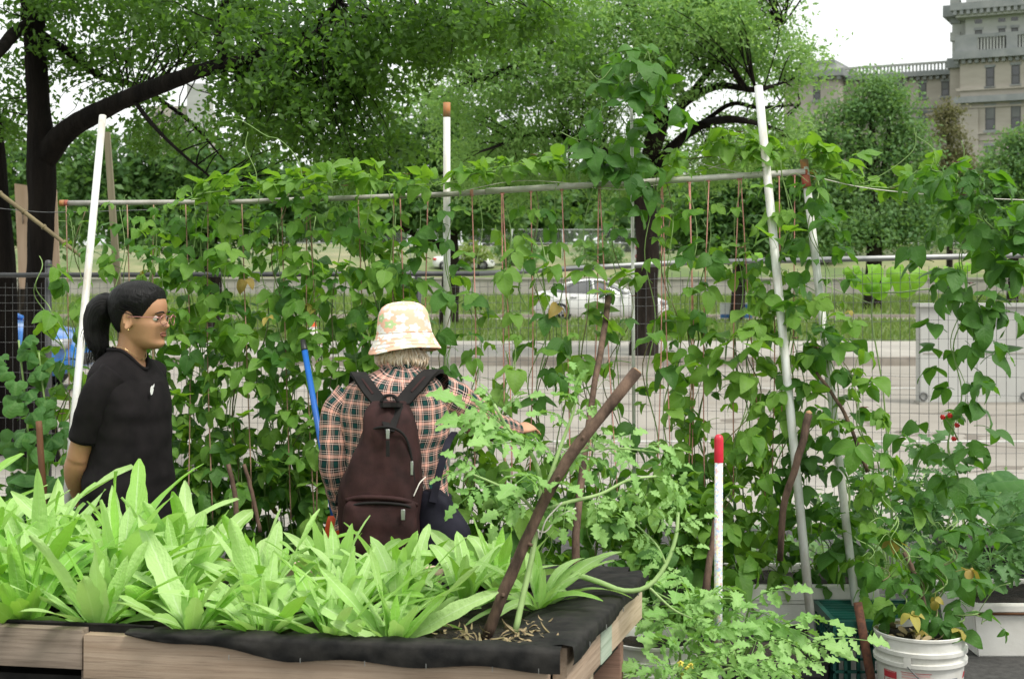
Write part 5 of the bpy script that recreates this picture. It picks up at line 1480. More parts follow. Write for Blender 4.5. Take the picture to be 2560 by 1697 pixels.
def head_shape(scale=1.0, female=True):
    """forward +X, chin at z=0, crown at z=0.215"""
    #        z,    front, back,  halfw
    prof = [(-0.004, 0.060, 0.020, 0.012), (0.002, 0.076, -0.010, 0.028), (0.014, 0.084, -0.030, 0.041), (0.030, 0.0825, -0.050, 0.050), (0.046, 0.0855, -0.064, 0.055),
            (0.062, 0.0845, -0.076, 0.0605), (0.080, 0.0835, -0.086, 0.0655), (0.098, 0.0800, -0.093, 0.0685), (0.112, 0.0835, -0.097, 0.0705), (0.128, 0.0880, -0.100, 0.0720),
            (0.148, 0.0870, -0.100, 0.0725), (0.168, 0.0790, -0.096, 0.0700), (0.186, 0.0640, -0.084, 0.0610), (0.200, 0.0440, -0.066, 0.0470), (0.210, 0.0220, -0.040, 0.0290), (0.2145, 0.0020, -0.014, 0.010)]
    rs = resample(prof, 64)
    n = 56
    V, F = [], []
    for (z, xf_, xb, w) in rs:
        cx = (xf_ + xb) / 2 * 0.9
        for k in range(n):
            a = 2 * PI * k / n
            ca, sa = math.cos(a), math.sin(a)
            ex = 0.86
            x = cx + ((xf_ - cx) if ca > 0 else (cx - xb)) * math.copysign(abs(ca) ** ex, ca)
            y = w * math.copysign(abs(sa) ** 0.92, sa)
            if ca > 0.0:
                g = lambda yc, zc, sy, sz: math.exp(-((abs(y) - yc) / sy) ** 2 - ((z - zc) / sz) ** 2)
                bridge = math.exp(-(y / 0.0085) ** 2)
                x += bridge * (0.010 * math.exp(-((z - 0.094) / 0.014) ** 2))
                x += math.exp(-(y / 0.0125) ** 2) * 0.0225 * math.exp(-((z - (0.0765)) / 0.0115) ** 2)
                x += g(0.012, 0.0715, 0.0075, 0.007) * 0.0085
                x += math.exp(-(y / 0.024) ** 2) * (0.0042 * math.exp(-((z - 0.0535) / 0.0052) ** 2) + 0.0036 * math.exp(-((z - 0.0425) / 0.0052) ** 2) - 0.003 * math.exp(-((z - 0.048) / 0.0022) ** 2))
                x += math.exp(-(y / 0.022) ** 2) * 0.0045 * math.exp(-((z - 0.016) / 0.010) ** 2)
                x -= g(0.031, 0.1005, 0.014, 0.0095) * 0.0085
                x += g(0.030, 0.119, 0.020, 0.007) * 0.003
                x += g(0.042, 0.078, 0.020, 0.018) * 0.004
            V.append(Vector((x, y, z)) * scale)
    m = len(rs)
    for i in range(m - 1):
        for k in range(n):
            a, b_ = i * n + k, i * n + (k + 1) % n
            F.append((a, b_, b_ + n, a + n))
    F.append(tuple(range(n - 1, -1, -1))); F.append(tuple(range((m - 1) * n, m * n)))
    return V, F

def ear_shape(side, scale=1.0):
    """a cupped shell on the side of the head"""
    V, F = [], []
    n, m = 16, 5
    for j in range(m):
        f = j / (m - 1)
        for k in range(n):
            a = 2 * PI * k / n
            rx = 0.0165 * (1.0 - 0.12 * math.sin(a)) * (1 if math.sin(a) > 0 else 0.82)
            rz = 0.031 * (1 if math.sin(a) > 0 else 0.95)
            prof_r = [0.55, 1.0, 1.0, 0.72, 0.35][j]
            out = [0.0, 0.006, 0.0135, 0.012, 0.006][j]
            x = -0.006 + rx * prof_r * math.cos(a) - 0.35 * out
            z = 0.091 + rz * prof_r * math.sin(a)
            y = 0.066 + out + (0.004 if math.cos(a) < 0 else 0) * (j > 0)
            V.append(Vector((x, y * side, z)) * scale)
    for j in range(m - 1):
        for k in range(n):
            a, b_ = j * n + k, j * n + (k + 1) % n
            F.append((a, b_, b_ + n, a + n) if side > 0 else (a, a + n, b_ + n, b_))
    F.append(tuple(range(n))); F.append(tuple(range((m - 1) * n, m * n)))
    return V, F

def hand_shapes(M, curl=0.5, side=1, scale=1.0):
    """list of (V, F): palm and five fingers; palm along +Y, palm face -Z, thumb on +X*side"""
    out = []
    rows = [((0, 0.0, 0), 0.024, 0.017), ((0, 0.02, 0), 0.030, 0.017), ((0.0, 0.05, 0), 0.039, 0.0155), ((0.0, 0.078, 0), 0.040, 0.0135), ((0.0, 0.090, 0), 0.036, 0.010)]
    V, F, U = loft([(c, X_, Z_, rx * scale, ry * scale) for c, rx, ry in rows], 16)
    out.append((xf([v * scale if i < 0 else v for i, v in enumerate(V)], M), F))
    spec = [(0.0295, 0.072, 0.0078), (0.0100, 0.080, 0.0082), (-0.0100, 0.075, 0.0078), (-0.0290, 0.058, 0.0070)]
    for x, L_, r_ in spec:
        x *= side
        p = Vector((x, 0.082, 0)); d = 0.12
        pts = [Vector((x * 0.85, 0.06, 0)), p]
        for f in (0.45, 0.32, 0.23):
            d += curl * 0.9
            p = p + Vector((x * 0.12, math.cos(d) * L_ * f, -math.sin(d) * L_ * f)); pts.append(p)
        V, F, U = tube([q * scale for q in curve(pts, 12)], [r_ * (1 - 0.25 * i / 12) * scale for i in range(13)], 10)
        out.append((xf(V, M), F))
    pts = [Vector((0.018 * side, 0.015, -0.004)), Vector((0.042 * side, 0.035, -0.010)), Vector((0.056 * side, 0.058, -0.018)), Vector((0.058 * side, 0.080, -0.026))]
    V, F, U = tube([q * scale for q in curve(pts, 10)], [0.0125 * scale, 0.012 * scale, 0.0115 * scale, 0.011 * scale, 0.0105 * scale, 0.010 * scale, 0.0098 * scale, 0.0095 * scale, 0.009 * scale, 0.008 * scale, 0.006 * scale], 10)
    out.append((xf(V, M), F))
    return out

def remesh(shapes, voxel, name, mat, smooth_it=4):
    """union of closed shapes -> one continuous skin"""
    b = MB()
    for V, F in shapes: b.add(V, F)
    me = mesh(name + '_tmp', b.V, b.F)
    bm = bmesh.new(); bm.from_mesh(me); bmesh.ops.recalc_face_normals(bm, faces=bm.faces); bm.to_mesh(me); bm.free()
    o = bpy.data.objects.new(name + '_tmp', me); COL.objects.link(o)
    md = o.modifiers.new('r', 'REMESH'); md.mode = 'VOXEL'; md.voxel_size = voxel
    ms = o.modifiers.new('s', 'SMOOTH'); ms.factor = 0.5; ms.iterations = smooth_it
    dg = bpy.context.evaluated_depsgraph_get()
    res = bpy.data.meshes.new_from_object(o.evaluated_get(dg))
    bpy.data.objects.remove(o); bpy.data.meshes.remove(me)
    res.name = name
    res.materials.clear(); res.materials.append(mat)
    res.polygons.foreach_set('use_smooth', [True] * len(res.polygons))
    return res

def sphere(c, r, n=12, sc=(1, 1, 1)):
    V, F, U = lathe([(max(1e-5, r * math.sin(PI * i / n)), -r * math.cos(PI * i / n)) for i in range(n + 1)], n * 2)
    return [Vector((v[0] * sc[0], v[1] * sc[1], v[2] * sc[2])) + Vector(c) for v in V], F, U

def hair_cap(hairline, puff, scale=1.0):
    """shell over the skull; hairline(a) gives the lowest z at angle a from the front"""
    V, F, U = [], [], []
    prof = [(0.02, 0.082, -0.055, 0.05), (0.046, 0.0855, -0.070, 0.0565), (0.080, 0.0850, -0.090, 0.0670), (0.112, 0.0860, -0.099, 0.0715), (0.148, 0.0870, -0.103, 0.0735), (0.168, 0.080, -0.099, 0.0715), (0.186, 0.066, -0.088, 0.0635), (0.200, 0.047, -0.070, 0.050), (0.210, 0.025, -0.045, 0.032), (0.2155, 0.002, -0.012, 0.006)]
    n, m = 60, 26
    P_ = np.array(prof)
    for j in range(m):
        for k in range(n):
            a = 2 * PI * k / n
            z0 = hairline(a if a < PI else a - 2 * PI)
            z = z0 + (0.2155 - z0) * (j / (m - 1)) ** 0.9
            f_, b_, w = (np.interp(z, P_[:, 0], P_[:, c]) for c in (1, 2, 3))
            cx = (f_ + b_) / 2 * 0.9
            ca, sa = math.cos(a), math.sin(a)
            x = cx + ((f_ - cx) if ca > 0 else (cx - b_)) * math.copysign(abs(ca) ** 0.86, ca)
            y = w * math.copysign(abs(sa) ** 0.92, sa)
            p_ = puff * min(1.0, j / 9.0) * (1 + 0.12 * mnoise.noise(Vector((ca * 4, sa * 4, z * 12))))
            nn = Vector((x - cx, y, (z - 0.10) * 0.8)); nn.normalize()
            V.append((Vector((x, y, z)) + nn * p_) * scale)
            U.append((k / n, j / m))
    for j in range(m - 1):
        for k in range(n):
            a, b_ = j * n + k, j * n + (k + 1) % n
            F.append((a, b_, b_ + n, a + n))
    F.append(tuple(range((m - 1) * n, m * n)))
    return V, F, U

# ---------- the woman in black, in profile, hands behind her back
K = 4.95 / F_PX
W0 = Vector(((312 - 1280) * K, 4.97, 0.0))
yaw = math.radians(-20)
t = thing('person', 'woman in black T-shirt and glasses with black ponytail, hands behind back', 'person', W0, yaw)
zc = 1.322                                                        # chin height
HM = Matrix.Translation((0.055, 0.0, zc)) @ Matrix.Rotation(math.radians(9), 4, 'Z') @ Matrix.Rotation(math.radians(2), 4, 'Y')
HS = 1.03
hv, hf = head_shape(HS)
shapes = [(xf(hv, HM), hf)]
for s in (-1, 1):
    ev, ef = ear_shape(s, HS); shapes.append((xf(ev, HM), ef))
V, F, U = tube(curve([(0.0, 0, 1.20), (0.012, 0, 1.28), (0.030, 0, 1.345), (0.040, 0, 1.40)], 8), [0.062, 0.058, 0.054, 0.052, 0.051, 0.051, 0.052, 0.054, 0.056], 22); shapes.append((V, F))
V, F, U = torso([(1.285, 0.0, 0, 0.05, 0.055), (1.25, -0.002, 0, 0.075, 0.12), (1.20, 0.0, 0, 0.092, 0.145), (1.10, 0.012, 0, 0.105, 0.148), (0.98, 0.01, 0, 0.105, 0.15), (0.86, 0.005, 0, 0.11, 0.155), (0.76, 0.0, 0, 0.12, 0.165), (0.68, 0.0, 0, 0.11, 0.16)], 32, 24); shapes.append((V, F))
# arms: right (towards the viewer) and left, both bent so that the hands meet behind
for s in (-1, 1):
    sh = Vector((0.015, 0.140 * s, 1.215)); el = Vector((-0.090, 0.150 * s, 0.945)); wr_ = Vector((-0.150, 0.05 * s, 0.775))
    V, F, U = tube(curve([sh, sh.lerp(el, 0.5) + Vector((-0.005, 0.012 * s, 0)), el], 12), [0.048, 0.047, 0.046, 0.045, 0.044, 0.043, 0.042, 0.041, 0.040, 0.0385, 0.038, 0.0385, 0.038], 18); shapes.append((V, F))
    V, F, U = tube(curve([el + Vector((0.003, 0, 0.01)), el.lerp(wr_, 0.4) + Vector((-0.008, 0.012 * s, 0)), wr_], 12), [0.036, 0.039, 0.041, 0.041, 0.040, 0.038, 0.036, 0.034, 0.031, 0.028, 0.026, 0.0245, 0.024], 18); shapes.append((V, F))
    Mh = look_basis(wr_, Vector((0.0, -0.8 * s, -0.55)), Vector((-1, 0, 0)))
    shapes += hand_shapes(Mh, 0.45, 1 if s < 0 else -1, 0.9)
for s in (-1, 1):
    V, F, U = tube(curve([(0.0, 0.085 * s, 0.78), (0.01, 0.085 * s, 0.45), (-0.01, 0.085 * s, 0.09)], 14), [0.088, 0.085, 0.08, 0.074, 0.068, 0.062, 0.057, 0.055, 0.054, 0.053, 0.05, 0.045, 0.04, 0.037, 0.036], 18); shapes.append((V, F))
    V, F, U = tube([(-0.04, 0.085 * s, 0.045), (0.06, 0.085 * s, 0.045), (0.15, 0.088 * s, 0.03)], [0.036, 0.036, 0.024], 12); shapes.append((V, F))
body = link('body', remesh(shapes, 0.0048, 'body', M_skin, 4), t, False)
# T-shirt
V, F, U = torso([(1.315, 0.004, 0, 0.062, 0.064), (1.303, 0.002, 0, 0.068, 0.073), (1.285, -0.002, 0, 0.080, 0.105), (1.262, -0.004, 0, 0.090, 0.138), (1.235, -0.002, 0, 0.102, 0.160), (1.19, 0.004, 0, 0.114, 0.170), (1.12, 0.016, 0, 0.124, 0.168), (1.04, 0.018, 0, 0.126, 0.164), (0.95, 0.016, 0, 0.128, 0.166), (0.86, 0.012, 0, 0.135, 0.188), (0.78, 0.012, 0, 0.140, 0.196), (0.72, 0.012, 0, 0.142, 0.198)], 48, 70, 0.92, 0.006, 1.0)
n = 48
Vn = []
for i, v in enumerate(V):
    v = Vector(v)
    # scoop the neckline at the front
    if v.z > 1.20:
        a = math.atan2(v.y, v.x); f = max(0.0, math.cos(a)) ** 2.5
        v.z -= f * 0.068 * min(1.0, max(0.0, (v.z - 1.20) / 0.10))
        v.x += f * 0.012 * min(1.0, max(0.0, (v.z - 1.17) / 0.1))
    Vn.append(v)
F = F[:-2]
sh_o = mk('tshirt', Vn, F, M_tshirt, t, False, uv=U)
# collar band
ring = []
for k in range(49):
    a = 2 * PI * k / 48
    f = max(0.0, math.cos(a)) ** 2.5
    ring.append(Vector((0.004 + 0.0635 * math.cos(a) + f * 0.012, 0.0655 * math.sin(a), 1.315 - f * 0.068)))
V, F, U = tube(ring, 0.0065, 8, False); mk('collar', V, F, M_tshirt, sh_o, False)
for s in (-1, 1):
    sh = Vector((0.015, 0.135 * s, 1.222)); el = Vector((-0.090, 0.150 * s, 0.945))
    d = el - sh
    e1 = sh + d * 0.75
    V, F, U = arm([sh + Vector((0.01, -0.03 * s, 0.01)), sh + d * 0.2 + Vector((0, 0.014 * s, 0.0)), sh + d * 0.5 + Vector((0, 0.012 * s, 0)), e1], [0.058, 0.058, 0.056, 0.055, 0.056], 26, 20, 0.004, 3.0 * s)
    # hollow hem
    hem = [Vector(v) for v in V[-26:]]; cen = sum(hem, Vector()) / 26
    base_i = len(V)
    inner = [cen + (v - cen) * 0.94 - d.normalized() * 0.035 for v in hem]
    V = V + inner; U = U + [(0, 0)] * 26
    F = F[:-1] + [(base_i - 26 + k, base_i - 26 + (k + 1) % 26, base_i + (k + 1) % 26, base_i + k) for k in range(26)]
    mk('sleeve', V, F, M_tshirt, sh_o, False, uv=U)
# white chest print: two strokes over a wedge
def chest(y, z):
    a = math.asin(max(-1, min(1, y / 0.170)))
    return Vector((0.012 + 0.1345 * math.cos(a) ** 0.92 + 0.003, y, z))
for poly in ([(-0.044, 1.202), (-0.052, 1.194), (-0.053, 1.184), (-0.046, 1.190)], [(-0.0545, 1.196), (-0.061, 1.190), (-0.063, 1.176), (-0.059, 1.163), (-0.053, 1.166), (-0.0475, 1.182)]):
    Vp = [chest(y, z) for y, z in poly]
    mk('chest_print', Vp, [tuple(range(len(Vp)))], M_sign_white, sh_o, False, smooth=False)
# trousers and shoes
for s in (-1, 1):
    V, F, U = arm([(0.0, 0.075 * s, 0.80), (0.012, 0.088 * s, 0.55), (0.0, 0.088 * s, 0.08)], [0.115, 0.105, 0.09, 0.08, 0.075], 24, 22, 0.003, s)
    mk('trouser_leg', V, F, M_trousers, t, False, uv=U)
    V, F, U = tube(curve([(-0.075, 0.085 * s, 0.05), (0.0, 0.085 * s, 0.055), (0.10, 0.088 * s, 0.042), (0.185, 0.090 * s, 0.032)], 10), [0.036, 0.045, 0.049, 0.05, 0.05, 0.048, 0.046, 0.044, 0.040, 0.034, 0.02], 14)
    mk('shoe', [(v[0], v[1], max(v[2], 0.0)) for v in V], F, M_shoe, t, False)
V, F, U = torso([(0.90, 0.005, 0, 0.118, 0.165), (0.80, 0.0, 0, 0.128, 0.178), (0.70, 0.0, 0, 0.125, 0.178)], 32, 10); mk('waistband', V, F, M_trousers, t, False)
# hair pulled back
def hl(a):
    d = abs(math.degrees(a))
    return np.interp(d, [0, 25, 42, 56, 68, 80, 90, 100, 112, 130, 180], [0.168, 0.166, 0.152, 0.128, 0.104, 0.098, 0.110, 0.118, 0.085, 0.052, 0.045])
V, F, U = hair_cap(hl, 0.0115, HS); HV = xf(V, HM); rgh0 = random.Random(12); hair = mk('hair', xf(V, HM), F, M_hair_black, t, False, uv=U)
pt = [HM @ Vector(p) for p in [(-0.088, 0, 0.138), (-0.118, 0.0, 0.146), (-0.150, 0.002, 0.128), (-0.168, 0.004, 0.085), (-0.168, 0.006, 0.035), (-0.150, 0.006, -0.02), (-0.168, 0.006, -0.055)]]
V, F, U = tube(curve(pt, 26), [0.028, 0.024, 0.024, 0.028, 0.034, 0.039, 0.042, 0.044, 0.045, 0.046, 0.046, 0.046, 0.046, 0.045, 0.044, 0.043, 0.042, 0.041, 0.040, 0.038, 0.036, 0.033, 0.030, 0.026, 0.021, 0.015, 0.006], 22)
Vw = []
for i, v in enumerate(V):
    k = mnoise.noise(Vector((v[0] * 20, v[1] * 60, v[2] * 9))) * 0.008 + mnoise.noise(Vector((v[0] * 60, v[1] * 90, v[2] * 20))) * 0.004
    c = sum([Vector(w) for w in V[(i // 22) * 22:(i // 22) * 22 + 22]], Vector()) / 22
    Vw.append(Vector(v) + (Vector(v) - c).normalized() * k)
b = MB()
for k in range(260):                                              # combed strands from the hairline to the band
    a = rgh0.uniform(-PI, PI); f0 = rgh0.uniform(0, 14)
    ids = []
    kk = int((a % (2 * PI)) / (2 * PI) * 60) % 60
    j0 = int(f0)
    p0 = HV[j0 * 60 + kk]
    end = HM @ Vector((-0.098, 0.012 * math.sin(a) , 0.138 + 0.012 * math.cos(a)))
    cen = HM @ Vector((-0.008, 0, 0.11))
    pts_ = []
    for q_ in range(8):
        g = q_ / 7
        p = p0.lerp(end, g)
        d_ = p - cen
        L0 = (p0 - cen).length * (1 - g) + (end - cen).length * g
        p = cen + d_.normalized() * (L0 + 0.0015 + 0.0022 * math.sin(g * PI) * rgh0.random())
        pts_.append(p)
    b.tube(pts_, [0.0006, 0.0011, 0.0013, 0.0014, 0.0014, 0.0013, 0.0012, 0.001], 4, False)
b.make('combed_strands', M_hair_black, hair, False)
pony = mk('ponytail', Vw, F, M_hair_black, hair, False, uv=U)
b = MB()
rgh = random.Random(2)
for k in range(170):                                               # loose strands at the ponytail's end
    f = rgh.uniform(0.25, 0.95); p = curve(pt, 26)[int(f * 26)]
    a = rgh.uniform(0, 2 * PI); rr = 0.044
    p0 = p + Vector((math.cos(a) * rr * 0.8, math.sin(a) * rr * 0.8, 0))
    p1 = p0 + Vector((rgh.uniform(-.018, .004), rgh.uniform(-.012, .012), -rgh.uniform(0.03, 0.07)))
    b.tube(curve([p0, p0.lerp(p1, 0.5) + Vector((rgh.uniform(-.006, .003), 0, 0)), p1], 4), [0.0016, 0.0015, 0.0012, 0.0009, 0.0005], 4, False)
b.make('strands', M_hair_black, hair, False)
bq = curve(pt, 26); V, F, U = tube([bq[2], bq[3], bq[4]], [0.027, 0.029, 0.027], 16); mk('hair_band', V, F, M_pack_dark, hair, False)
# face details
for s in (-1, 1):
    V, F, U = sphere((0.0665, 0.0310 * s, 0.1005), 0.0115, 10); mk('eye', [HM @ (Vector(v) * HS) for v in V], F, M_eye, t, False)
    V, F, U = sphere((0.0752, 0.0320 * s, 0.1005), 0.0046, 8); mk('iris', [HM @ (Vector(v) * HS) for v in V], F, M_pupil, t, False)
    q = [(0.0915, 0.014 * s, 0.1195), (0.0905, 0.026 * s, 0.1235), (0.0830, 0.043 * s, 0.121), (0.0745, 0.051 * s, 0.116)]
    V, F, U = tube([HM @ (p * HS) for p in curve(q, 8)], [0.002, 0.003, 0.0032, 0.0032, 0.003, 0.0027, 0.0022, 0.0018, 0.001], 6); mk('eyebrow', V, F, M_hair_black, t, False)
    q = [(0.0835, 0.018 * s, 0.1035), (0.0855, 0.030 * s, 0.1075), (0.0790, 0.044 * s, 0.1035)]
    V, F, U = tube([HM @ (p * HS) for p in curve(q, 8)], 0.0016, 5); mk('eyelid', V, F, M_hair_black, t, False)
for (z, r_) in ((0.0525, 0.0036), (0.0430, 0.0040)):
    q = [(0.0800, -0.021, 0.0485), (0.0858, -0.010, z), (0.0872, 0, z), (0.0858, 0.010, z), (0.0800, 0.021, 0.0485)]
    V, F, U = tube([HM @ (p * HS) for p in curve(q, 12)], [0.001] + [r_] * 11 + [0.001], 8); mk('lip', V, F, M_lip, t, False)
# glasses
gl = None
for s in (-1, 1):
    pts = []
    for k in range(25):
        a = 2 * PI * k / 24
        pts.append(HM @ (Vector((0.104 - abs(0.012 * math.cos(a)) * 0.3 - 0.004 * (1 if s * math.cos(a) > 0 else -1) * abs(math.cos(a)), s * 0.033 + 0.0235 * math.cos(a), 0.0975 + 0.0195 * math.sin(a) * (1 if math.sin(a) < 0 else 0.85))) * HS))
    V, F, U = tube(pts, 0.0014, 6, False)
    if gl is None: gl = mk('glasses', V, F, M_glassframe, t, False)
    else: mk('rim', V, F, M_glassframe, gl, False)
    mk('lens', pts[:-1], [tuple(range(24))], M_lens, gl, False, smooth=False)
    q = [HM @ (Vector(p) * HS) for p in [(0.098, 0.058 * s, 0.105), (0.088, 0.070 * s, 0.106), (0.02, 0.0775 * s, 0.106), (-0.012, 0.0765 * s, 0.103), (-0.024, 0.0745 * s, 0.090)]]
    V, F, U = tube(curve(q, 12), 0.0018, 6); mk('temple_arm', V, F, M_glassframe, gl, False)
V, F, U = tube([HM @ (Vector(p) * HS) for p in [(0.105, -0.010, 0.101), (0.109, 0, 0.103), (0.105, 0.010, 0.101)]], 0.0014, 6); mk('bridge', V, F, M_glassframe, gl, False)
V, F, U = sphere((-0.004, -0.0800, 0.0615), 0.0032, 8); mk('earring', [HM @ (Vector(v) * HS) for v in V], F, M_gold, t, False)
q = [(0.058 * math.cos(a) + 0.012, 0.060 * math.sin(a), 1.325 - 0.045 * max(0, math.cos(a)) ** 2) for a in np.linspace(0, 2 * PI, 33)]
V, F, U = tube(q, 0.0009, 5, False); mk('necklace', V, F, M_gold, t, False)

# ---------- the older person in plaid, seen from behind
W1 = Vector(((985 - 1280) * K, 4.97, 0.0))
t = thing('person', 'person in plaid shirt and floral bucket hat reaching right, seen from behind', 'person', W1)
# local frame: forward +Y (away from the viewer), right +X
XF = Matrix.Rotation(PI / 2, 4, 'Z')                              # head and torso helpers face +X: turn them to +Y
def pl(u, v, Y): return P(u, v, Y) - W1
zc2 = 1.235
HM2 = Matrix.Translation((0.036, 0.075, zc2)) @ Matrix.Rotation(PI / 2 - math.radians(24), 4, 'Z') @ Matrix.Rotation(math.radians(8), 4, 'Y') @ Matrix.Translation((-0.02, 0, 0))
hv, hf = head_shape(1.0)
shapes = [(xf(hv, HM2), hf)]
for s in (-1, 1):
    ev, ef = ear_shape(s); shapes.append((xf(ev, HM2), ef))
V, F, U = tube(curve([(0.015, 0.0, 1.14), (0.022, 0.015, 1.20), (0.030, 0.045, 1.27), (0.034, 0.06, 1.33)], 8), [0.062, 0.058, 0.055, 0.054, 0.053, 0.053, 0.054, 0.056, 0.058], 22); shapes.append((V, F))
tk = [(1.22, 0.0, 0, 0.055, 0.065), (1.17, -0.005, 0, 0.085, 0.145), (1.10, -0.005, 0, 0.10, 0.165), (1.0, 0.0, 0, 0.11, 0.16), (0.88, 0.0, 0, 0.115, 0.155), (0.76, 0.0, 0, 0.125, 0.165), (0.64, 0.0, 0, 0.115, 0.16)]
V, F, U = torso(tk, 32, 24); shapes.append((xf(V, XF), F))
shR, elR, wrR = pl(1128, 992, 4.97), pl(1212, 1062, 5.14), pl(1288, 1076, 5.33)
shL, elL, wrL = pl(850, 1000, 4.97), pl(836, 1150, 4.93), pl(862, 1290, 5.00)
for sh, el, wr_ in ((shR, elR, wrR), (shL, elL, wrL)):
    V, F, U = tube(curve([sh, sh.lerp(el, 0.5), el], 10), [0.045, 0.044, 0.043, 0.042, 0.041, 0.040, 0.039, 0.038, 0.037, 0.036, 0.036], 16); shapes.append((V, F))
    V, F, U = tube(curve([el, el.lerp(wr_, 0.45), wr_], 10), [0.036, 0.037, 0.038, 0.037, 0.035, 0.033, 0.031, 0.028, 0.026, 0.024, 0.023], 16); shapes.append((V, F))
shapes += hand_shapes(look_basis(wrR, Vector((0.55, 0.6, 0.10)), Vector((0.25, -0.25, 1))), 0.35, -1, 0.92)
shapes += hand_shapes(look_basis(wrL, Vector((0.12, 0.25, -0.95)), Vector((-1, -0.2, 0))), 0.5, 1, 0.92)
for s in (-1, 1):
    V, F, U = tube(curve([(0.085 * s, 0.0, 0.74), (0.085 * s, 0.01, 0.42), (0.085 * s, -0.01, 0.09)], 14), [0.088, 0.085, 0.08, 0.074, 0.068, 0.062, 0.057, 0.055, 0.054, 0.053, 0.05, 0.045, 0.04, 0.037, 0.036], 18); shapes.append((V, F))
    V, F, U = tube([(0.085 * s, -0.04, 0.045), (0.085 * s, 0.06, 0.045), (0.088 * s, 0.15, 0.03)], [0.036, 0.036, 0.024], 12); shapes.append((V, F))
link('body', remesh(shapes, 0.0052, 'body', M_skin2, 4), t, False)
# plaid shirt (loft keeps the weave straight)
keys = [(1.262, 0.030, -0.022, 0.062, 0.066), (1.245, 0.024, -0.020, 0.070, 0.080), (1.222, 0.012, -0.014, 0.086, 0.118), (1.195, 0.0, -0.006, 0.104, 0.160), (1.160, -0.006, 0, 0.118, 0.188), (1.10, -0.010, 0, 0.130, 0.196), (1.02, -0.008, 0, 0.136, 0.190), (0.93, 0.0, 0, 0.138, 0.184), (0.84, 0.004, 0, 0.142, 0.188), (0.76, 0.006, 0, 0.150, 0.200), (0.70, 0.006, 0, 0.156, 0.208)]
V, F, U = torso(keys, 64, 54, 0.95, 0.0075, 7.0)
U = [(0.0, 0.0)] * len(V)
rs = resample(keys, 54)
Vs = []
for i, v in enumerate(V):
    j, k = divmod(i, 64)
    a = 2 * PI * k / 64
    U[i] = (a * 0.165 + 0.01 * math.sin(Vector(v).z * 16), Vector(v).z + 0.012 * math.sin(a * 2 + 0.6) + 0.006 * mnoise.noise(Vector(v) * 8))
    v = Vector(v)
    # ragged hem, longer at the right back
    if v.z < 0.76: v.z += 0.02 * math.sin(a * 3.0)
    Vs.append(v)
Fq = [f for f in F[:-2]]
# close the seam cleanly: duplicate the first column with a full-turn coordinate
Vx, Ux, Fx = [], [], []
for j in range(54):
    for k in range(65):
        Vx.append(Vs[j * 64 + k % 64]); u_, v_ = U[j * 64 + k % 64]
        Ux.append((u_ + (2 * PI * 0.165 if k == 64 else 0), v_))
for j in range(53):
    for k in range(64):
        a = j * 65 + k; Fx.append((a, a + 1, a + 66, a + 65))
shirt = mk('shirt', xf(Vx, XF), Fx, M_plaid, t, False, uv=Ux)
V, F, U = [], [], []
for j, (rf, zz) in enumerate(((1.03, 1.235), (1.10, 1.262), (1.06, 1.288), (1.00, 1.270))):   # fold-over collar
    for k in range(41):
        a = 2 * PI * k / 40
        V.append(XF @ Vector((0.030 + 0.066 * rf * math.cos(a), -0.022 + 0.070 * rf * math.sin(a), zz + 0.008 * math.cos(a)))); U.append((a * 0.07 + zz * 0.6, zz - a * 0.02))
for j in range(3):
    for k in range(40): F.append((j * 41 + k, j * 41 + k + 1, (j + 1) * 41 + k + 1, (j + 1) * 41 + k))
mk('collar', V, F, M_plaid, shirt, False, uv=U)
for sh, el, wr_, seed, r_ in ((shR, elR, wrR, 5.0, [0.074, 0.072, 0.066, 0.062, 0.060, 0.052, 0.044, 0.036]), (shL, elL, wrL, 9.0, [0.066, 0.064, 0.060, 0.058, 0.057, 0.052, 0.044, 0.037])):
    inn = sh + (Vector((-0.05, 0, 0.012)) if sh is shR else Vector((0.045, 0, 0.012)))
    V, F, U = arm([inn, sh.lerp(el, 0.25), sh.lerp(el, 0.75), el.lerp(wr_, 0.12), el.lerp(wr_, 0.55), wr_.lerp(el, 0.02)], r_, 32, 44, 0.0065, seed)
    # seam-safe weave coordinates
    Vx, Ux, Fx = [], [], []
    rows = len(V) // 32
    for j in range(rows):
        for k in range(33):
            Vx.append(V[j * 32 + k % 32]); Ux.append((k / 32 * 2 * PI * 0.055 + 0.008 * mnoise.noise(Vector((j * 0.2, k * 0.3, seed))), U[j * 32 + k % 32][1]))
    for j in range(rows - 1):
        for k in range(32):
            a = j * 33 + k; Fx.append((a, a + 1, a + 34, a + 33))
    mk('sleeve', Vx, Fx, M_plaid, shirt, False, uv=Ux)
for s in (-1, 1):
    V, F, U = arm([(0.08 * s, 0.0, 0.80), (0.088 * s, 0.012, 0.55), (0.088 * s, 0.0, 0.08)], [0.12, 0.11, 0.095, 0.085, 0.08], 24, 22, 0.004, s)
    mk('trouser_leg', V, F, M_navy, t, False, uv=U)
    V, F, U = tube(curve([(0.085 * s, -0.075, 0.05), (0.085 * s, 0.0, 0.055), (0.088 * s, 0.10, 0.042), (0.090 * s, 0.185, 0.032)], 10), [0.036, 0.045, 0.049, 0.05, 0.05, 0.048, 0.046, 0.044, 0.040, 0.034, 0.02], 14)
    mk('shoe', [(v[0], v[1], max(v[2], 0.0)) for v in V], F, M_shoe, t, False)
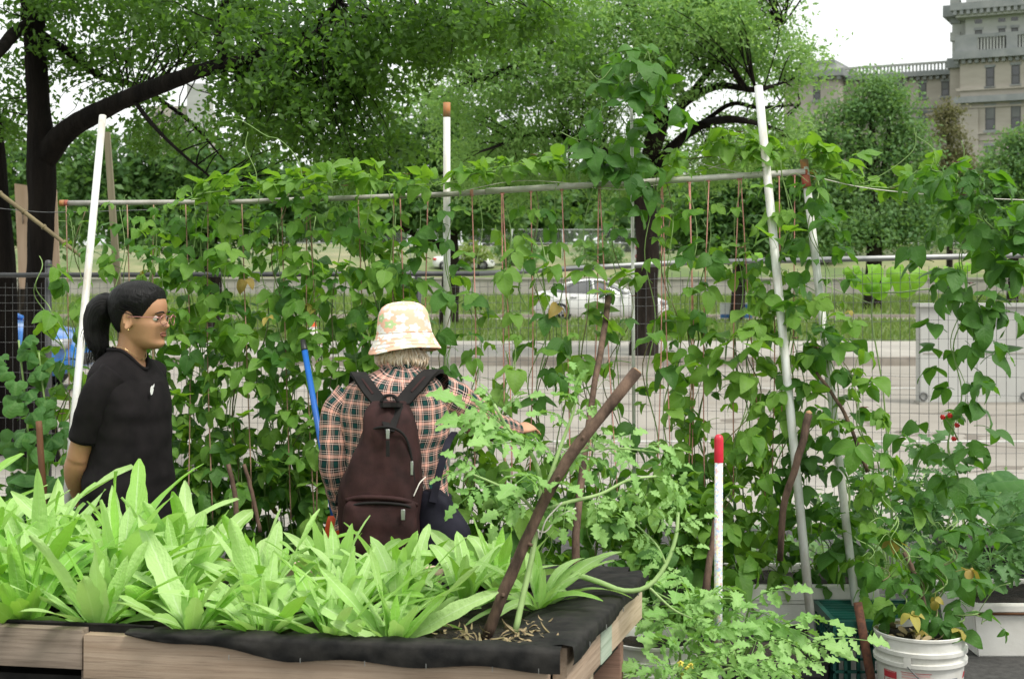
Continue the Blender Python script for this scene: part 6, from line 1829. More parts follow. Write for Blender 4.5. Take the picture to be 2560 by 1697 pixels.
# hair below the hat
V, F, U = hair_cap(lambda a: np.interp(abs(math.degrees(a)), [0, 40, 70, 95, 120, 180], [0.165, 0.16, 0.12, 0.060, 0.022, 0.018]), 0.004, 1.0)
hair = mk('hair', xf(V, HM2), F, M_hair_grey, t, False, uv=U)
b = MB()
for k in range(420):
    a = rgh.uniform(math.radians(85), math.radians(275)); 
    r0 = 0.096
    p0 = Vector((-0.008 + 0.090 * math.cos(a), 0.077 * math.sin(a), rgh.uniform(0.045, 0.075)))
    p1 = Vector((-0.004 + 0.076 * math.cos(a), 0.068 * math.sin(a), rgh.uniform(-0.004, 0.034)))
    p1 += Vector((rgh.uniform(-.008, .008), rgh.uniform(-.012, .012), 0))
    m_ = p0.lerp(p1, 0.5) + Vector((0.021 * math.cos(a), 0.021 * math.sin(a), -0.006))
    V, F, U = tube([HM2 @ p for p in curve([p0, m_, p1], 5)], [0.0035, 0.0036, 0.0034, 0.0028, 0.002, 0.0008], 4, False)
    b.add(V, F, [(k * 0.037 % 1, 0.5)] * len(V))
b.make('strands', M_hair_grey, hair, False)
# bucket hat
hat = thing('bucket_hat', 'pale orange floral bucket hat on the plaid-shirted person', 'hat', W1 + HM2 @ Vector((0, 0, 0.1)))
HC = Matrix.Translation(W1) @ HM2 @ Matrix.Translation((-0.010, 0, 0.112)) @ Matrix.Rotation(math.radians(-4), 4, 'X') @ Matrix.Rotation(math.radians(-6), 4, 'Y')
prof = [(0.0005, 0.130), (0.034, 0.1275), (0.058, 0.121), (0.075, 0.110), (0.085, 0.095), (0.090, 0.078), (0.094, 0.052), (0.0975, 0.030), (0.099, 0.018)]
brim = [(0.100, 0.016), (0.106, 0.002), (0.114, -0.014), (0.122, -0.028), (0.129, -0.040), (0.130, -0.043), (0.127, -0.042), (0.119, -0.028), (0.110, -0.012), (0.098, 0.010), (0.094, 0.03)]
def hat_part(name, pr, parent, wob):
    n = 72
    V, F, U = [], [], []
    for j, (r_, z) in enumerate(pr):
        for k in range(n + 1):
            a = 2 * PI * k / n
            w = wob * max(0.0, (r_ - 0.1) / 0.036)
            zz = z - w * (0.010 * math.sin(2 * a + 2.2) + 0.006 * math.sin(3 * a + 0.5)) + 0.0015 * mnoise.noise(Vector((math.cos(a) * 5, math.sin(a) * 5, z * 30)))
            rr = r_ * 0.955 * (1.0 + 0.15 * math.cos(a) ** 2) * (1 + 0.012 * mnoise.noise(Vector((math.cos(a) * 3, math.sin(a) * 3, z * 14))))
            V.append(HC @ Vector((rr * math.cos(a), rr * math.sin(a), zz)))
            U.append((k / n * 0.58, z * 1.15 if r_ > 0.075 else 0.131 + (0.08 - r_)))
    for j in range(len(pr) - 1):
        for k in range(n):
            a = j * (n + 1) + k; F.append((a, a + 1, a + n + 2, a + n + 1))
    return mk(name, V, F, M_floral, parent, uv=U)
hat_part('crown', prof, hat, 0); br = hat_part('brim', brim, hat, 1.0)
for k in range(3):
    r_, z = 0.1085 + 0.0070 * k, -0.002 - 0.0125 * k
    V, F, U = tube([HC @ Vector((r_ * 0.957 * (1 + 0.15 * math.cos(a) ** 2) * math.cos(a), r_ * 0.957 * math.sin(a) * (1 + 0.15 * math.cos(a) ** 2), z - max(0, (r_ - 0.1) / 0.036) * (0.010 * math.sin(2 * a + 2.2) + 0.006 * math.sin(3 * a + 0.5)))) for a in np.linspace(0, 2 * PI, 73)], 0.0007, 4, False); mk('stitching', V, F, M_string, br)

# ---------- backpack
bp = thing('backpack', 'maroon-brown backpack with black straps on the plaid person\'s back', 'backpack', P(955, 1360, 4.74))
BY = 4.74; kb = BY / F_PX
rows = [(1003, 974, 40, 0.020), (1016, 973, 52, 0.045), (1040, 975, 60, 0.062), (1075, 975, 68, 0.075), (1120, 970, 80, 0.085), (1170, 963, 92, 0.092), (1215, 954, 101, 0.097), (1250, 950, 104, 0.099), (1300, 949, 103, 0.10), (1350, 950, 101, 0.098), (1395, 952, 92, 0.088), (1415, 953, 70, 0.06)]
rr_ = resample([(r[0], r[1], r[2], r[3]) for r in rows], 40)
V, F, U = loft([(P(r[1], r[0], BY + 0.03), X_, Y_, r[2] * kb, r[3] * 1.05) for r in rr_], 48, 0.62)
for i, v in enumerate(V):
    v = Vector(v); k = mnoise.noise(Vector((v.x * 16, v.y * 10, v.z * 6))) * 0.013 + mnoise.noise(Vector((v.x * 42 + v.z * 10, v.y * 20, v.z * 9))) * 0.008
    c = P(960, 1200, BY + 0.03); d = Vector((v.x - c.x, v.y - c.y, 0))
    V[i] = v + d.normalized() * k
main = mk('main_compartment', V, F, M_pack, bp, uv=U)
rows = [(1250, 952, 78, 0.010), (1262, 951, 88, 0.024), (1300, 949, 92, 0.034), (1350, 950, 90, 0.036), (1385, 951, 82, 0.028), (1398, 952, 60, 0.01)]
rr_ = resample(rows, 20)
V, F, U = loft([(P(r[1], r[0], BY - 0.062), X_, Y_, r[2] * kb, r[3]) for r in rr_], 40, 0.7)
for i, v in enumerate(V):
    v = Vector(v); V[i] = v + Vector((0, -1, 0)) * mnoise.noise(Vector((v.x * 20, 0, v.z * 20))) * 0.008
pock = mk('front_pocket', V, F, M_pack, bp, uv=U)
def front(u, v, extra=0.021):
    r_ = [np.interp(v, [q[0] for q in rr0], [q[c] for q in rr0]) for c in (1, 2, 3)]
    f = max(-0.98, min(0.98, (u - r_[0]) / r_[1]))
    return P(u, v, BY + 0.03 - r_[2] * 1.05 * (1 - abs(f) ** (1 / 0.62) ) ** 0.62 - extra)
rr0 = [(1003, 974, 40, 0.020), (1040, 975, 60, 0.062), (1075, 975, 68, 0.075), (1120, 970, 80, 0.085), (1170, 963, 92, 0.092), (1215, 954, 101, 0.097), (1300, 949, 103, 0.10), (1400, 952, 90, 0.088)]
def strip(name, pts, r, mat, parent):
    V, F, U = tube(curve(pts, 22), r, 6); return mk(name, V, F, mat, parent)
strip('zip', [front(914, 1098), front(922, 1078), front(950, 1068), front(985, 1070), front(1012, 1090), front(1026, 1130), front(1034, 1185), front(1036, 1230)], 0.0045, M_pack_dark, main)
strip('zip', [P(872, 1266, BY - 0.072), P(905, 1258, BY - 0.085), P(960, 1257, BY - 0.09), P(1010, 1262, BY - 0.088), P(1034, 1272, BY - 0.07)], 0.005, M_pack_dark, pock)
strip('seam_fold', [P(866, 1250, BY - 0.055), P(900, 1243, BY - 0.075), P(960, 1244, BY - 0.082), P(1010, 1250, BY - 0.078), P(1042, 1262, BY - 0.05)], 0.009, M_pack, pock)
def pull(u, v, w, h, fn, parent):
    p = fn(u, v)
    me = bevel_box('zip_pull', (w * kb, 0.004, h * kb), M_steel, 0.001, 1)
    o = link('zip_pull', me, parent); place(o, Matrix.Translation(p + Vector((0, -0.006, -h * kb * 0.5)))); return o
pull(970, 1072, 9, 24, front, main); pull(1030, 1152, 7, 34, front, main); pull(1008, 1272, 10, 26, lambda u, v: P(u, v, BY - 0.095), pock)
me = bevel_box('pull_tab', (9 * kb, 0.005, 40 * kb), M_pack_dark, 0.001, 1); o = link('pull_tab', me, main); place(o, Matrix.Translation(front(970, 1120) + Vector((0, -0.006, 0))))
strip('pull_cord', [P(1064, 1192, BY - 0.02), P(1050, 1206, BY - 0.04), P(1042, 1222, BY - 0.05), P(1034, 1240, BY - 0.055)], 0.0022, M_string, main)
def ribbon(name, pts, w, th, mat, parent, side=None, n=24):
    q = curve(pts, n)
    V, F = [], []
    for i, p in enumerate(q):
        T = (q[min(i + 1, n)] - q[max(i - 1, 0)]).normalized()
        s = Vector(side) if side is not None else Vector((1, 0, 0))
        s = (s - T * s.dot(T)).normalized(); nn = T.cross(s)
        ww = w[0] + (w[1] - w[0]) * i / n
        for a, b_ in ((-1, -1), (1, -1), (1, 1), (-1, 1)): V.append(p + s * ww * a * 0.5 + nn * th * b_ * 0.5)
    for i in range(n):
        for k in range(4): F.append((i * 4 + k, i * 4 + (k + 1) % 4, (i + 1) * 4 + (k + 1) % 4, (i + 1) * 4 + k))
    F += [(3, 2, 1, 0), tuple(n * 4 + k for k in range(4))]
    return mk(name, V, F, mat, parent, sharp=40)
# shoulder straps: from the top of the pack over the shoulders and down the chest, back under the arms
for s, pts in ((-1, [(975, 1012, 4.70), (958, 1012, 4.78), (932, 985, 4.815), (908, 952, 4.855), (896, 935, 4.93), (893, 945, 5.03), (885, 1010, 5.11), (878, 1100, 5.12), (868, 1190, 5.04), (860, 1260, 4.88)]),
               (1, [(978, 1012, 4.70), (1000, 1010, 4.78), (1028, 980, 4.815), (1060, 945, 4.855), (1082, 928, 4.93), (1092, 940, 5.03), (1095, 1010, 5.11), (1098, 1100, 5.12), (1088, 1190, 5.04), (1068, 1260, 4.88)])):
    pp = [P(*p) for p in pts]
    ribbon('shoulder_strap', pp, (0.046, 0.060), 0.014, M_pack_dark, bp, (1, 0.1, 0), 40)
    e = [P(975 + 22 * s, 1014, 4.735), P(975 + 12 * s, 1050, 4.70), P(975 + 4 * s, 1078, 4.672)]
    ribbon('strap_anchor', e, (0.03, 0.018), 0.006, M_pack_dark, bp, (1, 0, 0), 8)
    ribbon('strap_edge', [p + Vector((0.001, -0.008, 0.002)) for p in pp[2:5]], (0.007, 0.007), 0.004, M_pack, bp, (1, 0.1, 0), 12)
V, F, U = tube(curve([P(952, 1006, 4.735), P(962, 990, 4.74), P(985, 990, 4.74), P(996, 1006, 4.735)], 12), 0.006, 8); mk('haul_loop', V, F, M_pack_dark, bp)

# dark bag at the right hip with its strap
sb = thing('shoulder_bag', 'dark navy bag hanging at the plaid person\'s right hip', 'bag', P(1095, 1330, 4.80))
rows = [(1225, 1080, 22, 0.03), (1245, 1086, 40, 0.045), (1290, 1100, 58, 0.058), (1340, 1108, 66, 0.062), (1385, 1104, 60, 0.055), (1400, 1102, 40, 0.03)]
rr_ = resample(rows, 22)
V, F, U = loft([(P(r[1], r[0], 4.82), X_, Y_, r[2] * kb, r[3]) for r in rr_], 32, 0.75)
V = [Vector(v) + Vector((0, -1, 0)) * (mnoise.noise(Vector(v) * 16) * 0.014) + Vector((1, 0, 0)) * mnoise.noise(Vector(v) * 12) * 0.010 for v in V]
mk('pouch', V, F, M_navy, sb)
ribbon('strap', [P(1082, 1255, 4.765), P(1096, 1190, 4.78), P(1112, 1130, 4.80), P(1124, 1098, 4.85), P(1136, 1080, 4.93)], (0.026, 0.022), 0.004, M_navy, sb, (1, 0, 0), 16)

# blue-handled tool with orange head leaning into the beans
tl = thing('garden_tool', 'blue-handled tool with orange head leaning behind the plaid person', 'tool', P(842, 1400, 5.1))
a, c = P(757, 850, 5.42), P(842, 1330, 5.12)
d = (c - a)
V, F, U = tube([a + d * 0.055, a + d * 0.62, c], 0.0115, 12); mk('handle', V, F, M_blue_tube, tl)
V, F, U = tube([a, a + d * 0.05, a + d * 0.058], [0.010, 0.0125, 0.0125], 12); mk('grip', V, F, M_black_plastic, tl)
rows = [(1290, 832, 12, 0.014), (1310, 834, 20, 0.018), (1345, 840, 30, 0.022), (1400, 852, 44, 0.024), (1470, 868, 58, 0.02)]
rr_ = resample(rows, 16)
V, F, U = loft([(P(r[1], r[0], 5.08), X_, Y_, r[2] * 5.08 / F_PX, r[3]) for r in rr_], 24, 0.8); mk('head', V, F, M_orange, tl)

# ------------------------------------------------------------------ raised bed with black liner
CB = 0.88; BZ = CAM_H - CB                                         # bed top height 0.69 m
def bed_px(u, v, z=BZ): return P(u, v, F_PX * (CAM_H - z) / (v - HOR))
C_fr, C_br = bed_px(1432, 1627), bed_px(1617, 1440)
e1 = (bed_px(0, 1566) - C_fr); e1.z = 0; e1.normalize()            # along the front, to the left
e2 = (C_br - C_fr); e2.z = 0; W_BED = e2.length; e2.normalize()    # along the right side, away
L_BED = 2.5
SH = Vector((-0.05, 0.055, 0))                                     # the measured edge is the liner's outer edge
def bed(s, d, z): return Vector((C_fr.x, C_fr.y, 0)) + SH + e1 * s + e2 * d + Z_ * z
RB = thing('raised_bed', 'raised wooden planter bed with stapled black liner', 'planter', bed(1.2, 0.4, 0))
n1 = Vector((-e1.y, e1.x, 0)); n1 = n1 if n1.y < 0 else -n1       # front outward normal
n2 = Vector((e2.y, -e2.x, 0)); n2 = n2 if n2.x > 0 else -n2       # right outward normal
def plank(name, a, c, h, th, out, mat, parent=RB, bev=0.003):
    """board whose top edge runs a->c, hanging h down, thickness th along out"""
    d = c - a; L_ = d.length
    x = d.normalized(); z = Z_ - x * Z_.dot(x); z.normalize(); y = z.cross(x)
    me = bevel_box(name, (L_, th, h), mat, bev, 2, 0.0006)
    o = link(name, me, parent)
    ctr = (a + c) / 2 + Vector(out) * th * 0.5 - z * h * 0.5
    place(o, basis(ctr, x, y, z)); return o
sJ = 1.20                                                          # joint of the two front boards
sJ = min(np.linspace(0.5, 2.4, 400), key=lambda s: abs(1280 + F_PX * bed(s, 0, BZ).x / bed(s, 0, BZ).y - 226))
f1 = plank('front_board', bed(sJ + 0.002, 0, BZ - 0.002), bed(L_BED, 0, BZ - 0.002), 0.098, 0.036, n1, M_wood_grey)
f2 = plank('front_board', bed(-0.0, 0, BZ - 0.012), bed(sJ - 0.003, 0, BZ - 0.012), 0.108, 0.038, n1 * 1.25, M_wood_tan)
b_ = plank('back_board', bed(0, W_BED, BZ - 0.006), bed(L_BED, W_BED, BZ - 0.006), 0.10, 0.036, -n1, M_wood_light)
so = n2 * 1.0
r1 = plank('side_board', bed(-0.004, 0.0, BZ - 0.004) , bed(0, 0.36, BZ - 0.004), 0.135, 0.036, so, M_wood_tan)
r2 = plank('side_board', bed(0, 0.362, BZ - 0.004), bed(0, 0.49, BZ - 0.004), 0.135, 0.038, so, M_wood_mint)
r3 = plank('side_board', bed(0, 0.492, BZ - 0.004), bed(0, W_BED + 0.03, BZ - 0.004), 0.135, 0.036, so, M_wood_light)
plank('side_board', bed(L_BED, 0, BZ), bed(L_BED, W_BED, BZ), 0.10, 0.036, -n2, M_wood_grey)
# corner posts and legs
def post(s, d, z1, w, mat):
    me = bevel_box('leg', (w, w, z1), mat, 0.004, 2, 0.0006); o = link('leg', me, RB)
    place(o, basis(bed(s, d, z1 / 2), e1, e2.cross(Z_).cross(Z_) * -1 if False else Vector((-e1.y, e1.x, 0)), Z_))
post(0.05, 0.045, BZ - 0.115, 0.085, M_wood_tan); post(0.035, 0.46, BZ - 0.108, 0.05, M_wood_red); post(0.03, 0.385, BZ - 0.108, 0.075, M_wood_light)
post(0.05, W_BED - 0.05, BZ - 0.11, 0.085, M_wood_red); post(sJ - 0.02, 0.05, BZ - 0.112, 0.10, M_wood_grey)
post(sJ, W_BED - 0.05, BZ - 0.11, 0.085, M_wood_red); post(L_BED - 0.06, 0.06, BZ - 0.11, 0.085, M_wood_red); post(L_BED - 0.06, W_BED - 0.05, BZ - 0.11, 0.085, M_wood_red)
b = MB()
M_ = basis(bed(0, 0, 0), e1, e2, Z_)
b.box((0.01, 0.01, BZ - 0.20), (L_BED - 0.01, W_BED - 0.01, BZ - 0.13), M_); b.make('bottom_panel', M_liner, RB, smooth=False)
# nails and knots on the front boards
for s, dz in ((sJ + 0.035, 0.03), (sJ + 0.03, 0.07), (sJ - 0.045, 0.035), (sJ - 0.04, 0.085), (0.75, 0.07), (0.45, 0.10), (0.16, 0.09), (0.78, 0.05)):
    p = bed(s, 0, BZ - 0.01 - dz) + n1 * 0.0485 if s < sJ else bed(s, 0, BZ - 0.01 - dz) + n1 * 0.0365
    V, F, U = tube([p - n1 * 0.004, p + n1 * 0.0006], 0.0045, 8); mk('nail_head', V, F, M_rust, f2 if s < sJ else f1)
# soil
nS, nD = 80, 34
V, F = [], []
for j in range(nD + 1):
    for i in range(nS + 1):
        s, d = 0.0 + L_BED * i / nS, W_BED * j / nD
        z = BZ - 0.052 + 0.014 * mnoise.noise(Vector((s * 9, d * 9, 0))) + 0.007 * mnoise.noise(Vector((s * 34, d * 34, 3)))
        V.append(bed(s, d, z))
for j in range(nD):
    for i in range(nS):
        a = j * (nS + 1) + i; F.append((a, a + nS + 1, a + nS + 2, a + 1))
soil = mk('soil', V, F, M_soil, RB); soil['kind'] = 'stuff'
# liner: a strip folded over the top edge, along the front and round the right side
def liner_strip(pt, out, n, w_in, drop, seed, lift=0.004, in_z=-0.045):
    V, F, U = [], [], []
    m = 16
    for i in range(n + 1):
        f = i / n
        wi = w_in(f); dr = drop(f)
        for j in range(m + 1):
            g = j / m
            if g < 0.5:                                            # inner bed to the edge
                k = 1 - g / 0.5
                off = -wi * k; z = in_z * (k ** 1.6) + lift
            elif g < 0.62:
                k = (g - 0.5) / 0.12
                off = 0.058 * k; z = lift + 0.003 * math.sin(k * PI)
            else:
                k = (g - 0.62) / 0.38
                off = 0.058 + 0.004 * math.sin(k * 3); z = lift - dr * k
            p = pt(f)
            w = mnoise.noise(Vector((f * 30 + seed, g * 5, 1))) * 0.006 + mnoise.noise(Vector((f * 90 + seed, g * 9, 5))) * 0.003
            V.append(p + out * (off + (w * 0.6 if g > 0.6 else 0)) + Z_ * (z + (w * 1.2 if g < 0.55 else w * 0.25)))
            U.append((f, g))
    for i in range(n):
        for j in range(m): a = i * (m + 1) + j; F.append((a, a + m + 1, a + m + 2, a + 1))
    return V, F, U
bL = MB()
V, F, U = liner_strip(lambda f: bed(1.05 * (1 - f) - 0.03 * f, -0.0, BZ), n1, 120, lambda f: 0.05 + 0.05 * f, lambda f: 0.006 + 0.044 * min(1, f * 2.6) + 0.006 * math.sin(f * 21), 2.0, 0.003)
bL.add(V, F, U)
V, F, U = liner_strip(lambda f: bed(0, -0.02 + (W_BED + 0.02) * f, BZ), n2, 100, lambda f: 0.15 + 0.07 * f, lambda f: 0.046 - 0.014 * f + 0.005 * math.sin(f * 17), 8.0, 0.0065)
bL.add(V, F, U)
V, F, U = liner_strip(lambda f: bed(0.55 * f, W_BED, BZ), -n1, 50, lambda f: 0.08, lambda f: 0.05, 14.0, 0.005)
bL.add(V, F, U)
V, F, U = liner_strip(lambda f: bed(1.0 + 1.45 * f, 0.0, BZ), n1 * 0.05, 90, lambda f: 0.04, lambda f: 0.002, 22.0, 0.006)
bL.add(V, F, U)
liner = bL.make('liner', M_liner, RB)
for s in (0.02, 0.13, 0.29, 0.44, 0.60, 0.78):
    p = bed(s, 0, BZ - 0.045) + n1 * 0.066
    me = bevel_box('staple', (0.0018, 0.002, 0.012), M_steel, 0, 1); o = link('staple', me, liner); place(o, Matrix.Translation(p))
for d in (0.12, 0.3, 0.5, 0.7):
    p = bed(0, d, BZ - 0.022) + n2 * 0.0665
    me = bevel_box('staple', (0.002, 0.0018, 0.012), M_steel, 0, 1); o = link('staple', me, liner); place(o, Matrix.Translation(p))

# dry scraps on the soil by the branch
rgd = random.Random(9)
b = MB()
for k in range(110):
    s, d = rgd.uniform(0.02, 0.34), rgd.uniform(0.0, 0.28)
    if k < 24: s, d = rgd.uniform(0.0, 0.12), rgd.uniform(0.02, 0.16)
    V, F, U = leaf_grid(rgd.uniform(0.012, 0.055), rgd.uniform(0.004, 0.012), 0.4, 0.6, 4, 2, rgd.uniform(-0.6, 1.4), rgd.uniform(-1.5, 1.5), 0, 0, rgd.uniform(-1, 1))
    zz = BZ - 0.030 + (0.028 if s < 0.13 else 0)
    b.add(xf(V, Matrix.Translation(bed(s, d, zz)) @ Matrix.Rotation(rgd.uniform(0, 6.3), 4, 'Z') @ Matrix.Rotation(rgd.uniform(-.4, .4), 4, 'X')), F, U)
tag(b.make('dry_leaves', M_dry), 'scatter of withered leaf scraps on the bed\'s near corner', 'dry leaves', kind='stuff')

# ------------------------------------------------------------------ lettuces
def lettuce_leaf(rg, Lg, W, droop, mat):
    nl = 12
    V, F, U = leaf_grid(Lg, W, 0.62, rg.uniform(0.55, 0.85), nl, 6, rg.uniform(0.1, 0.4), droop, rg.uniform(0.04, 0.12), rg.uniform(0, 6), rg.uniform(-.7, .7), rg.choice([0.05, 0.09, 0.14]))
    return mesh('lettuce_leaf', V, F, mat, uv=U)
LET = []
for m in (M_lettuce, M_lettuce, M_lettuce_d):
    for k in range(8):
        LET.append((lettuce_leaf(rgl, rgl.uniform(0.26, 0.40), rgl.uniform(0.042, 0.066), 0.06 + 1.55 * (k / 7.0) ** 1.4, m)))
LET_A, LET_D = LET[:16], LET[16:]
def lettuce(label, s, d, n, size, rg, deep=False, flop=0.0):
    p = bed(s, d, BZ - 0.042)
    t = thing('lettuce', label, 'lettuce', p, group='lettuces in the raised bed')
    a0 = rg.uniform(0, 6.3)
    for k in range(n):
        f = k / (n - 1)
        a = a0 + k * 2.39996 + rg.uniform(-.55, .55)
        el = math.radians(86 - 60 * f ** 1.1 + rg.gauss(0, 11)) - flop * f
        h = hvec(a)
        edge = d < 0.2 and h.dot(n1) > 0.15
        if edge: el = max(el, math.radians(30 + 20 * rg.random()))
        tip = h * math.cos(el) + Z_ * math.sin(el)
        nrm = -h * math.sin(el) + Z_ * math.cos(el) + Vector((rg.gauss(0, .42), rg.gauss(0, .42), 0))
        sc = size * (0.62 + 0.45 * min(1, f * 1.8)) * rg.uniform(0.75, 1.16)
        pool_ = LET_D if (deep or rg.random() < 0.18) else LET_A
        if edge: pool_ = [pool_[q] for q in range(len(pool_)) if q % 8 < 4]; sc *= 0.85
        add_leaf(t, rg.choice(pool_), p + h * 0.012, tip, nrm, sc)
    V, F, U = tube([p + Vector((0, 0, -0.02)), p + Vector((0, 0, 0.03))], [0.014, 0.012], 8); mk('stalk', V, F, M_stem, t)
ROWN = ['front', 'second', 'third', 'back']
cols = [0.30, 0.53, 0.75, 0.97, 1.19, 1.41, 1.63, 1.85, 2.07]
for r_ in range(4):
    d0 = [0.10, 0.30, 0.52, 0.72][r_]
    sp = [c + (0.10 if r_ % 2 else 0.0) for c in cols]
    if r_ == 0: sp = [0.40, 0.58] + sp[2:]
    if r_ == 1: sp = [0.46, 0.66] + sp[2:]
    if r_ == 2: sp = [0.17, 0.36] + sp[1:]
    if r_ == 3: sp = [0.34] + sp[1:]
    for i, s in enumerate(sp):
        s2 = s + rgd.uniform(-.03, .03); d2 = d0 + rgd.uniform(-.025, .025)
        sz = (0.78 if s < 1.15 else 0.92) + (0.13 if s > 1.3 else 0.0) + 0.05 * r_ * (s > 1.2) + rgd.uniform(-.08, .08)
        deep = s > 1.35 and r_ < 2 and rgd.random() < 0.7
        lettuce('lettuce in the bed\'s %s row, %s from the slanting branch' % (ROWN[r_], ORD[i]), s2, d2, 24 if r_ < 3 else 19, sz, rgd, deep, 0.15 if r_ == 0 else 0.0)

# ------------------------------------------------------------------ thick slanting branch and tomato in the bed
a = P(1212, 1600, 3.66); br_pts = [a, P(1250, 1505, 3.65), P(1289, 1413, 3.65), P(1333, 1309, 3.66), P(1398, 1180, 3.67), P(1480, 1070, 3.69), P(1592, 928, 3.72)]
sd = (br_pts[0] - Vector((C_fr.x, C_fr.y, 0)))
t, q = stake('thick bare branch slanting out of the bed as a support', br_pts, [0.0155, 0.0150, 0.0150, 0.0148, 0.0145, 0.015, 0.0165], M_twig, 'support_branch', 0.005)
V, F, U = tube([q[-1], q[-1] + (q[-1] - q[-2]).normalized() * 0.003], [0.0155, 0.012], 9); mk('cut_end', V, F, M_cutwood, t)
for i in (3, 6, 9, 11):
    d = Vector((R.uniform(-1, 1), -0.6, R.uniform(-.2, .6))).normalized()
    V, F, U = tube([q[i], q[i] + d * 0.024], [0.008, 0.004], 6); mk('knot', V, F, M_twig, t)

def leaflet_lobed(rg, Lg, W):
    return leaf_grid(Lg, W, 0.5, 0.72, 10, 4, rg.uniform(0.05, 0.4), rg.uniform(0.2, 0.9), 0.07, rg.uniform(0, 6), rg.uniform(-.4, .4), 0.42)
def frond(rg, Lg, mat, name, wide=1.0):
    """tomato leaf: rachis along +Y with toothed leaflets"""
    b = MB()
    q = curve([(0, 0, 0), (0, Lg * 0.5, Lg * 0.04), (0, Lg, -Lg * 0.16)], 12)
    b.tube(q, [0.0032 - 0.0018 * i / 12 for i in range(13)], 5, False)
    pairs = [(0.30, 0.34), (0.52, 0.42), (0.74, 0.38)]
    for f, s in pairs:
        p = q[int(f * 12)]
        for sg in (-1, 1):
            L_ = Lg * s * rg.uniform(0.85, 1.1)
            V, F, U = leaflet_lobed(rg, L_, L_ * rg.uniform(0.38, 0.48) * wide)
            M = Matrix.Translation(p) @ Matrix.Rotation(-sg * rg.uniform(0.95, 1.3), 4, 'Z') @ Matrix.Translation((0, 0.010, 0)) @ Matrix.Rotation(rg.uniform(-.5, .15), 4, 'X') @ Matrix.Rotation(rg.uniform(-.4, .4), 4, 'Y')
            b.add(xf(V, M), F, U)
    for f in (0.41, 0.63):
        p = q[int(f * 12)]
        for sg in (-1, 1):
            V, F, U = leaf_grid(Lg * 0.10, Lg * 0.06, 0.5, 0.5, 3, 2, 0.3, 0.3)
            b.add(xf(V, Matrix.Translation(p) @ Matrix.Rotation(-sg * 1.2, 4, 'Z')), F, U)
    V, F, U = leaflet_lobed(rg, Lg * 0.48, Lg * 0.28 * wide)
    b.add(xf(V, Matrix.Translation(q[-1]) @ Matrix.Rotation(rg.uniform(-.5, 0), 4, 'X')), F, U)
    return mesh_of(b, name, mat)
FR = [frond(rgl, 0.20, M_tomato, 'tomato_leaf') for _ in range(8)]
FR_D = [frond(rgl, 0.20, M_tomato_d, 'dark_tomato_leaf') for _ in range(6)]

def tomato(label, stems, leaves, pool, loc, group=None, flowers=()):
    t = thing('tomato_plant', label, 'tomato plant', loc, group=group)
    for pts, r in stems:
        qq = curve(pts, 18)
        V, F, U = tube(qq, [r[0] + (r[1] - r[0]) * i / 18 for i in range(19)], 8); mk('stem', V, F, M_tom_stem, t, uv=U)
    for (p, tip, sc) in leaves:
        p, e = Vector(p), Vector(tip)
        d = e - p
        nrm = Z_ + Vector((rgl.gauss(0, .3), -0.5 + rgl.gauss(0, .25), 0))
        add_leaf(t, rgl.choice(pool), p, d, nrm, sc if sc else d.length / 0.27)
    for p in flowers:
        b = MB()
        for j in range(5):
            V, F, U = leaf_grid(0.016, 0.006, 0.5, 0.6, 3, 2, 0.3, 0.8)
            b.add(xf(V, Matrix.Translation(p) @ Matrix.Rotation(0.9, 4, 'X') @ Matrix.Rotation(j * 1.256, 4, 'Z') @ Matrix.Rotation(-0.4, 4, 'X')), F, U)
        b.tube([Vector(p), Vector(p) + Vector((0, -0.006, 0.004))], [0.003, 0.001], 6)
        b.make('flower', M_flower_y, t)
    return t
def q3(u, v, y): return P(u, v, y)
st = [([q3(1288, 1582, 3.62), q3(1305, 1500, 3.64), q3(1330, 1390, 3.67), q3(1346, 1290, 3.70), q3(1352, 1200, 3.72), q3(1320, 1120, 3.72), q3(1275, 1080, 3.70), q3(1235, 1010, 3.68)], (0.0085, 0.004)),
      ([q3(1346, 1290, 3.70), q3(1378, 1185, 3.72), q3(1400, 1120, 3.74), q3(1430, 1040, 3.76), q3(1440, 1000, 3.76)], (0.007, 0.003)),
      ([q3(1348, 1280, 3.70), q3(1420, 1255, 3.70), q3(1500, 1235, 3.72), q3(1570, 1200, 3.75), q3(1640, 1190, 3.78)], (0.006, 0.003)),
      ([q3(1346, 1290, 3.70), q3(1300, 1240, 3.66), q3(1240, 1210, 3.62), q3(1170, 1180, 3.60)], (0.005, 0.0025)),
      ([q3(1380, 1180, 3.72), q3(1450, 1130, 3.76), q3(1540, 1120, 3.80), q3(1640, 1130, 3.85)], (0.005, 0.002))]
lv = []
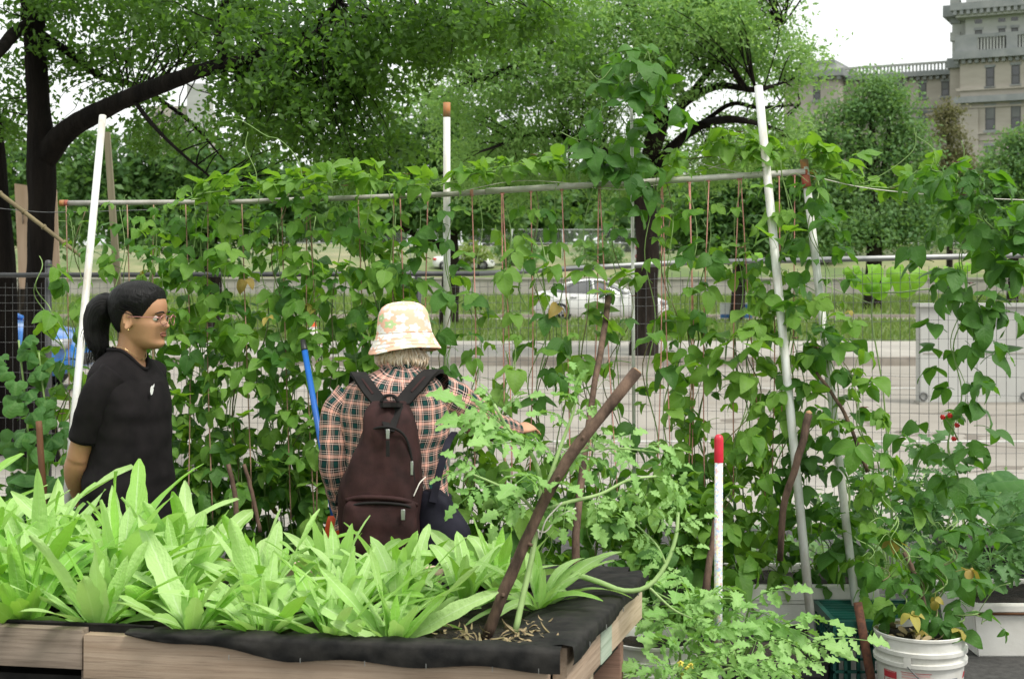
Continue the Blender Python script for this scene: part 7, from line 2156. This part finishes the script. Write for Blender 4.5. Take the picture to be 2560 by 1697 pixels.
for p, e in (((1300, 1110, 3.70), (1130, 1010, 3.62)), ((1275, 1080, 3.70), (1110, 955, 3.64)), ((1250, 1030, 3.68), (1330, 960, 3.6)), ((1235, 1010, 3.68), (1180, 930, 3.66)),
             ((1330, 1130, 3.70), (1200, 1080, 3.58)), ((1240, 1210, 3.62), (1110, 1260, 3.55)), ((1200, 1190, 3.60), (1130, 1120, 3.55)), ((1170, 1180, 3.60), (1080, 1190, 3.58)),
             ((1300, 1240, 3.66), (1220, 1330, 3.58)), ((1352, 1200, 3.70), (1270, 1180, 3.50)), ((1390, 1150, 3.74), (1300, 1060, 3.66)), ((1420, 1060, 3.76), (1340, 1010, 3.68)), ((1430, 1040, 3.76), (1530, 1000, 3.75)),
             ((1440, 1000, 3.76), (1440, 930, 3.70)), ((1440, 1010, 3.76), (1390, 960, 3.66)), ((1450, 1130, 3.76), (1530, 1060, 3.80)), ((1500, 1122, 3.78), (1610, 1060, 3.80)), ((1540, 1120, 3.80), (1600, 1190, 3.70)), ((1600, 1125, 3.82), (1720, 1100, 3.86)),
             ((1640, 1130, 3.85), (1740, 1160, 3.86)), ((1420, 1255, 3.70), (1400, 1330, 3.60)), ((1500, 1235, 3.72), (1480, 1320, 3.62)), ((1500, 1235, 3.72), (1580, 1280, 3.68)), ((1570, 1200, 3.75), (1640, 1260, 3.70)), ((1640, 1190, 3.78), (1730, 1215, 3.78)), ((1400, 1120, 3.74), (1480, 1180, 3.66)),
             ((1360, 1220, 3.70), (1440, 1190, 3.58)), ((1320, 1260, 3.68), (1230, 1270, 3.56))):
    lv.append((q3(*p), q3(*e), None))
for p, e in [(a_, b_) for a_, b_, _ in list(lv)]:                 # a second, shaded tier of leaves under the first
    k_ = Vector((rgl.uniform(-.05, .05), rgl.uniform(0.02, 0.10), rgl.uniform(-.07, .03)))
    if rgl.random() < 0.8: lv.append((p + k_ * 0.2, e + k_ * 1.6, None))
T = tomato('tomato plant tied with string to the slanting branch', st, lv, FR, q3(1288, 1590, 3.62))
V, F, U = tube(curve([q3(1330, 1318, 3.69), q3(1360, 1330, 3.675), q3(1380, 1310, 3.675), q3(1395, 1290, 3.68), q3(1440, 1270, 3.69)], 14), 0.0022, 5); mk('tie_string', V, F, M_string, T)
V, F, U = tube(curve([q3(1345, 1322, 3.675), q3(1350, 1345, 3.67), q3(1365, 1300, 3.665), q3(1405, 1255, 3.68)], 14), 0.002, 5); mk('tie_string', V, F, M_string, T)
# the low shoot that arches out over the bed's far corner
st = [([q3(1430, 1432, 3.95), q3(1500, 1455, 3.92), q3(1560, 1476, 3.90), q3(1620, 1465, 3.90), q3(1665, 1410, 3.92), q3(1690, 1340, 3.95), q3(1695, 1280, 3.98)], (0.0085, 0.005)),
      ([q3(1665, 1410, 3.92), q3(1640, 1360, 3.92), q3(1590, 1310, 3.95)], (0.004, 0.002)), ([q3(1620, 1465, 3.90), q3(1680, 1520, 3.9), q3(1730, 1545, 3.92)], (0.004, 0.002))]
lv = [(q3(*p), q3(*e), None) for p, e in (((1690, 1330, 3.95), (1610, 1260, 3.9)), ((1690, 1330, 3.95), (1780, 1270, 3.95)), ((1695, 1280, 3.98), (1700, 1190, 3.95)), ((1640, 1360, 3.92), (1550, 1330, 3.88)), ((1590, 1310, 3.95), (1510, 1280, 3.92)), ((1600, 1320, 3.95), (1590, 1240, 3.92)), ((1675, 1380, 3.93), (1760, 1350, 3.9)), ((1650, 1365, 3.93), (1610, 1420, 3.86)), ((1695, 1290, 3.97), (1640, 1220, 3.98)), ((1700, 1530, 3.9), (1780, 1500, 3.9)), ((1730, 1545, 3.92), (1790, 1590, 3.9)))]
tomato('tomato shoot arching over the bed\'s far corner', st, lv, FR, q3(1430, 1440, 3.95))

# ------------------------------------------------------------------ containers on the right
def bucket(name, label, c, r, h, mat=None):
    t = thing(name, label, 'bucket', c)
    k = r / 0.151
    prof = [(0.0, 0.004), (0.127, 0.004), (0.130, 0.012), (0.1415, 0.275), (0.1420, 0.278), (0.1525, 0.280), (0.1530, 0.292), (0.1435, 0.2945), (0.1440, 0.312), (0.1530, 0.314), (0.1535, 0.326), (0.1450, 0.3285), (0.1465, 0.360), (0.1515, 0.362), (0.1520, 0.370), (0.1495, 0.372), (0.1465, 0.368), (0.1430, 0.30), (0.0, 0.30)]
    V, F, U = lathe([(a * k, z * h / 0.372) for a, z in prof], 64, Matrix.Translation(c))
    mk('shell', V, F, mat or M_white_plastic, t, sharp=45)
    return t
bc = P(2300, 1571, 4.76); bc.z = 0.0
BH = P(2300, 1571, 4.76).z
t = bucket('bean_bucket', 'white ribbed plastic bucket with red print holding a bean plant', bc, 0.151, BH)
def cyl(a, z, r): return bc + Vector((r * math.sin(a), -r * math.cos(a), z))
def patch(name, a0, a1, z0, z1, mat, shear=0.0, r=None, n=10):
    V, F = [], []
    for i in range(n + 1):
        for j in (0, 1):
            z = z0 + (z1 - z0) * j
            a = a0 + (a1 - a0) * i / n + (shear if j else 0)
            rr = (r or np.interp(z / BH * 0.372, [0.012, 0.275], [0.130, 0.1415])) + 0.0012
            V.append(cyl(a, z, rr))
    for i in range(n): F.append((i * 2, i * 2 + 2, i * 2 + 3, i * 2 + 1))
    mk(name, V, F, mat, t)
zt = BH * 0.715
patch('red_label', -1.22, -0.83, zt - 0.030, zt - 0.006, M_red_print)
patch('pink_label', -1.20, -0.86, zt - 0.010, zt - 0.008, M_pink_print)
b = MB()
q = [cyl(-1.02 + 0.15 * math.cos(a), zt - 0.058 + 0.022 * math.sin(a), 0.1415) for a in np.linspace(0, 2 * PI, 25)]
b.tube(q, 0.0022, 5, False); b.make('red_ring', M_red_print, t)
patch('red_label', -1.22, -1.20, zt - 0.11, zt - 0.032, M_red_print); patch('red_label', -0.85, -0.83, zt - 0.11, zt - 0.032, M_red_print)
for k in range(9): patch('text_line', -0.70, -0.05 + 0.10 * math.sin(k * 2.3), zt - 0.012 - k * 0.0095, zt - 0.006 - k * 0.0095, M_pink_print)
patch('red_rule', -0.72, -0.02, zt - 0.003, zt - 0.001, M_red_print)
for k in range(5):
    patch('grey_text', 0.02, 0.42, zt - 0.030 - k * 0.013, zt - 0.021 - k * 0.013, M_grey_print); patch('grey_text', 0.50, 0.70, zt - 0.030 - k * 0.013, zt - 0.021 - k * 0.013, M_grey_print)
patch('red_stripe', 0.74, 0.94, zt - 0.085, zt - 0.012, M_red_print, 0.30); patch('grey_stripe', 1.0, 1.16, zt - 0.085, zt - 0.03, M_grey_print, 0.2)
for k in range(2): patch('handle_lug', -0.62 + (PI if k else 0), -0.46 + (PI if k else 0), BH * 0.755, BH * 0.845, M_white_plastic, 0, 0.1545)
q = [cyl(-0.54, BH * 0.77, 0.1555), cyl(-0.35, BH * 0.70, 0.157), cyl(-0.05, BH * 0.58, 0.158), cyl(0.4, BH * 0.46, 0.158), cyl(1.0, BH * 0.40, 0.158), cyl(1.57, BH * 0.42, 0.158), cyl(2.2, BH * 0.60, 0.157), cyl(2.6, BH * 0.77, 0.1555)]
V, F, U = tube(curve(q, 40), 0.0024, 6); mk('bail_handle', V, F, M_wire, t)
def disc_soil(c, r, z, parent, mat=M_soil, n=28):
    V, F = [(c.x, c.y, z + 0.01)], []
    for j in range(1, 5):
        for k in range(n):
            a = 2 * PI * k / n; rr = r * j / 4
            V.append((c.x + rr * math.cos(a), c.y + rr * math.sin(a), z + 0.008 * mnoise.noise(Vector((rr * 40 * math.cos(a), rr * 40 * math.sin(a), 1)))))
    F += [(0, 1 + k, 1 + (k + 1) % n) for k in range(n)]
    for j in range(3):
        for k in range(n): F.append((1 + j * n + k, 1 + (j + 1) * n + k, 1 + (j + 1) * n + (k + 1) % n, 1 + j * n + (k + 1) % n))
    mk('soil', V, F, mat, parent)
disc_soil(bc, 0.143, BH - 0.026, t)
b = MB()
for k in range(26):
    a, rr = rgd.uniform(0, 6.3), 0.13 * rgd.random() ** 0.5
    V, F, U = leaf_grid(rgd.uniform(0.03, 0.08), rgd.uniform(0.012, 0.035), 0.4, 0.6, 4, 2, rgd.uniform(0, .8), rgd.uniform(-1.2, 1.2), 0, 0, rgd.uniform(-1, 1))
    b.add(xf(V, Matrix.Translation(bc + Vector((rr * math.cos(a), rr * math.sin(a), BH - 0.012))) @ Matrix.Rotation(rgd.uniform(0, 6.3), 4, 'Z') @ Matrix.Rotation(rgd.uniform(-.3, .3), 4, 'X')), F, U)
tag(b.make('withered_leaves', M_dry), 'withered brown leaves on the soil inside the white bucket', 'dry leaves', kind='stuff')
# bean bush in the bucket
rgb = random.Random(31)
for i, (lab, pts, n) in enumerate((
        ('bean stem rising from the bucket beside its brown stake', [(2300, 1560, 4.76), (2290, 1450, 4.78), (2240, 1350, 4.82), (2220, 1240, 4.95)], 24),
        ('bean stem leaning left out of the bucket', [(2285, 1560, 4.74), (2240, 1480, 4.72), (2190, 1410, 4.74), (2150, 1340, 4.8)], 20),
        ('bean stem leaning right out of the bucket', [(2320, 1560, 4.76), (2350, 1460, 4.8), (2370, 1380, 4.85), (2380, 1280, 4.95)], 22),
        ('bean stem trailing over the bucket\'s right rim', [(2340, 1575, 4.74), (2400, 1545, 4.74), (2440, 1530, 4.78), (2470, 1560, 4.8)], 9))):
    vine('bean_vine', lab, [P(*p) for p in pts], int(n * 0.7), TRI_D, rgb, (0.45, 0.8), 0.07, group='bean plants in the white bucket', yellow=0.06)
stake('brown stake standing in the white bucket', [P(2318, 1585, 4.76), P(2308, 1500, 4.78), P(2285, 1430, 4.8), P(2260, 1380, 4.83)], [0.009, 0.009, 0.0085, 0.008], M_twig)

# second white bucket by the bed's leg
wc = P(1630, 1590, 4.55); wh = wc.z; wc.z = 0
t = bucket('storage_bucket', 'white bucket with dark arc logo beside the bed\'s leg', wc, 0.145, wh)
def cyl2(a, z, r): return wc + Vector((r * math.sin(a), -r * math.cos(a), z))
b = MB(); q = [cyl2(-0.62 + 0.52 * math.cos(a), wh - 0.165 + 0.075 * math.sin(a), 0.1385) for a in np.linspace(-0.1, PI * 0.9, 25)]
b.tube(q, 0.0022, 5, False); b.make('arc_logo', M_black_print, t)
fc = bpy.data.curves.new('bucket_text', 'FONT'); fc.body = 'AIR'; fc.size = 0.045; fc.extrude = 0.0006; fc.align_x = 'CENTER'
fc.materials.append(M_black_print)
fo = bpy.data.objects.new('bucket_text', fc); COL.objects.link(fo)
fm = bpy.data.meshes.new_from_object(fo.evaluated_get(bpy.context.evaluated_depsgraph_get())); bpy.data.objects.remove(fo)
fo = bpy.data.objects.new('bucket_text', fm); COL.objects.link(fo); fo.parent = t
am = -0.62; p = cyl2(am, wh - 0.178, 0.1405)
fo.matrix_local = Matrix.Translation(-WT[t.name]) @ Matrix.Translation(p) @ Matrix.Rotation(am, 4, 'Z') @ Matrix.Rotation(PI / 2, 4, 'X')
V, F, U = tube(curve([cyl2(0.25, wh * 0.93, 0.147), cyl2(0.38, wh * 0.80, 0.149), cyl2(0.75, wh * 0.74, 0.15), cyl2(1.2, wh * 0.78, 0.149)], 16), 0.002, 5); mk('bail_handle', V, F, M_wire, t)
disc_soil(wc, 0.135, wh - 0.03, t)

def foam_box(name, label, lo, hi, mat, wall=0.03, soil=0.03, rot=0.0, lip=True, cat='planter box'):
    cx, cy = (lo[0] + hi[0]) / 2, (lo[1] + hi[1]) / 2
    t = thing(name, label, cat, (cx, cy, lo[2]), rot)
    hx, hy, h = (hi[0] - lo[0]) / 2, (hi[1] - lo[1]) / 2, hi[2] - lo[2]
    k = 0.93
    for nm, (ax, ay, bx, by) in (('front_wall', (-hx, -hy, hx, -hy)), ('back_wall', (-hx, hy - wall, hx, hy - wall)), ('side_wall', (-hx, -hy, 0, 0)), ('side_wall', (hx - wall, -hy, 0, 0))):
        pass
    bm = bmesh.new()
    V, F = [], []
    def ring(x, y, z): return [(-x, -y, z), (x, -y, z), (x, y, z), (-x, y, z)]
    rings = [ring(hx * k, hy * k, 0), ring(hx * 0.985, hy * 0.985, h * 0.82)]
    if lip: rings += [ring(hx * 1.01, hy * 1.01, h * 0.835), ring(hx * 1.012, hy * 1.012, h)]
    else: rings += [ring(hx, hy, h)]
    rings += [ring(hx - wall, hy - wall, h), ring(hx - wall, hy - wall, h - soil - 0.03)]
    for r_ in rings: V += r_
    for i in range(len(rings) - 1):
        for q_ in range(4): F.append((i * 4 + q_, i * 4 + (q_ + 1) % 4, i * 4 + 4 + (q_ + 1) % 4, i * 4 + 4 + q_))
    F.append((3, 2, 1, 0))
    vs = [bm.verts.new(v) for v in V]
    for f in F: bm.faces.new([vs[i] for i in f])
    bmesh.ops.bevel(bm, geom=list(bm.edges), offset=0.006, segments=2, affect='EDGES')
    me = bpy.data.meshes.new('shell'); bm.to_mesh(me); bm.free(); me.materials.append(mat)
    me.polygons.foreach_set('use_smooth', [True] * len(me.polygons)); me.set_sharp_from_angle(angle=math.radians(40))
    link('shell', me, t, False)
    n = 14
    V, F = [], []
    for j in range(n + 1):
        for i in range(n + 1):
            x, y = -hx + wall * 0.5 + (2 * hx - wall) * i / n, -hy + wall * 0.5 + (2 * hy - wall) * j / n
            V.append((x, y, h - soil + 0.018 * mnoise.noise(Vector((x * 14 + lo[0] * 5, y * 14, 2)))))
    for j in range(n):
        for i in range(n): a = j * (n + 1) + i; F.append((a, a + 1, a + n + 2, a + n + 1))
    mk('soil', V, F, M_soil, t, False)
    return t
# white foam planter under the leaning pipes
a = P(1800, 1478, 5.45)
foam_box('foam_planter', 'long white foam planter behind the leaning pipes', (a.x, 5.42, 0.02), (a.x + 0.60, 5.85, a.z + 0.03), M_styro, 0.03, 0.03)
foam_box('foam_planter', 'white foam planter behind the confetti pole', (P(1500, 0, 5.7).x, 5.6, 0.02), (P(1770, 0, 5.7).x, 6.0, a.z - 0.02), M_styro, 0.03, 0.03)
c = P(2412, 1505, 5.95)
foam_box('foam_planter', 'white foam planter at the right edge with stained rim', (c.x, 5.85, 0.0), (c.x + 0.75, 6.35, c.z + 0.015), M_styro, 0.03, 0.02)
b = MB(); 
V, F, U = tube([(c.x + 0.01, 5.845, c.z - 0.022), (c.x + 0.72, 5.845, c.z - 0.026)], 0.006, 5)
o = mk('brown_stick', V, F, M_stake_brown); tag(o, 'thin brown stick along the rim of the right foam planter', 'stick')
# black nursery trays
a = P(1655, 1640, 4.75)
foam_box('nursery_tray', 'black plastic tray holding the tomato in front of the pipes', (a.x, 4.6, 0.05), (a.x + 0.50, 5.0, a.z + 0.01), M_black_plastic, 0.012, 0.02, cat='tray')
a = P(1890, 1612, 5.1)
foam_box('nursery_tray', 'black tray in which the front leaning pipe stands', (a.x, 5.02, 0.0), (a.x + 0.25, 5.4, a.z), M_black_plastic, 0.012, 0.015, cat='tray')
foam_box('nursery_tray', 'dark tray behind the bucket under the squash', (P(2395, 0, 6.6).x, 6.45, 0.0), (P(2395, 0, 6.6).x + 1.2, 7.0, 0.34), M_black_plastic, 0.015, 0.02, cat='tray')

# green lattice crate
c0 = P(2082, 1552, 5.0); H_ = c0.z
t = thing('green_crate', 'dark green plastic lattice crate beside the white bucket', 'crate', (c0.x + 0.18, 5.17, 0))
W_, D_ = 0.36, 0.34
def crate_wall(p0, ax, n_):
    b = MB()
    up = Z_
    def bar(u0, u1, z0, z1, th=0.012):
        Mx = basis(p0, ax, n_, up); b.box((u0, 0, z0), (u1, th, z1), Mx)
    bar(0, W_, H_ - 0.03, H_, 0.018); bar(0, W_, 0, 0.03, 0.018)
    for k in range(9): bar(W_ * k / 8 - (0.005 if k else 0) - (0.006 if k == 8 else 0), W_ * k / 8 + 0.007 - (0.007 if k == 8 else 0), 0.03, H_ - 0.03)
    for k in range(1, 8): bar(0, W_, H_ * k / 8 - 0.004, H_ * k / 8 + 0.004, 0.010)
    return b
for p0, ax, n_ in ((Vector((c0.x, 5.0, 0)), X_, Y_), (Vector((c0.x, 5.0 + D_, 0)), X_, -Y_), (Vector((c0.x, 5.002, 0)), Y_, X_), (Vector((c0.x + W_, 5.002, 0)), Y_, -X_)):
    if ax is Y_: W_, Wk = D_ - 0.004, W_
    crate_wall(p0, ax, n_).make('lattice_wall', M_green_plastic, t, smooth=False)
    if ax is Y_: W_ = Wk
b = MB()
for k in range(14): 
    x = c0.x + 0.012 + 0.336 * k / 13
    b.box((x - 0.003, 5.02, H_ - 0.020), (x + 0.003, 5.32, H_ - 0.012))
for k in range(12):
    y = 5.03 + 0.28 * k / 11
    b.box((c0.x + 0.015, y - 0.003, H_ - 0.0115), (c0.x + 0.345, y + 0.003, H_ - 0.006))
b.make('lattice_base', M_green_plastic, t, smooth=False)

# confetti pole with red cap
pa, pb = P(1797, 1090, 4.62), P(1794, 1700, 4.60); pb.z = 0.0
t = thing('confetti_pole', 'white speckled pole with rounded red cap', 'pole', pb)
V, F, U = tube([pb, pa + Vector((0, 0, -0.075))], 0.0135, 16); mk('tube', V, F, M_confetti, t)
prof = [(0.0145, -0.085), (0.0152, -0.08), (0.0152, -0.012), (0.0142, -0.004), (0.0110, 0.002), (0.006, 0.0055), (0.0003, 0.0065)]
V, F, U = lathe(prof, 18, Matrix.Translation(pa)); mk('cap', V, F, M_red_cap, t)

# tomato plants in the trays at the bottom
def bush(label, base, ends, pool, group=None, flowers=(), r=0.006, per=3, size=1.0):
    stems, leaves = [], []
    for e in ends:
        e = Vector(e); b0 = Vector(base)
        m = b0.lerp(e, 0.5) + Vector((0, 0, 0.04))
        stems.append(([b0, m, e], (r, r * 0.45)))
        qq = curve([b0, m, e], 10)
        for k in range(per):
            f = 0.45 + 0.55 * (k + 1) / per
            p = qq[min(10, int(f * 10))]
            dv = (e - b0); dv.z *= 0.3
            dv = dv.normalized() if dv.length > 1e-4 else Vector((0, -1, 0))
            side = Vector((-dv.y, dv.x, 0)) * (1 if k % 2 else -1)
            tip = p + (dv * rgb.uniform(0.3, 1) + side * rgb.uniform(0.2, 1.0) + Vector((0, rgb.uniform(-.6, .2), rgb.uniform(-.25, .45)))).normalized() * 0.2
            leaves.append((p, tip, size * rgb.uniform(0.7, 1.1)))
    return tomato(label, stems, leaves, pool, base, group, flowers)
bush('pale tomato plant sprawling in the tray below the confetti pole', P(1850, 1660, 4.70), [P(1640, 1480, 4.5), P(1700, 1440, 4.55), P(1790, 1480, 4.45), P(1880, 1500, 4.5), P(1960, 1560, 4.45), P(2030, 1610, 4.5), P(1740, 1560, 4.4), P(1640, 1550, 4.42), P(1900, 1600, 4.35)], FR, per=4, size=0.78)
bush('pale tomato plant at the bottom edge before the white bucket', P(1700, 1720, 4.35), [P(1700, 1630, 4.3), P(1760, 1590, 4.3), P(1780, 1640, 4.2), P(1540, 1700, 4.2), P(1860, 1670, 4.2), P(1980, 1680, 4.25), P(1680, 1680, 4.15)], FR, per=4, size=0.72, flowers=[P(1702, 1655, 4.14), P(1720, 1668, 4.13), P(1708, 1684, 4.12), P(1728, 1660, 4.14)])
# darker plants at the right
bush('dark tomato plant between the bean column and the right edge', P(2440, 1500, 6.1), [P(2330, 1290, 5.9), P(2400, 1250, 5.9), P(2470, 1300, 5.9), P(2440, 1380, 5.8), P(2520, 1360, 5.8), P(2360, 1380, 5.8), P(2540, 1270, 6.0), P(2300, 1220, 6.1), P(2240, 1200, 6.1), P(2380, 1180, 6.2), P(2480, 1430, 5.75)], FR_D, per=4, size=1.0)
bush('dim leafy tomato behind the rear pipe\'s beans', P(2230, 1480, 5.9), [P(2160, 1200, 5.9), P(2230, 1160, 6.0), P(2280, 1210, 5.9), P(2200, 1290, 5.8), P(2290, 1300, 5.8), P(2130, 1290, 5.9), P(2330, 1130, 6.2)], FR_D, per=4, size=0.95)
# big squash at the right edge
t = thing('squash_plant', 'big dark-leaved squash at the right edge above the foam planter', 'squash', P(2530, 1450, 6.2))
for (u, v, y, s) in ((2500, 1230, 6.3, 1.0), (2570, 1200, 6.4, 1.1), (2540, 1290, 6.1, 0.9), (2600, 1270, 6.2, 1.0), (2480, 1180, 6.5, 0.8), (2560, 1340, 6.0, 0.8), (2620, 1350, 6.1, 1.0)):
    p = P(u, v, y); b0 = P(2530, 1450, 6.2)
    V, F, U = tube(curve([b0, b0.lerp(p, 0.5) + Vector((0, 0, 0.04)), p], 8), 0.006, 6); mk('leaf_stalk', V, F, M_stem, t)
    add_leaf(t, rgb.choice(PALM_BIG), p, Vector((rgb.uniform(-1, 1), -0.7, -0.3)), Vector((0, -0.6, 0.8)), s)
# cucumbers at the far left
for lab, x0, n in (('cucumber vine at the left edge in front of the dark trunk', 55, 34), ('cucumber vine between the trunk and the flat brown stake', 105, 22)):
    b0 = P(x0, 1360, 5.45); tp = P(x0 - 8, 850 if x0 < 60 else 880, 5.5)
    t = thing('cucumber_vine', lab, 'cucumber', b0, group='cucumber vines at the left')
    qq = curve([b0, b0.lerp(tp, 0.5) + Vector((0.03, 0, 0)), tp], 20)
    V, F, U = tube(qq, 0.004, 6); mk('stem', V, F, M_stem, t)
    for k in range(n):
        p = qq[min(20, int((k + rgb.random()) / n * 21))]; h = hvec(rgb.gauss(-PI / 2, 1.3))
        f = k / n
        add_leaf(t, rgb.choice(PALM), p + h * rgb.uniform(0.02, 0.07), h * 0.5 + Vector((rgb.uniform(-.7, .7), 0, rgb.uniform(-1.0, .2))), Vector((rgb.uniform(-.5, .5), -1, 0)) + Z_ * rgb.uniform(0.1, 0.9), rgb.uniform(0.7, 1.15) * (1 - 0.55 * f))
for i, (u, v) in enumerate(((30, 1180), (150, 1200), (90, 1250), (200, 1160), (250, 1240), (-30, 1240), (330, 1290))):
    b0 = P(u, 1500, 5.5); b0.z = 0.0; p = P(u, v, 5.45)
    t = thing('leafy_plant', 'dark leafy plant low behind the lettuce, %s from the left' % ORD[i], 'plant', b0, group='dark plants low at the left')
    V, F, U = tube(curve([b0, b0.lerp(p, 0.5) + Vector((0.02, 0, 0)), p], 10), 0.006, 6); mk('stem', V, F, M_stem, t)
    for k in range(16):
        q_ = b0.lerp(p, 0.45 + 0.55 * rgb.random()); h = hvec(rgb.uniform(0, 6.3))
        add_leaf(t, rgb.choice(PALM), q_ + h * rgb.uniform(0.03, 0.14), h + Vector((0, 0, rgb.uniform(-.5, .3))), h * 0.4 + Z_, rgb.uniform(0.7, 1.15))
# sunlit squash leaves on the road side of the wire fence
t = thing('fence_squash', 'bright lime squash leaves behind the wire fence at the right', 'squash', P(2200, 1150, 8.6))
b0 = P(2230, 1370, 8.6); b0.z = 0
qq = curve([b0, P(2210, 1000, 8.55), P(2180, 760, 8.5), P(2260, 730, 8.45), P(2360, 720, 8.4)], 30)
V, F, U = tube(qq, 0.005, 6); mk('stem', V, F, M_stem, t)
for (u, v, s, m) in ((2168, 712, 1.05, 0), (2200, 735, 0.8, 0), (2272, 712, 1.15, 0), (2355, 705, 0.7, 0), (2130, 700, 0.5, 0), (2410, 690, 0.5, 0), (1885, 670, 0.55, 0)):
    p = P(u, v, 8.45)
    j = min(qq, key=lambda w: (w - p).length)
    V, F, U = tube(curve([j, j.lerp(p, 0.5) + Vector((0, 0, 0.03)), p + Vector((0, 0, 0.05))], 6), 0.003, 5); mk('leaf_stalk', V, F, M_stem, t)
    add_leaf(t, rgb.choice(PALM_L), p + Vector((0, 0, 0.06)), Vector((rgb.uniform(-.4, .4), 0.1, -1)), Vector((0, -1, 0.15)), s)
# weeds and clover along the foot of the fence on the right
b = MB()
wn_ = 2600
x = NR.uniform(1.2, 3.6, wn_); y = NR.uniform(6.4, 8.0, wn_); z = np.abs(NR.normal(0, 0.16, wn_)) + 0.02
d = NR.normal(0, 1, (wn_, 3)); d /= np.linalg.norm(d, axis=1)[:, None]
s_ = np.cross(d, np.array([0.1, -0.5, 0.8])[None]); s_ /= np.linalg.norm(s_, axis=1)[:, None]
Lw = NR.uniform(0.02, 0.06, wn_)
Vw = np.zeros((wn_, 4, 3)); p_ = np.stack([x, y, z], 1)
Vw[:, 0] = p_; Vw[:, 2] = p_ + d * Lw[:, None]; Vw[:, 1] = p_ + d * (Lw * 0.5)[:, None] + s_ * (Lw * 0.3)[:, None]; Vw[:, 3] = p_ + d * (Lw * 0.5)[:, None] - s_ * (Lw * 0.3)[:, None]
quick_mesh('weeds', Vw.reshape(-1, 3), 4, M_cr_pale, NR.random(wn_), 'low weeds along the foot of the wire fence', 'weeds')
# red blossoms on the bean column
t = thing('red_blossoms', 'cluster of small red blossoms in front of the right bean column', 'blossoms', P(2365, 1050, 5.2))
for (u, v) in ((2358, 1040), (2376, 1036), (2394, 1060), (2386, 1094)):
    p = P(u, v, 5.14); b = MB()
    for j in range(5):
        V, F, U = leaf_grid(0.016, 0.013, 0.5, 0.5, 3, 2, 0.4, 0.9)
        b.add(xf(V, Matrix.Translation(p) @ Matrix.Rotation(1.0, 4, 'X') @ Matrix.Rotation(j * 1.256, 4, 'Z') @ Matrix.Rotation(-0.5, 4, 'X')), F, U)
    b.make('blossom', M_flower_r, t)
V, F, U = tube(curve([P(2395, 1100, 5.2), P(2380, 1070, 5.17), P(2358, 1040, 5.15)], 6), 0.003, 5); mk('stalk', V, F, M_stem, t)
